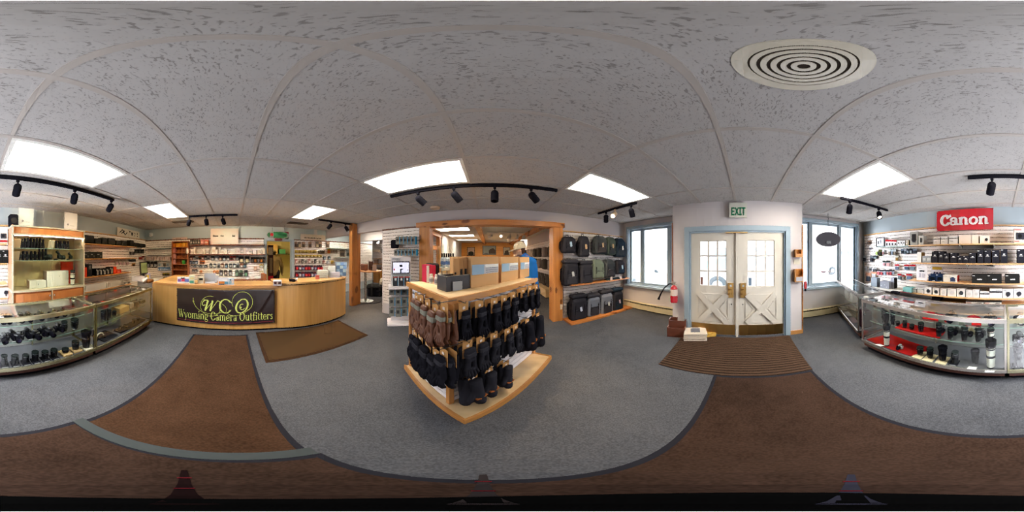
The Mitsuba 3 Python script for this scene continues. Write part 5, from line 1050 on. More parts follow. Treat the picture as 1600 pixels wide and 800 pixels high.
row([229.5, 235.5, 241], 4.6, 409, 418, [('262729', '9fa4a8'), ('2b2b2e', 'b5b2ac')], 'black strap pack', 'left of the cubby shelf'); row([247, 255, 260], 4.2, 411, 416, [('c3ccd6', '7f8c99'), ('8c7a66', '4d4a46')], 'small pale pack', 'left of the cubby shelf')
row([247, 250.2, 253.4, 256.6, 259.8, 263], 2.9, 417.5, 422.6, [('3a6ea8', 'b5cadb'), ('4a86c0', 'd3dde4')], 'blue battery pack', 'left of the cubby shelf')
row([254, 257.6, 261.2], 3.2, 426.5, 430.5, [('b59a2f', '3d3a33'), ('8f8430', '2c2c2c')], 'yellow pack', 'in the upper low row left of the cubby shelf'); row([255, 259, 263], 3.4, 433, 437.3, [('8c7a3a', '2e2e2e'), ('2c2f33', 'c2b24a')], 'yellow and black pack', 'in the lowest row left of the cubby shelf')
BR = [('8a7560', '4f443c'), ('6f6459', 'b5a28c'), ('96836d', '3c3632')]
row([460, 465.5, 472, 482, 493, 498, 510], 4.6, 378, 387, BR, 'brown pack', 'in the top row right of the office door')
row([461 + 2.8 * k for k in range(12)], 2.3, 391, 395.6, [('b89a3a', '6f5f33'), ('c9b05a', '8c7a4a')], 'small yellow pack', 'in the upper yellow row right of the office door')
row([497, 499.6, 502.2, 504.8], 2.2, 391.5, 396.5, [('2a2522', '5c4a3c')], 'small black pack', 'at the end of the upper yellow row')
row([461 + 2.8 * k for k in range(15)], 2.3, 398, 402.3, [('b08f35', '77683a'), ('c4a850', 'd8cfae')], 'small yellow pack', 'in the lower yellow row right of the office door')
row([461, 466, 471, 476, 481.5, 486, 491, 498], 3.4, 405, 411.3, [('a87c74', 'd9cfc9'), ('c9c0b8', '7a6a64'), ('2c2a2c', '8c8480'), ('b5aea8', '6a625e')], 'small card', 'in the fourth row right of the office door')
RD = [('3a1f2b', 'b5303a'), ('23222e', 'c9c4cf'), ('4a1f28', '8a8fa8'), ('2a2630', 'd3474a')]
row([461 + 4.75 * k for k in range(9)], 4.3, 414.5, 422, RD, 'dark red box', 'in the upper red row by the office door', th=.08); row([461 + 4.75 * k for k in range(7)], 4.3, 424.5, 432.5, RD, 'dark red box', 'in the lower red row by the office door', th=.08)
row([505, 512], 4, 400.5, 405.5, [('2f3136', '9aa4b0')], 'blue grey pack', 'left of the glass shelf by the pine post'); row([511.5], 4.5, 389, 396, [('c09a2f', 'b04a35')], 'yellow and red pack', 'left of the glass shelf by the pine post')
row([504, 510.5, 517], 4, 407, 412.5, [('8c5f55', 'c9b5aa'), ('b5bcc4', 'dfe3e6'), ('c9a24a', '8f7a4a')], 'mixed pack', 'above the white paper trays'); row([531, 541], 7.5, 391, 401, [('7a6d60', '3f3a36'), ('8f9296', '2f3033')], 'large pack', 'under the glass shelf by the pine post')
row([516, 520, 524], 3.2, 391, 395, [('8a7a6a', '5c5048')], 'small brown pack', 'under the glass shelf by the pine post')
# shelves on that wall and what stands on them
def shelf_u(lab, x0, x1, y, m='case_wood', dpt=.26, th=.02):
    v0, z = wx(x0, y, dpt); v1, _ = wx(x1, y, dpt); return tag(obj('wall_shelf' if m != GLASS else 'glass_shelf', bx(UW + .02, UW + dpt, min(v0, v1), max(v0, v1), z - th, z), m), lab, 'shelf'), z
GS = mat('9fb0ad', 'gloss', .15)
_, zA = shelf_u('dark wooden shelf under the white panel behind the counter', 296, 414, 382.5); _, zB = shelf_u('dark wooden shelf with a row of small white boxes behind the counter', 296, 415, 397.2)
shelf_u('upper narrow grey shelf left of the cubby shelf', 229, 267, 388.5, GS, .2, .012); shelf_u('middle narrow grey shelf left of the cubby shelf', 229, 267, 398, GS, .2, .012); _, zC = shelf_u('lower narrow grey shelf with pale boxes left of the cubby shelf', 227, 267, 406.8, GS, .2, .012); shelf_u('glass shelf on the wall beside the pine post', 514, 556, 387.6, GS, .25, .012); shelf_u('low glass shelf on the wall beside the pine post', 527, 556, 402.5, GS, .25, .012)
def boxes_u(items, z, what, where, group, t=.2, dpt=.12):
    for k, (x0, x1, y0, c, c2) in enumerate(items):
        v0, z1 = wx(x0, y0, t); v1, _ = wx(x1, y0, t); b = thing('small_box', '%s %s' % (what, where) + (', %s from left' % ORD[k] if len(items) > 1 else ''), 'box', group)
        obj('carton', bx(UW + t - dpt, UW + t, min(v0, v1), max(v0, v1), z, z1), mat(c), b)
        if c2: obj('print', bx(UW + t, UW + t + .003, min(v0, v1) + .015, max(v0, v1) - .015, z + (z1 - z) * .3, z + (z1 - z) * .6), mat(c2), b)
boxes_u([(297 + 3.9 * k, 300.4 + 3.9 * k, 374.5, '4a4640', 'a39f98') for k in range(4)] + [(313, 318.5, 374.5, 'b5756a', 'd3a398'), (319, 325.5, 374.5, 'b8604a', 'd3b5a0')], zA + .001, 'box', 'on the top shelf behind the counter', 'boxes on the top shelf behind the counter')
rng = random.Random(8); it, x = [], 298
while x < 412:
    w = rng.choice([3.2, 4, 4.6, 5.4]); it.append((x, x + w, rng.choice([386, 387.5, 389, 390]) + (1.5 if x > 345 else 0), rng.choice(['d0c3b6', 'd9cfc5', 'c9bcae', 'd3cac4']), rng.choice([None, None, 'b59a8c', '8f8a88']))); x += w + rng.choice([.3, .6, 1.2])
boxes_u(it, zB + .001, 'small white box', 'on the long shelf behind the counter', 'small white boxes on the long shelf')
boxes_u([(228 + 4.3 * k, 231.6 + 4.3 * k, 401.5, ('cdb8ac', 'd5c5ba', 'c3aca2')[k % 3], None) for k in range(9)], zC + .001, 'pale box', 'on the narrow shelf left of the cubby shelf', 'pale boxes on the narrow shelf', t=.16)
boxes_u([(372, 412, 379, 'cfc6bb', 'b5a89c')], zA + .001, 'long flat white box', 'on the top shelf right of the white panel', None)
# wooden cubby unit
va, za = wx(268.5, 431, .2); vb, zb = wx(294, 377, .2); t = thing('cubby_shelf', 'tall brown wooden cubby shelf on the wall behind the counter', 'shelf unit')
u0 = UW + .02
obj('back', bx(u0, u0 + .015, va, vb, za, zb), 'cubby_wood', t)
for v in (va, vb - .025): obj('side', bx(u0, u0 + .2, v, v + .025, za, zb), 'cubby_wood', t)
for k in range(7): obj('shelf_board', bx(u0, u0 + .19, va, vb, za + (zb - za) * k / 6.05, za + (zb - za) * k / 6.05 + .02), 'cubby_wood', t)
for k in range(1, 5): obj('divider', bx(u0, u0 + .03, va + (vb - va) * k / 5, va + (vb - va) * k / 5 + .02, za, zb - .17), 'cubby_wood', t)
h = (zb - za) / 6.05
for k in range(5): tag(obj('film_box', bx(u0 + .03, u0 + .17, va + .04 + k * .11, va + .04 + k * .11 + .10, za + 5 * h + .022, za + 5 * h + .022 + .13), mat(('b8641f', 'c98a2f', 'c97f22', 'd39a3a', 'b5731f')[k])), '%s orange box from the left on top of the cubby shelf' % ORD[k], 'box', 'orange boxes in the cubby shelf')
for k, (q, c) in enumerate(((4, 'b5756a'), (3, 'c08a80'), (2, 'c79a92'))): tag(obj('film_box', bx(u0 + .03, u0 + .15, va + .03, va + .12, za + q * h + .022, za + q * h + .18), mat(c)), '%s pink box from the top at the left side of the cubby shelf' % ORD[k], 'box', 'pink boxes in the cubby shelf')
tag(obj('green_box', bx(u0 + .04, u0 + .14, va + .36, va + .45, za + 2 * h + .022, za + 2 * h + .15), mat('3f8a3f')), 'small green box in the middle of the cubby shelf', 'box')
v, z = wx(293, 394, .24); tag(obj('plush_toy', move(hull([((0, 0, 0), (.05, .05, .06)), ((0, 0, .10), .04)]), (UW + .26, v, z)), mat('cfc5b8')), 'small pale plush hanging at the right edge of the cubby shelf', 'toy')
def panel_u(x0, x1, y0, y1, t, c, lab, marks=(), name='sign_panel', th=.015):
    v0, z0 = wx(x0, y1, t); v1, z1 = wx(x1, y0, t); k = thing(name, lab, 'sign'); obj('board', bx(UW + t, UW + t + th, v0, v1, z0, z1), mat(c), k)
    for a0, a1, b0, b1, cc in marks: obj('print', bx(UW + t + th, UW + t + th + .003, v0 + a0 * (v1 - v0), v0 + a1 * (v1 - v0), z0 + b0 * (z1 - z0), z0 + b1 * (z1 - z0)), mat(cc), k)
    return k
panel_u(329, 372.5, 357, 381.8, .12, 'd3bfb2', 'large pale panel standing on the top shelf behind the counter', ((.08, .28, .47, .56, '6a5f58'), (.36, .48, .48, .56, '6a5f58'), (.78, .88, .46, .57, '5a504a'), (.1, .14, .54, .6, '6a5f58'), (.54, .56, .58, .6, '8a7f78')))
panel_u(269, 293, 370.5, 374.3, .04, 'cdb9a8', 'narrow pale strip sign above the cubby shelf', ((.25, .6, .3, .6, '9c7f72'),)); panel_u(469.5, 508, 368, 374.6, .04, 'd3c3ae', 'narrow lettered strip sign right of the office door')
v0, z0 = wx(475, 373, .06); v1, z1 = wx(503, 369.5, .06)
for k in range(6): obj('print', bx(UW + .056, UW + .059, v0 + (v1 - v0) * (k + .1) / 6, v0 + (v1 - v0) * (k + .85) / 6, z0 + .02, z0 + .06), mat('6a5c4e'), 'sign_panel_002')
# inflatable airship over the office door
v, z = wx(435, 367.5, .35); t = thing('toy_airship', 'green and white inflatable airship with a red gondola above the office door', 'ornament')
L = .37; prof = [(0, -L)] + [(.115 * math.sin(a) ** .8, -L * math.cos(a)) for a in np.linspace(.25, PI - .25, 14)] + [(0, L)]
P = lambda m: move(move(m, pitch=-PI / 2), (UW + .35, v, z))
obj('envelope', P(lathe(prof, 24)), mat('b9bfbd', 'gloss', .3), t, True)
obj('green_band', P((lambda m: (m[0], m[1][(m[0][m[1]][:, :, 0].mean(1) > .06) & (np.abs(m[0][m[1]][:, :, 1].mean(1)) < .10) & (m[0][m[1]][:, :, 2].mean(1) > -.20) & (m[0][m[1]][:, :, 2].mean(1) < .26)]))(lathe([(r * 1.02 + .002, q) for r, q in prof[1:-1]], 24))), mat('2f7d52', 'gloss', .3), t)
obj('green_nose', P(lathe([(0, -L - .006)] + [(r * 1.02 + .002, q) for r, q in prof[1:4]], 20)), mat('2f7d52', 'gloss', .3), t, True)
obj('red_disc', move(move(lathe([(0, 0), (.05, 0), (.05, .012), (0, .012)], 20), roll=PI / 2), (UW + .35 + .10, v - .24, z + .0)), mat('b5303a'), t)
obj('gondola', move(rbox(.08, .24, .08, .02), (UW + .36, v - .0, z - .185)), mat('5c1c24', 'gloss'), t)
for s in (-1, 1): obj('fin', move(move(rbox(.02, .12, .08), (0, 0, 0)), (UW + .35, v + .29, z + (.04 if s > 0 else -.12))), mat('8c2f36' if s > 0 else '39463f'), t)
for s in (-1, 1): obj('hanging_wire', tube([(UW + .35, v + s * .2, z + .08), (UW + .35, v + s * .2, CZ)], .003, 4), BLACK, t)
# counter ledge at the back and the office seen through its door
t = thing('back_counter', 'brown wooden work counter along the wall behind the sales counter', 'counter'); obj('top', bx(UW + .02, UW + .5, -.1, 1.0, .74, .78), 'case_wood', t); obj('front', bx(UW + .44, UW + .47, -.1, 1.0, .0, .74), 'cubby_wood', t); obj('end', bx(UW + .02, UW + .5, .92, 1.02, .0, .98), 'cubby_wood', t)
t = thing('tall_banner', 'tall dark banner with red foot and white emblem inside the office doorway', 'banner'); v0, _ = on_u(418.5, 400, -5.65); v1, _ = on_u(427, 400, -5.65); zt = on_u(422, 383, -5.65)[1]
obj('cloth', bx(-5.67, -5.65, v0, v1, .05, zt), mat('2b1d18'), t); obj('red_foot', bx(-5.648, -5.643, v0, v1, .05, on_u(422, 431, -5.65)[1]), mat('8c2028'), t); obj('emblem', bx(-5.648, -5.643, v0 + .02, v1 - .02, zt - .35, zt - .08), mat('9c8f7d'), t); obj('figure', bx(-5.648, -5.643, v0 + .06, v1 - .03, zt - 1.0, zt - .45), mat('5f4f3c'), t); obj('foot', bx(-5.75, -5.58, v0, v1, 0, .05), BLACK, t)
t = thing('office_shelf', 'high shelf with boxes on the yellow wall of the office', 'shelf'); obj('board', bx(-7.19, -6.85, .3, 2.6, 1.62, 1.65), mat('4a4335'), t)
for k, (v, w, h, c) in enumerate(((1.35, .3, .34, 'b5884a'), (1.75, .35, .42, 'b98d52'), (2.15, .28, .2, '4f8a5c'), (1.0, .3, .25, 'c9b98a'))): tag(obj('storage_box', bx(-7.15, -6.9, v - w / 2, v + w / 2, 1.651, 1.651 + h), mat(c)), ('brown box left of the tan capped person on the office shelf', 'larger brown box above the capped person in the office', 'green box on the office shelf right of the person', 'cream box at the left of the office shelf')[k], 'box')

# ---------------------------------------------------------------- floor mats
def floor_mat(lab, pts, m, z, rim=.035, rc=None):
    t = thing('floor_mat', lab, 'mat'); q = Polygon(pts)
    lay('pile', q.buffer(-rim, join_style=2), z + .004, m, t); lay('rubber_edge', q.difference(q.buffer(-rim, join_style=2)), z, rc or mat('2f2f33'), t, lip=z)
    return t
floor_mat('large dark brown entrance mat under the camera, running in from the doors', [(1.70, .33), (1.68, -.73), (-.56, -.80), (-.50, .30)], 'mat_dark', .006)
floor_mat('reddish brown runner mat leading to the counter banner', [(-.56, -.77), (-.53, .27), (-2.93, .26), (-2.88, -.72)], 'mat_red', .008)
tag(lay('mat_strip', Polygon([(-.50, .29), (-.575, .29), (-.605, -.80), (-.53, -.80)]), .014, mat('4c4e50'), lip=.014), 'grey ribbed joint strip between the two long mats', 'strip')
floor_mat('brown rubber backed mat on the carpet before the right end of the counter', [(-1.97, .40), (-3.02, .42), (-2.93, 1.85), (-2.98, 2.24), (-1.98, 2.16)], mat('4a3728'), .006, .05, mat('3d2c22'))
t = thing('ribbed_mat', 'dark brown ribbed walk-off mat at the foot of the double doors', 'mat')
lay('backing', Polygon([(1.70, 1.0), (1.69, -.74), (2.82, -.78), (2.82, 1.10)]), .006, mat('33271f'), t, lip=.006)
for k in range(20):
    a = k / 20; u0, u1 = 1.70 + 1.11 * a, 1.70 + 1.11 * (k + .62) / 20; lay('rib', Polygon([(u0, 1.0 + .1 * a), (u0, -.74 - .04 * a), (u1, -.74 - .04 * a), (u1, 1.0 + .1 * a)]), .014, mat('4e3d33'), t, lip=.008)

# ceiling air outlet, smoke detector, vents
cu, cv = .40, -.15; t = thing('ceiling_diffuser', 'round ringed air outlet in the ceiling near the camera', 'air vent')
CRM = mat('bfb8a3', 'gloss', .4)
lay('flange', Point(cu, cv).buffer(.185, 24).difference(Point(cu, cv).buffer(.145, 24)), CZ - .012, CRM, t, lip=-.012); lay('throat', Point(cu, cv).buffer(.145, 24), CZ - .001, mat('37322b'), t)
for k, r in enumerate((.139, .113, .087, .061, .034)): lay('ring', Point(cu, cv).buffer(r, 24).difference(Point(cu, cv).buffer(max(.0, r - .016), 24)), CZ - .014, CRM, t, lip=-.012)
def disc_at(x, y, r, lab, cat, name, m, z=CZ):
    az = bearing(x); d = (z - EYE) / math.tan((400 - y) / 800 * PI); u, v = d * math.sin(az), d * math.cos(az)
    tag(obj(name, move(lathe([(0, 0), (r, 0), (r * .9, -.035), (0, -.04)], 24), (u, v, z - .003)), m), lab, cat)
disc_at(680, 323.5, .10, 'round cream smoke detector on the ceiling before the pine opening', 'smoke detector', 'smoke_detector', mat('cdb99c'))
for x, y, l in ((465, 348.5, 'dark ceiling grille over the right end of the counter'), (286, 346, 'small dark ceiling grille above the left end of the counter')):
    d = (CZ - EYE) / math.tan((400 - y) / 800 * PI); u, v = d * math.sin(bearing(x)), d * math.cos(bearing(x)); tag(obj('ceiling_grille', bx(u - .12, u + .12, v - .3, v + .3, CZ - .02, CZ - .003), mat('4f4a45')), l, 'vent')
tag(obj('wall_speaker', bx(UW + .0, UW + .1, -3.0, -2.9, 2.28, 2.42), mat('dcdcd8')), 'small white sensor high in the corner left of the counter wall', 'sensor')

# ---------------------------------------------------------------- glass cases
FELT = mat('5a5e60'); ZT, ZD, ZM, ZU = .89, .185, .50, .70
def case(lab, p, q, edge=0, ends=(1, 1), depth=.55, frame=None, mid=True, back='8a8f8a', base='case_wood', deckm=None, front=-.0, group=None):
    """A glass counter case along the plan segment p-q (its glass front); depth goes to the left of p->q."""
    p, q = np.array(p, float), np.array(q, float); L = np.linalg.norm(q - p); a = math.atan2(*(q - p)[::-1]); fm = frame or ALU
    t = thing('display_case', lab, 'display case', group); nn = max(2, int(L / .06)); nd = 6
    def O(name, boxes, m, **k):
        return obj(name, [move(grid_box((x0, y0, z0), (x1, y1, z1), (max(1, min(nn, int(abs(x1 - x0) / .06))), max(1, int(abs(y1 - y0) / .1)), 1)), (*p, 0), yaw=a) for x0, x1, y0, y1, z0, z1 in boxes], m, t, True, edge=edge, **k)
    def S(name, org, e1, e2, n1, n2, m):
        s, r = np.meshgrid(np.linspace(0, 1, n1 + 1), np.linspace(0, 1, n2 + 1), indexing='ij'); V = np.array(org) + s[..., None] * np.array(e1) + r[..., None] * np.array(e2)
        i = np.arange(s.size).reshape(s.shape); f = np.stack([i[:-1, :-1], i[1:, :-1], i[1:, 1:], i[:-1, 1:]], -1).reshape(-1, 4)
        return obj(name, move((V.reshape(-1, 3), np.vstack([f[:, [0, 1, 2]], f[:, [0, 2, 3]]])), (*p, 0), yaw=a), m, t, edge=edge)
    O('toe_kick', [(.06, L - .06, .07, depth - .03, 0, .07)], BLACK); O('base', [(.02, L - .02, .03, depth, .07, .16)], base); O('deck', [(0, L, .0, depth, .16, ZD)], deckm or FELT)
    O('lower_rail', [(0, L, -.012, .012, .155, .20), (0, .02, 0, depth, .155, .20), (L - .02, L, 0, depth, .155, .20)], fm)
    O('upper_rail', [(0, L, -.014, .02, ZT - .04, ZT + .004), (0, L, depth - .03, depth, ZT - .03, ZT + .003), (0, .022, 0, depth, ZT - .03, ZT + .003), (L - .022, L, 0, depth, ZT - .03, ZT + .003)], fm)
    O('post', [(0, .022, 0, .022, .16, ZT)], fm); O('post', [(L - .022, L, 0, .022, .16, ZT)], fm); O('post', [(0, .022, depth - .022, depth, .16, ZT)], fm); O('post', [(L - .022, L, depth - .022, depth, .16, ZT)], fm)
    S('front_glass', (0, 0, .2), (L, 0, 0), (0, 0, ZT - .24), nn, 1, GLASS); S('top_glass', (0, .0, ZT - .002), (L, 0, 0), (0, depth, 0), nn, nd, GLASS)
    if ends[0]: S('end_glass', (.01, 0, .2), (0, depth, 0), (0, 0, ZT - .24), nd, 1, GLASS)
    if ends[1]: S('end_glass', (L - .01, 0, .2), (0, depth, 0), (0, 0, ZT - .24), nd, 1, GLASS)
    O('back_door', [(.02, L / 2 + .02, depth - .012, depth - .006, .2, ZT - .03)], mat(back)); O('back_door', [(L / 2 - .02, L - .02, depth - .02, depth - .014, .2, ZT - .03)], mat(back))
    if mid:
        S('glass_shelf', (.03, .14, ZM), (L - .06, 0, 0), (0, depth - .18, 0), nn, 3, GLASS); O('shelf_edge', [(.03, L - .03, .135, .141, ZM - .006, ZM)], mat('7fa095', 'gloss', .1))
    S('glass_shelf', (.03, .2, ZU), (L - .06, 0, 0), (0, depth - .24, 0), nn, 3, GLASS); O('shelf_edge', [(.03, L - .03, .196, .202, ZU - .006, ZU)], mat('7fa095', 'gloss', .1))
    O('shelf_bracket', [(L / 2 - .01, L / 2 + .01, depth - .05, depth - .03, .2, ZU + .02)], fm)
    return t
GOLD = mat('b3a88f', 'metal', .3); VF = -1.60
case('glass display case next to the counter, filled with lenses and cartons', (-1.425, VF), (-2.92, VF), depth=.55, frame=GOLD, base='case_wood', ends=(0, 1))
case('glass display case of black lenses below the tall wooden cabinet, cut by the photo edge', (-.06, VF), (-1.42, VF), edge=2, depth=.55, frame=GOLD, ends=(0, 0))
case('long glass display case with red cloth in front of the red sign wall', (1.84, VF), (-.055, VF), depth=.55, ends=(1, 0))
case('angled glass display case reaching to the right window', (3.74, -2.34), (2.10, -1.74), depth=.52, ends=(1, 0), mid=True)

# ---------------------------------------------------------------- lenses and cameras
LB, LB2, RUB = mat('161719', 'gloss', .45), mat('1d1e20'), mat('111113')
LW, LRED = mat('d5d2cb', 'gloss', .3), mat('8c2a2a', 'gloss')
PRO = {}
def lens(lab, x, v, z, h, r, kind='zoom', group=None, edge=0, u=None):
    u = v * math.tan(bearing(x)) if u is None else u; t = thing('camera_lens', lab, 'lens', group); A = lambda pr, n=18: (lambda m: move(m, (u, v, z + .001)))(lathe(pr, n)); o = lambda nm, pr, m: obj(nm, A(pr), m, t, True, edge=edge)
    w = kind.startswith('white'); bm = LW if w else LB
    o('mount', [(0, 0), (r * .72, 0), (r * .74, h * .05), (r * .78, h * .06)], STEEL if not w else RUB)
    o('barrel', [(r * .8, h * .05), (r * .86, h * .2), (r * .9, h * .34), (r * .9, h * .52)], bm)
    za, zb = (.36, .56) if not w else (.40, .49); fa, fb = (.66, .78) if not w else (.69, .75)
    o('zoom_ring', [(r * .9, h * za), (r * .955, h * (za + .01)), (r * .955, h * (zb - .01)), (r * .9, h * zb)], RUB)
    o('front_barrel', [(r * .9, h * .5), (r * .9, h * .62), (r * .97, h * .68), (r * .97, h * .80)], bm)
    o('focus_ring', [(r * .95, h * fa), (r * 1.0, h * (fa + .01)), (r * 1.0, h * (fb - .01)), (r * .95, h * fb)], RUB)
    if 'hood' in kind: o('hood', [(r * .98, h * .76), (r * 1.12, h * .84), (r * 1.15, h), (r * 1.08, h), (r * .98, h * .86), (0, h * .86)], RUB)
    else: o('cap', [(r * .98, h * .79), (r * .98, h * .97), (r * .9, h), (0, h * .995)], LB2)
    o('stripe', [(r * .975, h * .795), (r * .985, h * .80), (r * .985, h * .812), (r * .975, h * .815)], LRED if w else mat('8f9296', 'gloss'))
    return t
def lens_px(lab, x0, x1, yt, v, z, kind='zoom', group=None, edge=0):
    x = (x0 + x1) / 2; d = abs(v / math.cos(bearing(x))); r = d * (x1 - x0) / 800 * PI / 2; return lens(lab, x, v, z, max(.05, EYE + d * math.tan((400 - yt) / 800 * PI) - z), r * .97, kind, group, edge)
def camera(lab, x, v, z, s=1.0, yaw=0.0, col=None, group=None, edge=0, lensy=True, u=None):
    u = v * math.tan(bearing(x)) if u is None else u; t = thing('camera', lab, 'camera', group); P = lambda m, a=(0, 0, 0), **k: move(move(m, a, s=s, **k), (u, v, z + .001), yaw=yaw); c = col or LB
    obj('body', P(rbox(.135, .06, .085, .012)), c, t, edge=edge); obj('grip', P(rbox(.035, .085, .08, .012), (-.058 * s, -.012 * s, 0)), RUB, t, edge=edge); obj('viewfinder', P(rbox(.06, .06, .045, .012), (0, 0, .08 * s)), c, t, edge=edge); obj('flash_shoe', P(rbox(.022, .022, .006), (0, .005, .124 * s)), STEEL, t, edge=edge)
    if lensy:
        L = obj('lens', P(move(lathe([(0, 0), (.034, 0), (.036, .03), (.034, .05), (.037, .055), (.037, .085), (.031, .087), (.028, .075), (0, .07)], 16), pitch=PI / 2), (0, -.03 * s, .043 * s)), RUB, t, True, edge=edge); obj('glass', P(move(lathe([(0, .076), (.028, .0755)], 14), pitch=PI / 2), (0, -.03 * s, .043 * s)), mat('3a3550', 'gloss', .05), L, edge=edge)
    obj('dial', P(lathe([(.0, .0), (.012, .0), (.012, .012), (0, .012)], 10), (.045 * s, 0, .085 * s)), STEEL, t, edge=edge)
    return t
def card_at(lab, x, v, z, w=.07, h=.06, c='cdcab9', yaw=0.0, flat=False, name='price_card', group=None, edge=0):
    u = v * math.tan(bearing(x)); return tag(obj(name, move(move(rbox(w, .003, h), pitch=(-.5 if not flat else -1.25)), (u, v, z + .002), yaw=yaw), mat(c), edge=edge), lab, 'card', group)
def plinth(lab, x, v, z, w, d, h, c, edge=0, group=None, strip=False):
    u = v * math.tan(bearing(x)); t = thing('lens_stand', lab, 'stand', group); obj('block', move(rbox(w, d, h, .003), (u, v, z + .001)), mat(c) if isinstance(c, str) else c, t, edge=edge)
    if strip: obj('name_strip', move(rbox(w * .7, .002, .010), (u, v + d / 2 + .002, z + .006)), mat('b9b9b4'), t, edge=edge)
    return z + h + .001
# deck of the left cases: the row of black lenses on black stands and the ones on tan blocks
GL1 = 'lenses on black stands in the left case'
for k, (x0, x1, yt) in enumerate(((1, 12.5, 555), (17, 30, 555), (34.5, 46, 554), (49, 61, 549), (64.5, 76, 548.5), (78.5, 90, 545.5))):
    v = -1.70; x = (x0 + x1) / 2; z = plinth('%s black lens stand from the left edge in the left glass case' % ORD[k], x, v, ZD, .095, .13, .012, BLACK, group='black lens stands in the left case', strip=True)
    lens_px('%s black lens from the left edge on the deck of the left glass case' % ORD[k], x0, x1, yt, v - .01, z, group=GL1)
for k, (x0, x1, yt, v) in enumerate(((96, 108, 544.5, -1.71), (111.5, 124, 533, -1.72), (127, 142, 517, -1.68))):
    x = (x0 + x1) / 2; z = plinth('%s of three tan lens blocks at the case joint' % ORD[k], x, v, ZD, .13, .15, .03, 'c9a878' if k < 2 else 'd8d3c5', group='tan lens blocks'); lens_px(('short black lens on the first tan block in the left case', 'taller black lens on the second tan block in the left case', 'large black telephoto lens on the pale block at the case joint')[k], x0, x1, yt, v, z, 'zoom_hood' if k == 2 else 'zoom')
for k, (x0, x1, yt) in enumerate(((185, 192, 510), (192.5, 200, 508), (206, 212, 499), (213, 219, 498))):
    v = -1.76; x = (x0 + x1) / 2; lens_px('%s of four small black lenses on the black stand near the counter' % ORD[k], x0, x1, yt, v, ZD + .03, group='small lenses near the counter')
u0, u1 = [-1.76 * math.tan(bearing(x)) for x in (183, 222)]; tag(obj('long_stand', bx(u0, u1, -1.84, -1.68, ZD + .001, ZD + .028), BLACK), 'long black stand under the small lenses near the counter', 'stand')
u0, u1 = [-1.75 * math.tan(bearing(x)) for x in (156, 178)]; tag(obj('black_pad', bx(u0, u1, -1.95, -1.66, ZD + .001, ZD + .02), BLACK), 'black pad on the deck right of the case joint', 'pad')
u = -1.75 * math.tan(bearing(157)); t = thing('headset', 'white and black headset standing on the deck at the case joint', 'headset'); g = np.linspace(-.3, PI + .3, 12)
obj('band', tube(np.stack([u + .075 * np.cos(g), -1.76 + 0 * g, ZD + .055 + .075 * np.sin(g)], 1), .012, 8), LW, t, True)
for s in (-1, 1): obj('ear_pad', move(lathe([(0, -.015), (.03, -.015), (.034, 0), (.03, .015), (0, .015)], 14), (u + s * .075, -1.76, ZD + .04), roll=PI / 2), RUB, t, True)
# middle shelves
for k, x in enumerate((6, 17, 29, 41, 54, 67, 78, 90)):
    camera('%s black camera from the left edge on the middle shelf of the left case' % ORD[k], x, -1.80 - .08 * (k % 2), ZM, .95, PI + .25 * math.sin(k * 2.1), group='cameras on the middle shelf of the left case')
for k, x in enumerate((22, 48, 80)): card_at('%s white mark card before the cameras on the middle shelf' % ORD[k], x, -1.745, ZM, .05, .025, 'dcdcd8', flat=False, name='mark_card', group='white mark cards')
for k, (x0, x1, yt) in enumerate(((95, 106, 502), (110, 123, 498))): lens_px(('black lens left of the tall telephoto on the middle shelf', 'larger black lens above the telephoto on the middle shelf')[k], x0, x1, yt, -1.82, ZM)
for k, (x0, x1, yt) in enumerate(((146, 152, 495), (157, 166, 485), (167, 174, 484), (175, 182, 486))): lens_px('%s black lens on the middle shelf right of the case joint' % ORD[k], x0, x1, yt, -1.82, ZM, group='lenses on the middle shelf right of the joint')
for k, (x, c, w, h, d) in enumerate(((188, 'c9a56a', .28, .10, .2), (203, 'b5aa98', .12, .1, .1), (212, '4f4a44', .1, .08, .1), (221, '57544c', .14, .06, .12))): tag(obj('carton', move(rbox(w, d, h), (-1.9 * math.tan(bearing(x)), -1.9, ZM + .002)), mat(c)), ('tan carton on the middle shelf near the counter', 'grey carton right of the tan one in the glass case', 'small dark carton in the glass case near the counter', 'flat dark carton at the counter end of the glass case')[k], 'box')
# upper shelves
for k, x in enumerate((4, 12, 32, 43, 62, 82, 97)):
    camera('%s camera from the left edge on the upper shelf of the left case' % ORD[k], x, -1.95, ZU, .95, PI - .2 * math.sin(k * 3.3), group='cameras on the upper shelf of the left case')
for k, x in enumerate((31, 104)): card_at(('pale price card on the upper shelf under the tall cabinet', 'pale price card on the upper shelf near the case joint')[k], x, -1.86, ZU, .08, .05, 'cfcbb8', yaw=0)
for k, (x, c, w, h) in enumerate(((118, '3f3a3a', .3, .05), (140, 'a83230', .16, .06), (150, '2b2b2b', .2, .07), (160, 'c03a2c', .14, .05), (170, '3c3833', .14, .06), (178, '857c66', .1, .06), (186, '56524a', .1, .07), (194, '7d7358', .08, .07), (203, '8f865f', .07, .07), (211, '8a8262', .07, .07), (219, '75704f', .07, .07))): tag(obj('product_box', move(rbox(w, .14, h), (-1.97 * math.tan(bearing(x)), -1.97, ZU + .002)), mat(c)), '%s box from the case joint on the upper shelf towards the counter' % ORD[k], 'box', 'boxes on the upper shelf towards the counter')
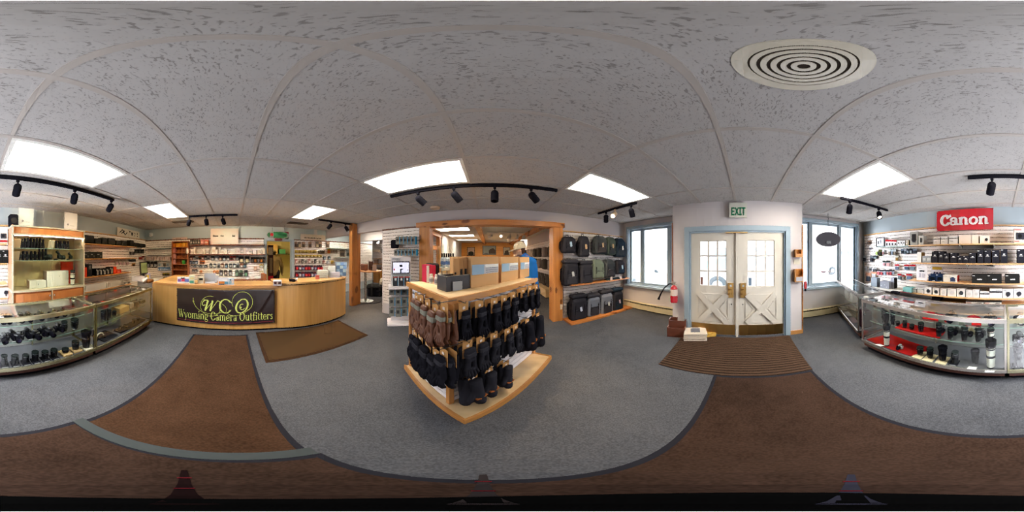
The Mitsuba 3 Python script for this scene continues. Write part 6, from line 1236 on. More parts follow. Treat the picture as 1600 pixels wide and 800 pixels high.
# right case, deck: red cloth, white lenses, tan blocks
def cloth(lab, pts, z, c='9c181d', name='red_cloth'):
    q = slab(pts, z + .001, z + .008); v = q[0].copy(); v[:, 2] += .010 * meshkit.noise(v * [9, 9, 0]) * (v[:, 2] > z + .004); return tag(obj(name, (v, q[1]), mat(c)), lab, 'cloth')
def dk(x, y, z=ZD): return on_z(x, y, z)
cloth('bright red cloth spread on the deck at the left end of the right glass case', [(1.78, -1.64), (1.02, -1.64), (.86, -1.95), (1.66, -2.02)], ZD)
ZC_ = ZD + .014
lens_px('white lens with black hood standing on the left of the red cloth', 1380, 1391, 507, -1.69, ZC_, 'white_hood'); card_at('white card lying on the red cloth at the left end', 1379, -1.66, ZC_, .09, .10, 'dedcd8', flat=True)
camera('small silver and black camera in the middle of the red cloth', 1407, -1.73, ZC_, .6, PI, mat('b9b7b4', 'gloss', .3))
for k, (x0, x1, yt) in enumerate(((1432, 1443.5, 542), (1447.5, 1459, 543.5), (1466, 1480, 541.5))):
    v = (-1.74, -1.72, -1.72)[k]; x = (x0 + x1) / 2; z = plinth('%s of three cream boards under lenses right of the red cloth' % ORD[k], x, v + .01, ZD, .13, .2, .006, 'd2c29c', group='cream boards under lenses'); lens_px(('short black lens on the first cream board', 'medium black lens on the second cream board', 'tall black lens with a hood on the third cream board')[k], x0, x1, yt, v, z, 'zoom_hood' if k == 2 else 'zoom')
v = -1.70; z = plinth('black lens stand with a white strip right of the cream boards', 1491, v, ZD, .1, .13, .012, BLACK, strip=True); lens_px('black lens on the black stand right of the cream boards', 1486, 1498.5, 549, v, z)
lens_px('black lens with a flared hood behind a white card on the right case deck', 1517, 1530, 547, -1.76, ZD, 'zoom_hood'); card_at('white card before the flared hood lens', 1520, -1.66, ZD, .09, .09, 'd8d8d4', flat=True)
lens_px('large white telephoto lens with black hood on the deck of the right case', 1540, 1556, 531, -1.675, ZD, 'white_hood'); card_at('white card before the large white telephoto lens', 1547, -1.625, ZD, .09, .09, 'dcdcd8', flat=True)
# right case, middle shelf
cloth('red cloth strip under the small lenses on the middle shelf of the right case', [(1.35, -1.76), (.70, -1.76), (.70, -2.0), (1.35, -2.0)], ZM)
for k, (x0, x1, yt) in enumerate(((1377, 1390, 484), (1391, 1399, 489), (1399, 1406.5, 502), (1410, 1418, 501), (1420.5, 1429, 507), (1434, 1444, 504))): lens_px('%s black lens from the left on the middle shelf of the right case' % ORD[k], x0, x1, yt, -1.84, ZM + (.012 if k > 1 else 0), group='lenses at the left of the middle shelf')
for k, (x0, x1, yt) in enumerate(((1462, 1472, 505), (1480, 1490, 512), (1501, 1513, 510), (1523, 1534, 511.5))): lens_px('%s black lens right of the red strip on the middle shelf of the right case' % ORD[k], x0, x1, yt, -1.80, ZM, group='lenses at the right of the middle shelf')
lens_px('white and black lens at the right end of the middle shelf of the right case', 1542, 1554, 512.5, -1.80, ZM, 'white')
for k, x in enumerate((1475, 1495, 1518, 1535)): camera('%s camera behind the lenses on the middle shelf of the right case' % ORD[k], x, -1.98, ZM, .85, PI, mat(('9a9a98', '2a2a2c', 'b5a888', '2a2a2c')[k], 'gloss'), group='cameras behind the middle shelf lenses')
# right case, upper shelf
for k, (x, c) in enumerate(((1372, '4f545c'), (1384, '3c4046'), (1398, '8a8f96'), (1409, 'a3a6aa'), (1420, '55595f'))): camera('%s camera from the left under the glass top of the right case' % ORD[k], x, -1.97, ZU, .9, PI + .2, mat(c, 'gloss'), group='cameras under the left of the glass top')
cloth('crumpled red cloth left of the middle under the glass top of the right case', [(.98, -1.86), (.62, -1.86), (.64, -2.08), (1.0, -2.1)], ZU); cloth('folded red cloth in the middle under the glass top of the right case', [(.34, -1.84), (.17, -1.84), (.12, -2.02), (.38, -2.05)], ZU)
cloth('red cloth behind the camera at the right under the glass top', [(.16, -1.95), (-.0, -1.95), (-.0, -2.1), (.16, -2.1)], ZU)
for k, (xa, w, d, h) in enumerate(((1449, .2, .14, .05), (1521, .19, .12, .07))): tag(obj('red_pouch', move(hull([((sx * (w / 2 - .03), sy * (d / 2 - .03), .028), .026) for sx in (-1, 1) for sy in (-1, 1)] + [((0, 0, h), .02)]), (-1.96 * math.tan(bearing(xa)), -1.96, ZU + .01)), mat('951c22'), smooth=40), ('puffed red cloth bundle under the left middle of the glass top', 'red wrapped bundle with a fold under the glass top')[k], 'cloth')
for k, x in enumerate((1487, 1548)): camera(('black camera between two white cards under the glass top of the right case', 'black camera before red cloth at the right under the glass top')[k], x, -1.94, ZU + .0, 1.1, PI + .1)
for k, x in enumerate((1387, 1434, 1471.5, 1503, 1538.5)): card_at('%s white price card from the left under the glass top of the right case' % ORD[k], x, -1.83, ZU, .075, .075, 'cfccbe', group='white price cards in the right case')
# the strip of the left case beyond the photo's seam, seen at its right edge
lens_px('large black lens on a black stand at the right edge of the photo', 1583, 1597, 540, -1.685, ZD + .013, 'zoom_hood', edge=1); plinth('black lens stand at the right edge of the photo', 1590, -1.685, ZD, .11, .13, .012, BLACK, edge=1, strip=True)
camera('black camera at the right edge of the photo on the middle shelf', 1592, -1.84, ZM, 1.0, PI, edge=1); camera('black camera at the right edge of the photo under the glass top', 1594, -1.95, ZU, 1.1, PI, edge=1); card_at('white price card at the right edge of the photo under the glass top', 1594, -1.85, ZU, .08, .05, 'cfcbb8', edge=1)
# the angled case by the window
def dcase(s, tt): a = np.array([3.74, -2.34]); b = np.array([2.10, -1.74]); e = (b - a) / np.linalg.norm(b - a); n = np.array([-e[1], e[0]]) * -1; n = n if n[1] < 0 else -n; return a + e * s + n * tt
yd = math.atan2(.6, -1.64)
for k, (s, tt, z, w, d, h, c, l) in enumerate(((.55, .2, ZM, .3, .16, .24, 'a9a59c', 'beige camera bag on the middle shelf of the angled case'), (.9, .2, ZM, .16, .14, .26, 'c9c9c4', 'pale bag right of the beige one in the angled case'), (.75, .3, ZD, .7, .2, .10, '4a4d50', 'dark flat box on the deck of the angled case'), (1.3, .25, ZD, .2, .2, .3, '3a2020', 'dark red bag at the near end of the angled case'), (1.56, .2, ZD, .2, .2, .34, '2b1c1e', 'tall dark red bag at the corner of the angled case'), (1.45, .3, ZU, .25, .1, .05, 'dcd9d6', 'white and red packet under the glass top of the angled case'), (.35, .35, ZU, .2, .12, .12, 'e3e3e3', 'white box under the glass top near the window'), (.6, .38, ZU, .14, .1, .14, '9db3c3', 'pale blue box under the glass top near the window'))):
    tag(obj('display_item', move(rbox(w, d, h, .02), (*dcase(s, tt), z + .002), yaw=yd), mat(c)), l, 'bag' if 'bag' in l else 'box')
for k in range(3): tag(obj('flat_print', move(rbox(.3, .12, .004), (*dcase(.35 + k * .42, .10), ZD + .002), yaw=yd), mat(('b5b5ba', 'a9b3bb', 'a38f92')[k])), '%s flat print along the front of the angled case' % ORD[k], 'print', 'flat prints in the angled case')

# ---------------------------------------------------------------- tall wooden cabinet
t = thing('display_cabinet', 'tall glazed wooden display cabinet of binoculars on the left', 'cabinet'); a, b, f, bk = -2.02, -.57, -2.62, -3.0; W = 'cabinet_wood'; CP = mat('aca28e', 'gloss', .4)
obj('plinth_body', bx(a, b, bk, f, .05, .93), W, t); obj('deck', bx(a - .01, b + .01, bk, f + .015, .93, .965), CP, t); obj('back_panel', bx(a, b, bk, bk + .02, .965, 1.95), mat('ddd1a5'), t)
obj('side_panel', bx(a, a + .02, bk, f, .965, 1.95), mat('d3d0c4'), t); obj('side_panel', bx(b - .02, b, bk, f, .05, 2.08), W, t); obj('header', bx(a, b, bk, f, 1.92, 2.04), W, t)
obj('header_trim', [bx(a - .012, b + .012, f, f + .012, 1.90, 1.925), bx(a - .012, b + .012, bk, f + .015, 2.04, 2.065)], CP, t)
for p in (a, b - .022): obj('corner_strip', bx(p, p + .022, f - .01, f + .012, .05, 2.06), CP, t)
for k in range(2):
    u0, u1 = (b - .06 - .64 * (k + 1) - .03 * k, b - .06 - .64 * k - .03 * k); d = obj('door', bx(u0, u1, f, f + .018, .35, .90), W, t); obj('knob', move(lathe([(0, 0), (.014, 0), (.016, .02), (0, .024)], 10), ((u0 if k == 0 else u1) + (.03 if k == 0 else -.03), f + .018, .84), pitch=-PI / 2), STEEL, d)
obj('divider_strip', bx(-1.30, -1.28, f, f + .02, .35, .93), CP, t)
ZS1, ZS2 = 1.685, 1.475
for z in (ZS1, ZS2): obj('glass_shelf', bx(a + .02, b - .02, bk + .03, f - .03, z - .001, z), GLASS, t); obj('shelf_edge', bx(a + .02, b - .02, f - .03, f - .026, z - .008, z), mat('7fa095', 'gloss', .1), t)
for p, q in ((a + .02, (a + b) / 2 + .02), ((a + b) / 2 - .02, b - .02)): obj('glass_door', bx(p, q, f - .012, f - .008, .97, 1.90), GLASS, t)
obj('light_strip', bx(a + .05, b - .05, f - .06, f - .04, 1.895, 1.915), DIFF, t, emitter=dict(type='area', radiance={'type': 'rgb', 'value': [44, 37, 25]}))
def binocular(lab, x, z, h, v=-2.78, group=None):
    u = v * math.tan(bearing(x)); t = thing('binoculars', lab, 'binoculars', group)
    for s in (-1, 1): k = obj('tube', move(lathe([(0, 0), (.024, 0), (.026, .02), (.024, h * .5), (.019, h * .62), (.019, h * .8), (.021, h * .82), (.021, h), (0, h)], 12), (u + s * .032, v, z + .001)), RUB, t, True)
    obj('hinge', move(rbox(.03, .02, h * .45), (u, v, z + h * .25)), LB2, t)
for k in range(7): binocular('%s pair of binoculars from the left on the top shelf of the tall cabinet' % ORD[k], 36.5 + k * 4.7, ZS1, .17 + .01 * (k % 3), group='binoculars on the left of the top shelf')
for k in range(3): binocular('%s pair of binoculars right of the white card on the top shelf of the cabinet' % ORD[k], 90 + k * 7, ZS1, .16, group='binoculars on the right of the top shelf')
for k in range(5): binocular('%s pair of binoculars from the left on the second shelf of the tall cabinet' % ORD[k], 33 + k * 6.2, ZS2, .15 + .012 * (k % 2), group='binoculars on the second shelf')
for k in range(2): binocular(('tall binoculars in the middle of the second cabinet shelf', 'taller binoculars just right of them on the second cabinet shelf')[k], 64 + k * 5, ZS2, .22)
for k, (x, z) in enumerate(((26.5, ZS1), (78.5, ZS1), (24.5, ZS2))): card_at(('pale card at the left of the top cabinet shelf', 'pale card in the middle of the top cabinet shelf', 'pale card at the left of the second cabinet shelf')[k], x, -2.74, z, .12, .17, 'd3cbb5')
for k, (x, s) in enumerate(((87, 1.0), (106, .8))):
    u = -2.78 * math.tan(bearing(x)); t = thing('spotting_scope', ('large black spotting scope on the second cabinet shelf', 'smaller black spotting scope at the right of the second cabinet shelf')[k], 'spotting scope'); M = lambda m: move(m, (u, -2.78, ZS2 + .001), s=s)
    obj('objective', M(move(lathe([(0, 0), (.05, 0), (.052, .08), (.035, .12), (.03, .16), (0, .16)], 14), (-.10 * -1, 0, .055), roll=-PI / 2)), LB2, t, True); obj('prism_housing', M(move(rbox(.09, .07, .08, .015), (-.08, 0, .02))), LB2, t); obj('eyepiece', M(move(lathe([(0, 0), (.024, 0), (.024, .09), (.03, .10), (.03, .13), (0, .13)], 12), (-.10, 0, .07), roll=-.7)), LB2, t, True); obj('foot', M(rbox(.06, .05, .02)), RUB, t)
def on_deck(name, lab, x0, x1, y0, v, z, c, d=.16, marks=(), cat='box'):
    u0, u1 = v * math.tan(bearing(x0)), v * math.tan(bearing(x1)); z1 = on_v((x0 + x1) / 2, y0, v)[1]; k = thing(name, lab, cat); lo, hi = min(u0, u1), max(u0, u1); obj('body', bx(lo, hi, v - d, v, z + .001, z1), mat(c), k)
    for p0, p1, q0, q1, cc in marks: obj('print', bx(hi - (hi - lo) * p1, hi - (hi - lo) * p0, v, v + .003, z + (z1 - z) * q0, z + (z1 - z) * q1), mat(cc), k)
ZK = .966
on_deck('white_box', 'low white box on the left of the cabinet deck', 46, 72, 438.5, -2.72, ZK, 'd3d2d0', marks=((.4, .42, .1, .9, 'b5b4b2'), (.5, .56, .4, .6, '9a9a9a'))); on_deck('white_box', 'large white box in the middle of the cabinet deck', 73, 107, 423.5, -2.76, ZK, 'd6d5d2', marks=((.55, .57, .62, .68, '77777a'),))
on_deck('orange_box', 'bright orange bag behind the large white box in the cabinet', 96, 114, 409, -2.92, ZK, 'd1371f', d=.05); lens_px('white telephoto lens with black bands standing on the cabinet deck', 109, 117, 422, -2.72, ZK, 'white')
def stand_sign(lab, x0, x1, y0, v, z, marks, name='stand_sign', c='dcd5cc', edge=0, tilt=-.06):
    u0, u1 = v * math.tan(bearing(x0)), v * math.tan(bearing(x1)); z1 = on_v((x0 + x1) / 2, y0, v)[1]; lo, hi = min(u0, u1), max(u0, u1); k = thing(name, lab, 'sign'); w, h = hi - lo, z1 - z
    P = lambda m: move(m, ((lo + hi) / 2, v, z + .001)); obj('board', P(move(rbox(w, .012, h), pitch=tilt)), mat(c), k, edge=edge)
    for p0, p1, q0, q1, cc in marks: obj('print', P(move(rbox((p1 - p0) * w, .004, (q1 - q0) * h), (w / 2 - w * (p0 + p1) / 2, .008, q0 * h), pitch=tilt)), mat(cc), k, edge=edge)
MK = ((.18, .85, .48, .62, '2c2a2c'), (.2, .35, .22, .36, '8a8688'), (.24, .34, .18, .26, 'd8d2ca'), (.2, .3, .72, .80, 'b04a42'), (.42, .55, .72, .76, 'a86a60'), (.58, .85, .76, .84, 'b0685f'), (.45, .8, .25, .28, 'bdb6ae'), (.45, .8, .32, .34, 'bdb6ae'))
stand_sign('white printed card sign standing on the left of the tall cabinet', 29, 52, 326, -2.75, 2.066, MK); stand_sign('smaller white printed card sign standing on the right of the tall cabinet', 100, 120, 333, -2.75, 2.066, MK)
u = -2.8 * math.tan(bearing(20.5)); t = thing('loudspeaker', 'small black loudspeaker on top of the tall cabinet', 'speaker'); obj('cabinet', move(rbox(.16, .14, .22, .02), (u, -2.8, 2.067)), BLACK, t); obj('cone', move(lathe([(0, 0), (.05, 0), (.055, .008), (0, .004)], 16), (u, -2.725, 2.17), pitch=-PI / 2), mat('2c2c2e'), t)

# ---------------------------------------------------------------- the long slatted wall: shelves and goods
def shelf_v(lab, x0, x1, z, v=-2.92, m='shelf_wood', th=.022, edge=0, brackets=()):
    u0, u1 = [(-2.92) * math.tan(bearing(x)) if not isinstance(x, float) else x for x in (x0, x1)]; t = thing('wall_shelf', lab, 'shelf')
    obj('board', bx(u0, u1, VS + .02, v, z - th, z), m, t, edge=edge)
    for x in brackets:
        u = -3.0 * math.tan(bearing(x)); obj('bracket', [bx(u - .008, u + .008, VS + .02, v - .06, z - th - .02, z - th), bx(u - .008, u + .008, VS + .02, VS + .1, z - th - .06, z - th)], STEEL, t, edge=edge)
    return t
NM = ['top wooden shelf below the red sign', 'second wooden shelf below the red sign', 'third wooden shelf below the red sign', 'fourth wooden shelf below the red sign, behind the glass case']
for (x0, z, br), n in zip(((1419, 1.78, (1500, 1553)), (1423, 1.415, (1510, 1553)), (1420, 1.045, (1520,)), (1421, .765, (1485,))), NM): shelf_v(n, x0, -.62, z, edge=1, brackets=br)
shelf_v('thin glass shelf above the hanging packs by the right window', 1367, 1420, 1.775, m=GS, th=.012)
def box_v(name, lab, x0, x1, y0, z, c, v=-2.96, d=.16, marks=(), group=None, edge=0, cat='box', side=None):
    """A box on a shelf of the long wall; marks: (left, right, bottom, top, colour) on its front, as read from left to right."""
    u0, u1 = v * math.tan(bearing(x0)), v * math.tan(bearing(x1)); dd = abs(v / math.cos(bearing((x0 + x1) / 2))); z1 = EYE + dd * math.tan((400 - y0) / 800 * PI); lo, hi = min(u0, u1), max(u0, u1); w, h = hi - lo, z1 - z
    t = thing(name, lab, cat, group); v0 = max(VS + .025, v - d); obj('carton', bx(lo, hi, v0, v, z + .001, z1), mat(c), t, edge=edge)
    for p0, p1, q0, q1, cc in marks:
        if cc.startswith('o'):
            r = min(w, h) * (p1 - p0) / 2; obj('lens_print', move(lathe([(0, 0), (r, 0), (r, .003), (0, .003)], 18), (hi - w * (p0 + p1) / 2, v + .003, z + h * (q0 + q1) / 2), pitch=PI / 2), mat(cc[1:]), t, edge=edge)
        else: obj('print', bx(hi - w * p1, hi - w * p0, v, v + .003, z + h * q0, z + h * q1), mat(cc), t, edge=edge)
    if side: obj('side_print', bx(lo - .002, lo, v0 + .01, v - .002, z + .01, z1 - .01), mat(side), t, edge=edge)
    return t
e1 = lambda x: 1 if x > 1575 else 0
T1, T2, T3, T4 = 1.782, 1.417, 1.047, .767
box_v('camera_case', 'black edged white camera case at the left of the thin glass shelf', 1369, 1382, 371, 1.777, 'dfe3e8', marks=((0, .08, 0, 1, '22252a'), (0, 1, .92, 1, '22252a'), (0, 1, 0, .06, '22252a'), (.92, 1, 0, 1, '22252a'), (.2, .34, .3, .6, '4a5058'), (.5, .6, .35, .75, '8f949c')))
for k in range(4): box_v('ink_box', 'white box with red lid on the thin glass shelf, %s from left' % ORD[k], 1383.5 + 4.4 * k, 1387.5 + 4.4 * k, 374.5 + .3 * k, 1.777, 'dcdadb', marks=((0, 1, .75, 1, 'b52a30'), (.3, .7, .15, .5, '3a3a3c')), group='red lidded boxes on the glass shelf')
for k in range(3): box_v('ink_box', 'small white box on the thin glass shelf, %s from left' % ORD[k], 1402 + 4.2 * k, 1405.6 + 4.2 * k, 376, 1.777, 'd9d9dc', marks=((.35, .65, .4, .7, '2f2f33'),), group='small white boxes on the glass shelf')
box_v('ink_box', 'brown and white box where the wooden shelf begins', 1415, 1420, 375.5, T1, 'b9a892', marks=((.1, .6, .3, .9, 'd9d7d3'), (.25, .45, .5, .75, '2d2c2c')))
box_v('lens_box', 'tall grey box with a lens picture on the top wooden shelf', 1422, 1434, 362, T1, '9a9894', marks=((.22, .78, .3, .82, '2d2d2f'), (.3, .7, .2, .32, '3a3a3c')), d=.22); box_v('lens_box', 'shorter grey box with a dark lens picture beside the tall grey box', 1435, 1443, 368, T1, 'b3b0ab', marks=((.35, .65, .25, .75, '2a2a2c'),))
for k, (x0, x1, y) in enumerate(((1458.5, 1469, 370.5), (1470, 1481, 370), (1482.5, 1496.5, 369))): box_v('printer_box', 'white box with dark lid line on the top shelf, %s from left' % ORD[k], x0, x1, y, T1, 'd9d4cc', marks=((0, 1, .68, .76, '33312f'), (.2, .5, .25, .4, 'b5b0a8')), group='white boxes with dark lid line')
for k, (x0, x1, y) in enumerate(((1498, 1517.5, 367.3), (1518.3, 1529, 366.8))): box_v('printer_box', ('wide plain white box under the red sign', 'plain white box right of the wide one under the red sign')[k], x0, x1, y, T1, 'd8c7b5', d=.2)
box_v('lens_box', 'white box with a black lens disc under the right end of the red sign', 1531, 1546, 368.5, T1, 'd8c9b8', marks=((.5, .9, .5, .5, 'o2b2a2a'),))
box_v('camera_box', 'white box with a camera picture at the right photo edge on the top shelf', 1584.5, 1601, 356.5, T1, 'd8cdbf', marks=((.2, 1, .25, .7, '3a3b3d'), (.35, .75, .35, .6, 'o1f2023'), (.05, .5, .1, .16, 'b5605a'), (.05, .7, .86, .94, 'c0897f')), edge=1, v=-2.96)
# second shelf: black lens boxes
box_v('lens_box', 'tall plain white box at the left end of the second shelf', 1433, 1439.5, 394, T2, 'dad8d6', side='b8966a'); box_v('clear_box', 'grey clear box left of the black lens boxes', 1441, 1455, 399.8, T2, '8f9499', marks=((.1, .4, .3, .7, 'b5babd'), (.55, .9, .3, .7, 'b5babd')))
BMK = ((.2, .8, .50, .56, '8f8f8f'), (.35, .65, .58, .68, 'c9c9c6'), (.05, .35, .90, .95, 'd5d5d2'))
for k, (x0, x1, y) in enumerate(((1456, 1465, 392), (1466, 1474.5, 392.5), (1475, 1483, 396), (1484.7, 1495, 395), (1496, 1503.6, 399.8), (1504.5, 1513.5, 399.7), (1514.3, 1525, 395), (1527, 1537, 390.6), (1538, 1548, 391), (1550, 1561.5, 391), (1563.5, 1574, 389), (1589.7, 1601, 390))):
    box_v('lens_box', 'black lens box on the second shelf, %s from left' % ORD[k], x0, x1, y, T2, '29292a', marks=BMK, group='black lens boxes on the second shelf', edge=e1(x0), d=.18)
# third shelf
def sign_v(lab, x0, x1, y0, z, c, marks, v=-2.95): return box_v('shelf_sign', lab, x0, x1, y0, z, c, v=v, d=.012, marks=marks, cat='sign')
sign_v('white price poster standing at the left of the third shelf', 1432, 1448.5, 415.5, T3, 'd9dade', ((.3, .75, .6, .7, '33363c'), (.2, .5, .8, .86, 'a3a8b0'), (.25, .4, .2, .5, 'b5b9c0'), (.55, .75, .2, .5, 'b5b9c0')))
sign_v('white poster with yellow band behind the blue boxes', 1455, 1473.5, 416, T3, 'd8d6d2', ((.1, .9, .76, .95, 'c9a44a'), (.2, .33, .48, .6, '2b2f45'), (.45, .56, .48, .6, '2b2f45'), (.7, .82, .48, .6, '2b2f45')), v=-3.08)
for k, (x0, x1) in enumerate(((1450.6, 1461), (1461.7, 1472.5))): box_v('camera_box', ('left dark blue camera box on the third shelf', 'right dark blue camera box on the third shelf')[k], x0, x1, 428.5, T3, '23304f', marks=((.3, .9, .15, .6, '11131a'), (.05, .35, .84, .93, 'c5c9d3'), (.6, .95, .03, .1, 'b5bac4')), group='dark blue camera boxes')
box_v('camera_box', 'white camera box with red side on the third shelf', 1473.5, 1495.5, 429.8, T3, 'd5d2cf', marks=((.52, .86, .12, .6, '31405c'), (.6, .78, .6, .72, '2a3448'), (.05, .3, .75, .82, 'b5b0ac')), side='a8352c')
for k, (x0, x1) in enumerate(((1518.5, 1542), (1542.3, 1565), (1570.5, 1593.5))): box_v('camera_box', 'long black camera box on the third shelf, %s from left' % ORD[k], x0, x1, 429.3, T3, '262627', marks=((.35, .68, .38, .52, 'd5d5d2'), (.03, .2, .84, .92, 'c9c9c6')), group='long black camera boxes', edge=0)
# fourth shelf
box_v('lens_box', 'teal box at the left end of the fourth shelf', 1411, 1424, 449.5, T4, '7fb5b5', v=-2.9)
LENS4 = [(1424.3, 1432, 450.5, 0, 'w'), (1433, 1443.3, 450.5, 0, 'w'), (1444.3, 1455.5, 448.7, 'o2c3038', 0), (1457, 1467.5, 450, 'o2c3038', 0), (1469, 1479, 451, 'oc5c7c9', 0), (1480.3, 1494, 451, 'oc9cbcc', 0), (1495, 1508, 450.7, 'o33363c', 0), (1509.3, 1519.6, 453, 'oc9c9c6', 0), (1520.2, 1530, 452.5, 'oc9c9c6', 0), (1531, 1545.7, 455.5, 0, 'b'), (1546.3, 1566, 451, 0, 'b'), (1566.7, 1583, 451.8, 'o393a3c', 0), (1583.6, 1600, 451.3, 'o393a3c', 0)]
for k, (x0, x1, y, o, band) in enumerate(LENS4):
    mk = [(.1, .35, .84, .9, 'a9acb0')]
    if o: mk.append((.28, .78, .40, .52, o))
    if band == 'w': mk = [(0, 1, .78, .88, '55646b')]
    if band == 'b': mk = [(0, 1, .58, .72, '2b2d30'), (.5, .9, .8, .86, 'b5b5b5')]
    if o == 'o393a3c': mk.append((.44, .56, .14, .28, '393a3c'))
    box_v('lens_box', 'white lens box on the fourth shelf, %s from left' % ORD[k], x0, x1, y, T4, 'dad9d8', marks=mk, group='white lens boxes on the fourth shelf', d=.2)
shelf_v('low wooden shelf under the flat white boxes behind the glass case', 1452, -.62, .645, edge=1)
for k, (x0, x1) in enumerate(((1509, 1537), (1538.3, 1565))): box_v('flat_box', ('left stack of flat white boxes with dark tops on the low shelf', 'right stack of flat white boxes with dark tops on the low shelf')[k], x0, x1, 470, .647, 'd5d3d0', marks=((0, 1, .62, 1, '3a3936'), (.05, .3, .2, .4, 'c08a80'), (.65, .9, .15, .35, '7a7a7a')))
box_v('flat_box', 'flat black box under the fourth shelf', 1456, 1469, 464.5, .647, '1d1d1f')
# hanging packs beside the right window
def hung_v(x0, x1, y0, y1, c1, c2, lab, group, t0=.03, th=.03, top=None):
    v = VS + t0 + th; u0, z0 = on_v(x0, y1, v); u1, z1 = on_v(x1, y0, v); lo, hi = min(u0, u1), max(u0, u1); k = thing('blister_pack', lab, 'package', group)
    obj('card', bx(lo, hi, VS + t0, VS + t0 + .012, z0, z1), mat(c1), k); obj('product', bx(lo + (hi - lo) * .15, hi - (hi - lo) * .15, VS + t0 + .012, v, z0 + (z1 - z0) * .1, z0 + (z1 - z0) * .6), mat(c2), k)
    if top: obj('header', bx(lo, hi, VS + t0 + .012, VS + t0 + .02, z1 - (z1 - z0) * .28, z1), mat(top), k)
    obj('hook', bx((lo + hi) / 2 - .004, (lo + hi) / 2 + .004, VS + .02, VS + t0 + .08, z1 - .005, z1 + .004), STEEL, k)
def row_v(items, what, where, cols, top=None):
    for k, (x0, x1, y0, y1) in enumerate(items):
        c1, c2 = cols[k % len(cols)]; hung_v(x0, x1, y0, y1, c1, c2, '%s %s' % (what, where) + (', %s from left' % ORD[k] if len(items) > 1 else ''), what + 's ' + where, top=top)
row_v([(1354.5, 1359, 375.5, 382), (1358, 1360.5, 386, 390)], 'small brown pack', 'at the window end of the wall', [('8a6f5c', '4f4640'), ('c5c9cf', '4a4d55')])
row_v([(1367.5, 1371.5, 389.5, 399), (1372.5, 1377, 390, 400), (1377.8, 1381, 390, 398.5)], 'green pack', 'under the glass shelf by the window', [('c9d0c5', '8fa05a'), ('4a4a2f', '2b2c2a'), ('d5dade', '8c6a6a')])
row_v([(1387, 1391, 389, 399.5), (1392, 1395, 389.5, 399), (1395.6, 1399, 389, 400)], 'pale pack', 'under the middle of the glass shelf', [('d9dee3', '8f8372'), ('c9d3dc', '7f8f9c')])
row_v([(1407, 1411, 389, 396), (1411.6, 1415.5, 389, 397.5), (1415.8, 1420, 388.5, 396), (1420.4, 1425, 388.5, 396), (1425.6, 1432, 388.5, 396)], 'dark pack', 'under the right of the glass shelf', [('7f8f9c', '3c424a'), ('b5bfc8', '55606a'), ('3a3f48', '8f98a3'), ('30343b', '9aa3ad')])
row_v([(1347.5, 1352.5, 399, 409), (1358.5, 1363.5, 399.5, 409), (1364, 1370, 399.5, 404.5)], 'black strap pack', 'near the window at eye height', [('a9b0b5', '33383e'), ('5a636b', '2a2e33'), ('2b3036', '6b747c')])
row_v([(1378.5, 1383, 407.5, 416), (1384, 1390.5, 407.5, 416.5)], 'white pack', 'with black clips and red print', [('dde0e4', 'b0848a'), ('e0e2e5', 'c29a9a')], top='2f3033')
row_v([(1398.5, 1403, 399, 408)], 'yellow brown pack', 'hanging alone at mid height', [('b9b5a8', '8a6f3f')])
row_v([(1397.5, 1404.5, 413, 422)], 'red topped pack', 'left of the pair of red topped packs', [('d9dde2', '5f6a78')], top='b5303a')
row_v([(1412, 1420, 413.5, 422), (1420.8, 1430, 413.5, 422.5)], 'red topped pack', 'in the pair by the price poster', [('dfe1e5', '4a5a70'), ('d3dae0', '6f7f8f')], top='b5252c')
row_v([(1350, 1354, 416, 423), (1357, 1361, 417, 423), (1361.5, 1364.5, 418, 424), (1365, 1369, 418, 424.5)], 'white pack', 'low near the window', [('d3d6d9', '9aa0a6'), ('a3a8ad', '4a4d52')])
row_v([(1369.5, 1374.5, 421, 430), (1375, 1379, 422, 430), (1379.5, 1384, 421.5, 430), (1384.5, 1388.5, 422, 430), (1389, 1393.5, 421.5, 430.5), (1394, 1397, 422, 429)], 'red striped pack', 'with black clip in the low row', [('d9d5d8', 'b5646a'), ('d5d8de', 'a84a50'), ('dde0e4', '8c98a8')], top='2b2c30')
row_v([(1402, 1408, 428, 437), (1408.5, 1413, 430, 437), (1415.5, 1425, 428.5, 437)], 'silver gadget pack', 'left of the third wooden shelf', [('c3ccd3', '6f7a83'), ('b5a88f', '7f7a72'), ('d9dde2', '6a7a90')], top='b52f35')
row_v([(1352, 1360, 426.5, 440), (1361, 1369, 425, 433)], 'orange and blue pack', 'low at the window end of the wall', [('c9b0a0', '3c4452'), ('cfb79c', 'a8b0b8')], top='c08a72')
box_v('lens_box', 'upright grey box standing by the angled glass case', 1361, 1370, 434, .80, '8d99a6', v=-2.8, d=.12); box_v('lens_box', 'upright grey box with black side beyond the angled glass case', 1391.5, 1397, 434, .80, '939ba5', v=-2.9, d=.12, side='2a2a2c'); box_v('lens_box', 'wide grey box with white spots beyond the angled glass case', 1375, 1389, 440, .80, '8a939e', v=-2.8, d=.15, marks=((.1, .2, .3, .4, 'd5dade'), (.5, .6, .5, .6, 'd5dade'), (.7, .8, .2, .3, 'd5dade')))
shelf_v('pale low shelf under the grey boxes in the corner by the right window', 1352, 1412, .798, v=-2.70, m=WHITE)
tag(obj('clipboard', move(move(rbox(.13, .10, .008), pitch=.3), (on_z(1414, 458, .91)[0], on_z(1414, 458, .91)[1], ZT + .03)), mat('b5525c')), 'red framed card lying on the corner of the glass case', 'card')
tag(obj('black_case', move(rbox(.16, .08, .035, .008), (*on_z(1399, 457, .91), ZT + .006)), BLACK), 'small black case lying on the glass case left of the red card', 'case')

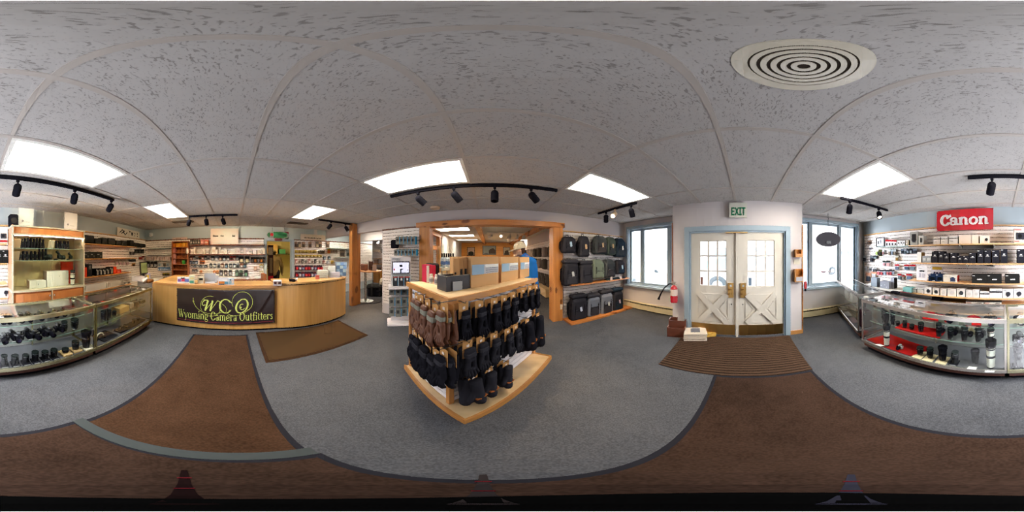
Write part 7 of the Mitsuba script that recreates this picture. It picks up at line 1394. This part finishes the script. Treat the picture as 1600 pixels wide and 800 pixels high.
# red brand sign
t = thing('red_wall_sign', 'red wall sign with white brand lettering above the lens boxes', 'sign'); u0, u1, z0, z1 = .155, 1.325, 2.075, 2.515
obj('board', bx(u0, u1, VS + .034, VS + .046, z0, z1), mat('c0101e', 'gloss', .4), t)
def thick(pts, w): return LineString(pts).buffer(w / 2, cap_style=2, join_style=1)
def O_(cx, cy, rx, ry, ix, iy, sl=0): return Polygon(ell(cx, cy, rx, ry, n=40)).difference(affinity.rotate(Polygon(ell(cx, cy, ix, iy, n=40)), sl))
BIG = {'C': (.92, [O_(.46, .48, .46, .5, .24, .40, -8).difference(Polygon([(.55, .30), (1.0, .18), (1.0, .86), (.60, .66)])), Polygon([(.50, .84), (.78, .86), (.88, .98), (.94, .80), (.60, .60)])]),
       'a': (.72, [sbox(.42, .02, .60, .52), O_(.30, .46, .30, .24, .14, .16, 0).intersection(sbox(0, .44, .6, 1)), O_(.26, .20, .26, .20, .13, .13, -10), Polygon([(.55, .02), (.72, .02), (.72, .12), (.60, .16)])]),
       'n': (.80, [sbox(.06, .02, .24, .62), sbox(.50, .02, .68, .48), O_(.40, .44, .28, .24, .14, .14, 0).intersection(sbox(.2, .42, .9, .9)), Polygon([(.0, .64), (.24, .68), (.24, .56), (.0, .56)]), Polygon([(.5, .02), (.76, .02), (.76, .1), (.5, .1)]), sbox(.0, .02, .3, .10)]),
       'o': (.76, [O_(.36, .34, .36, .34, .19, .24, -12)])}
x, gl = 0, []
for ch in 'Canon':
    w, parts = BIG[ch]; gl.append(affinity.translate(unary_union(parts).buffer(.045).buffer(-.012), x, 0)); x += w + (.03 if ch != 'C' else -.06)
h = (z1 - z0) * .53; kx = (u1 - u0) * .86 / x
for g in gl:
    for q in getattr(g, 'geoms', [g]):
        v, f = prism(q, .006); v = np.stack([u1 - (u1 - u0) * .07 - v[:, 0] * kx, VS + .046 + v[:, 1], z0 + (z1 - z0) * .25 + v[:, 2] * h], 1); obj('letter', (v, f), mat('e8e2e0'), t)
for p in ((u0 + .02, z0 + .02), (u1 - .02, z0 + .02), (u0 + .02, z1 - .02), (u1 - .02, z1 - .02)): obj('eyelet', move(move(lathe([(0, 0), (.009, 0), (.009, .004), (0, .004)], 8), pitch=-PI / 2), (p[0], VS + .047, p[1])), STEEL, t)

# ---------------------------------------------------------------- the same wall left of the tall cabinet
LT = [('top wooden shelf of black bags left of the cabinet', 1.845), ('second wooden shelf of black boxes right of the tall cabinet', 1.49), ('third wooden shelf of black and orange boxes right of the tall cabinet', 1.06), ('lowest wooden shelf of white boxes right of the tall cabinet', .70)]
for n, z in ((('upper wooden shelf of black bags right of the tall cabinet'), 1.845), *LT[1:]): shelf_v(n, 128, 214 if z > 1.2 else 205, z, m='oak')
for k, (x0, x1, y0) in enumerate(((132, 148, 367), (148.3, 158.5, 372), (159, 168.5, 371), (169, 181, 372), (181.5, 190, 375.3), (190.4, 198.5, 375.6), (204, 209.5, 375), (210, 219, 379), (219.4, 228, 380.5))):
    u0, u1 = -2.98 * math.tan(bearing(x0)), -2.98 * math.tan(bearing(x1)); z1 = on_v((x0 + x1) / 2, y0, -2.98)[1]; h = max(.08, z1 - 1.847)
    t = thing('camera_bag', 'black camera bag on the upper left wall shelf, %s from left' % ORD[k], 'bag', 'black camera bags on the upper left wall shelf'); w = abs(u1 - u0); B = hull([((s * (w / 2 - .04), y, z), .035) for s in (-1, 1) for y in (-.07, .05) for z in (.04, h - .04)])
    obj('body', move(B, ((u0 + u1) / 2, -3.06, 1.846)), mat(('26241f', '2f2c26')[k % 2]), t, 40); obj('flap', move(hull([((s * (w / 2 - .05), .075, z), .02) for s in (-1, 1) for z in (h * .5, h - .04)]), ((u0 + u1) / 2, -3.06, 1.846)), mat('2f2d2a'), t, 40)
BL = ((.15, .5, .55, .65, '8f8c86'), (.6, .85, .2, .45, '4d4a46'))
for k, (x0, x1) in enumerate(((131, 140), (140.4, 149.6), (150.5, 160))): box_v('gear_box', 'black box on the second shelf right of the cabinet, %s from left' % ORD[k], x0, x1, 393.5, 1.492, '262422', v=-2.98, marks=BL, group='black boxes on the second left shelf')
box_v('gear_box', 'orange box at the cabinet end of the third shelf', 130, 136, 418, 1.062, 'c03a1f', v=-2.98); box_v('gear_box', 'tall black box beside the orange one on the third shelf', 136.5, 144, 413, 1.062, '232220', v=-2.98, marks=((.3, .8, .6, .9, '5c5a56'),))
for k, (x0, x1, y) in enumerate(((150, 154.7, 420), (155, 160, 420), (160.5, 165.7, 420.5), (166.2, 171, 419.5), (171.4, 177, 417.3))): box_v('gear_box', 'small black box in the row on the third shelf, %s from left' % ORD[k], x0, x1, y, 1.062, '232322', v=-2.98, marks=((.4, .8, .1, .8, '8a8a88'), (.1, .3, .7, .9, 'b5b5b2')), group='small black boxes on the third left shelf')
box_v('gear_box', 'upright orange box right of the small black boxes', 177.3, 182, 417, 1.062, 'd1401f', v=-2.98); box_v('gear_box', 'square orange box at the end of the third shelf', 183, 189.5, 421.2, 1.062, 'd1432a', v=-2.98, marks=((.2, .6, .3, .7, 'e0806a'),))
for k, (x0, x1, y) in enumerate(((130, 169.5, 443.5), (170, 192, 439.3), (192.5, 198, 439.8), (198.5, 204, 439.3))): box_v('paper_box', ('very long white box on the lowest left shelf', 'long white box with dark trim on the lowest left shelf', 'white upright box with black mark on the lowest left shelf', 'last white upright box on the lowest left shelf')[k], x0, x1, y, .702, 'd0cabf', v=-2.95, d=.2, marks=((.06, .09, .2, .9, '8f8a80'), (.9, .92, .1, .9, '8f8a80')) if k < 2 else ((.3, .7, .25, .65, '2a2a2a'),))
row_v([(202.5, 206, 389.5, 399.5), (206.5, 210.5, 389.5, 399)], 'long silver pack', 'under the bag shelf in the left corner', [('c9c5bf', '3c3a38')]); row_v([(211, 216, 389.5, 396), (216.5, 221, 389.5, 396), (221.5, 226, 389.8, 396)], 'black strap pack', 'in the left corner above the monitor', [('262524', '4d4a46')])
row_v([(217, 222, 399.5, 406), (222.5, 226.5, 400, 406)], 'red and white pack', 'in the left corner', [('c9beb6', '8c2f2c'), ('7a2f2a', 'c9b5aa')])
for k, x in enumerate((181, 186.5, 192, 197.5)): hung_v(x, x + 4.8, 407, 414.5, 'c9c0b8', 'b5989c', 'pale mesh pack under the second shelf, %s from left' % ORD[k], 'pale mesh packs under the second shelf')
row_v([(202, 213, 405, 409), (207, 212, 411, 416)], 'black gadget', 'on hooks left of the old monitor', [('3a3c40', '25272a'), ('b5844a', '3a2f26')])
u0, z0 = on_v(182.5, 368.5, VS + .03); u1, z1 = on_v(217.5, 357, VS + .03); 
t = thing('white_wall_sign', 'white sign with a black zigzag emblem on the rail in the left corner', 'sign'); obj('board', bx(u0, u1, VS + .03, VS + .045, 2.16, 2.42), mat('d3cdc4'), t); obj('seam', bx(u0 + (u1 - u0) * .47, u0 + (u1 - u0) * .475, VS + .045, VS + .047, 2.16, 2.42), mat('8f8a84'), t)
X_ = lambda a: u0 + (u1 - u0) * a
for pts in ([(.10, 2.27), (.20, 2.37), (.26, 2.33), (.18, 2.26)], [(.24, 2.30), (.32, 2.22), (.40, 2.31)], [(.22, 2.28), (.29, 2.34)]): obj('emblem', move(prism(LineString([(X_(a), b) for a, b in pts]).buffer(.012), .004), (0, VS + .045, 0)), mat('26262a'), t)
for k, (a, b, w, h) in enumerate(((.50, 2.33, .035, .05), (.59, 2.24, .07, .10), (.74, 2.31, .03, .03), (.74, 2.23, .03, .03), (.86, 2.30, .03, .05), (.86, 2.22, .03, .04))): obj('print', bx(X_(a), X_(a) + (u1 - u0) * w, VS + .045, VS + .049, b, b + h), mat('3c3c40'), t)

# shelves cut by the left edge of the photo, with their goods
for z, n in ((T1, 'top'), (T2, 'second'), (T3, 'third'), (T4, 'fourth')): tag(obj('wall_shelf', bx(-.545, -.15, VS + .02, -2.92, z - .022, z), 'shelf_wood', edge=-1), '%s wooden shelf end cut by the left edge of the photo' % n, 'shelf')
box_v('camera_box', 'white box with camera picture at the left edge of the photo', -2, 12, 355.5, T1, 'd8d2c9', v=-2.94, marks=((.2, .8, .3, .62, '3a3b3d'), (.35, .65, .35, .58, 'o1f2023'), (.05, .95, .08, .2, 'a32a30')), edge=-1)
for k, (x0, x1) in enumerate(((-4, 3), (3.4, 13.5))): box_v('lens_box', ('black lens box cut by the left photo edge', 'black lens box next to the tall cabinet at the left photo edge')[k], x0, x1, 391, T2, '222223', v=-2.94, marks=BMK, edge=-1)
box_v('lens_box', 'white lens box with black lens print at the left edge of the photo', -3, 16, 449.5, T4, 'd9d7d3', v=-2.94, marks=((.45, .85, .45, .6, 'o2b2c30'), (.6, .7, .18, .3, '2b2c30')), edge=-1)

# ---------------------------------------------------------------- the camera's own black tripod foot under the eye
t = thing('tripod_base', 'black round tripod base standing on the dark mat directly under the camera', 'tripod')
lay('disc', Point(.03, -.005).buffer(.15, 32), .05, mat('0c0c0d'), t, lip=.035)
for k, (x, y0, w, c) in enumerate(((288, 735, .035, '1f1214'), (755, 742, .035, '3a3335'), (1330, 742, .05, '3b3a44'))):
    u, v = on_z(x, y0, .02); r = math.hypot(u, v); du, dv = u / r, v / r; n_ = (-dv, du)
    q = Polygon([(du * .07 + n_[0] * .016, dv * .07 + n_[1] * .016), (du * r + n_[0] * .008, dv * r + n_[1] * .008), (du * r - n_[0] * .008, dv * r - n_[1] * .008), (du * .07 - n_[0] * .016, dv * .07 - n_[1] * .016)])
    lay('leg', q, .035, mat(c), t, lip=.02)
    for j in (.55, .8): lay('red_ring', Polygon([(du * r * j + n_[0] * .015, dv * r * j + n_[1] * .015), (du * (r * j + .007) + n_[0] * .015, dv * (r * j + .007) + n_[1] * .015), (du * (r * j + .007) - n_[0] * .015, dv * (r * j + .007) - n_[1] * .015), (du * r * j - n_[0] * .015, dv * r * j - n_[1] * .015)]), .04, mat('6a2228'), t, lip=.02)
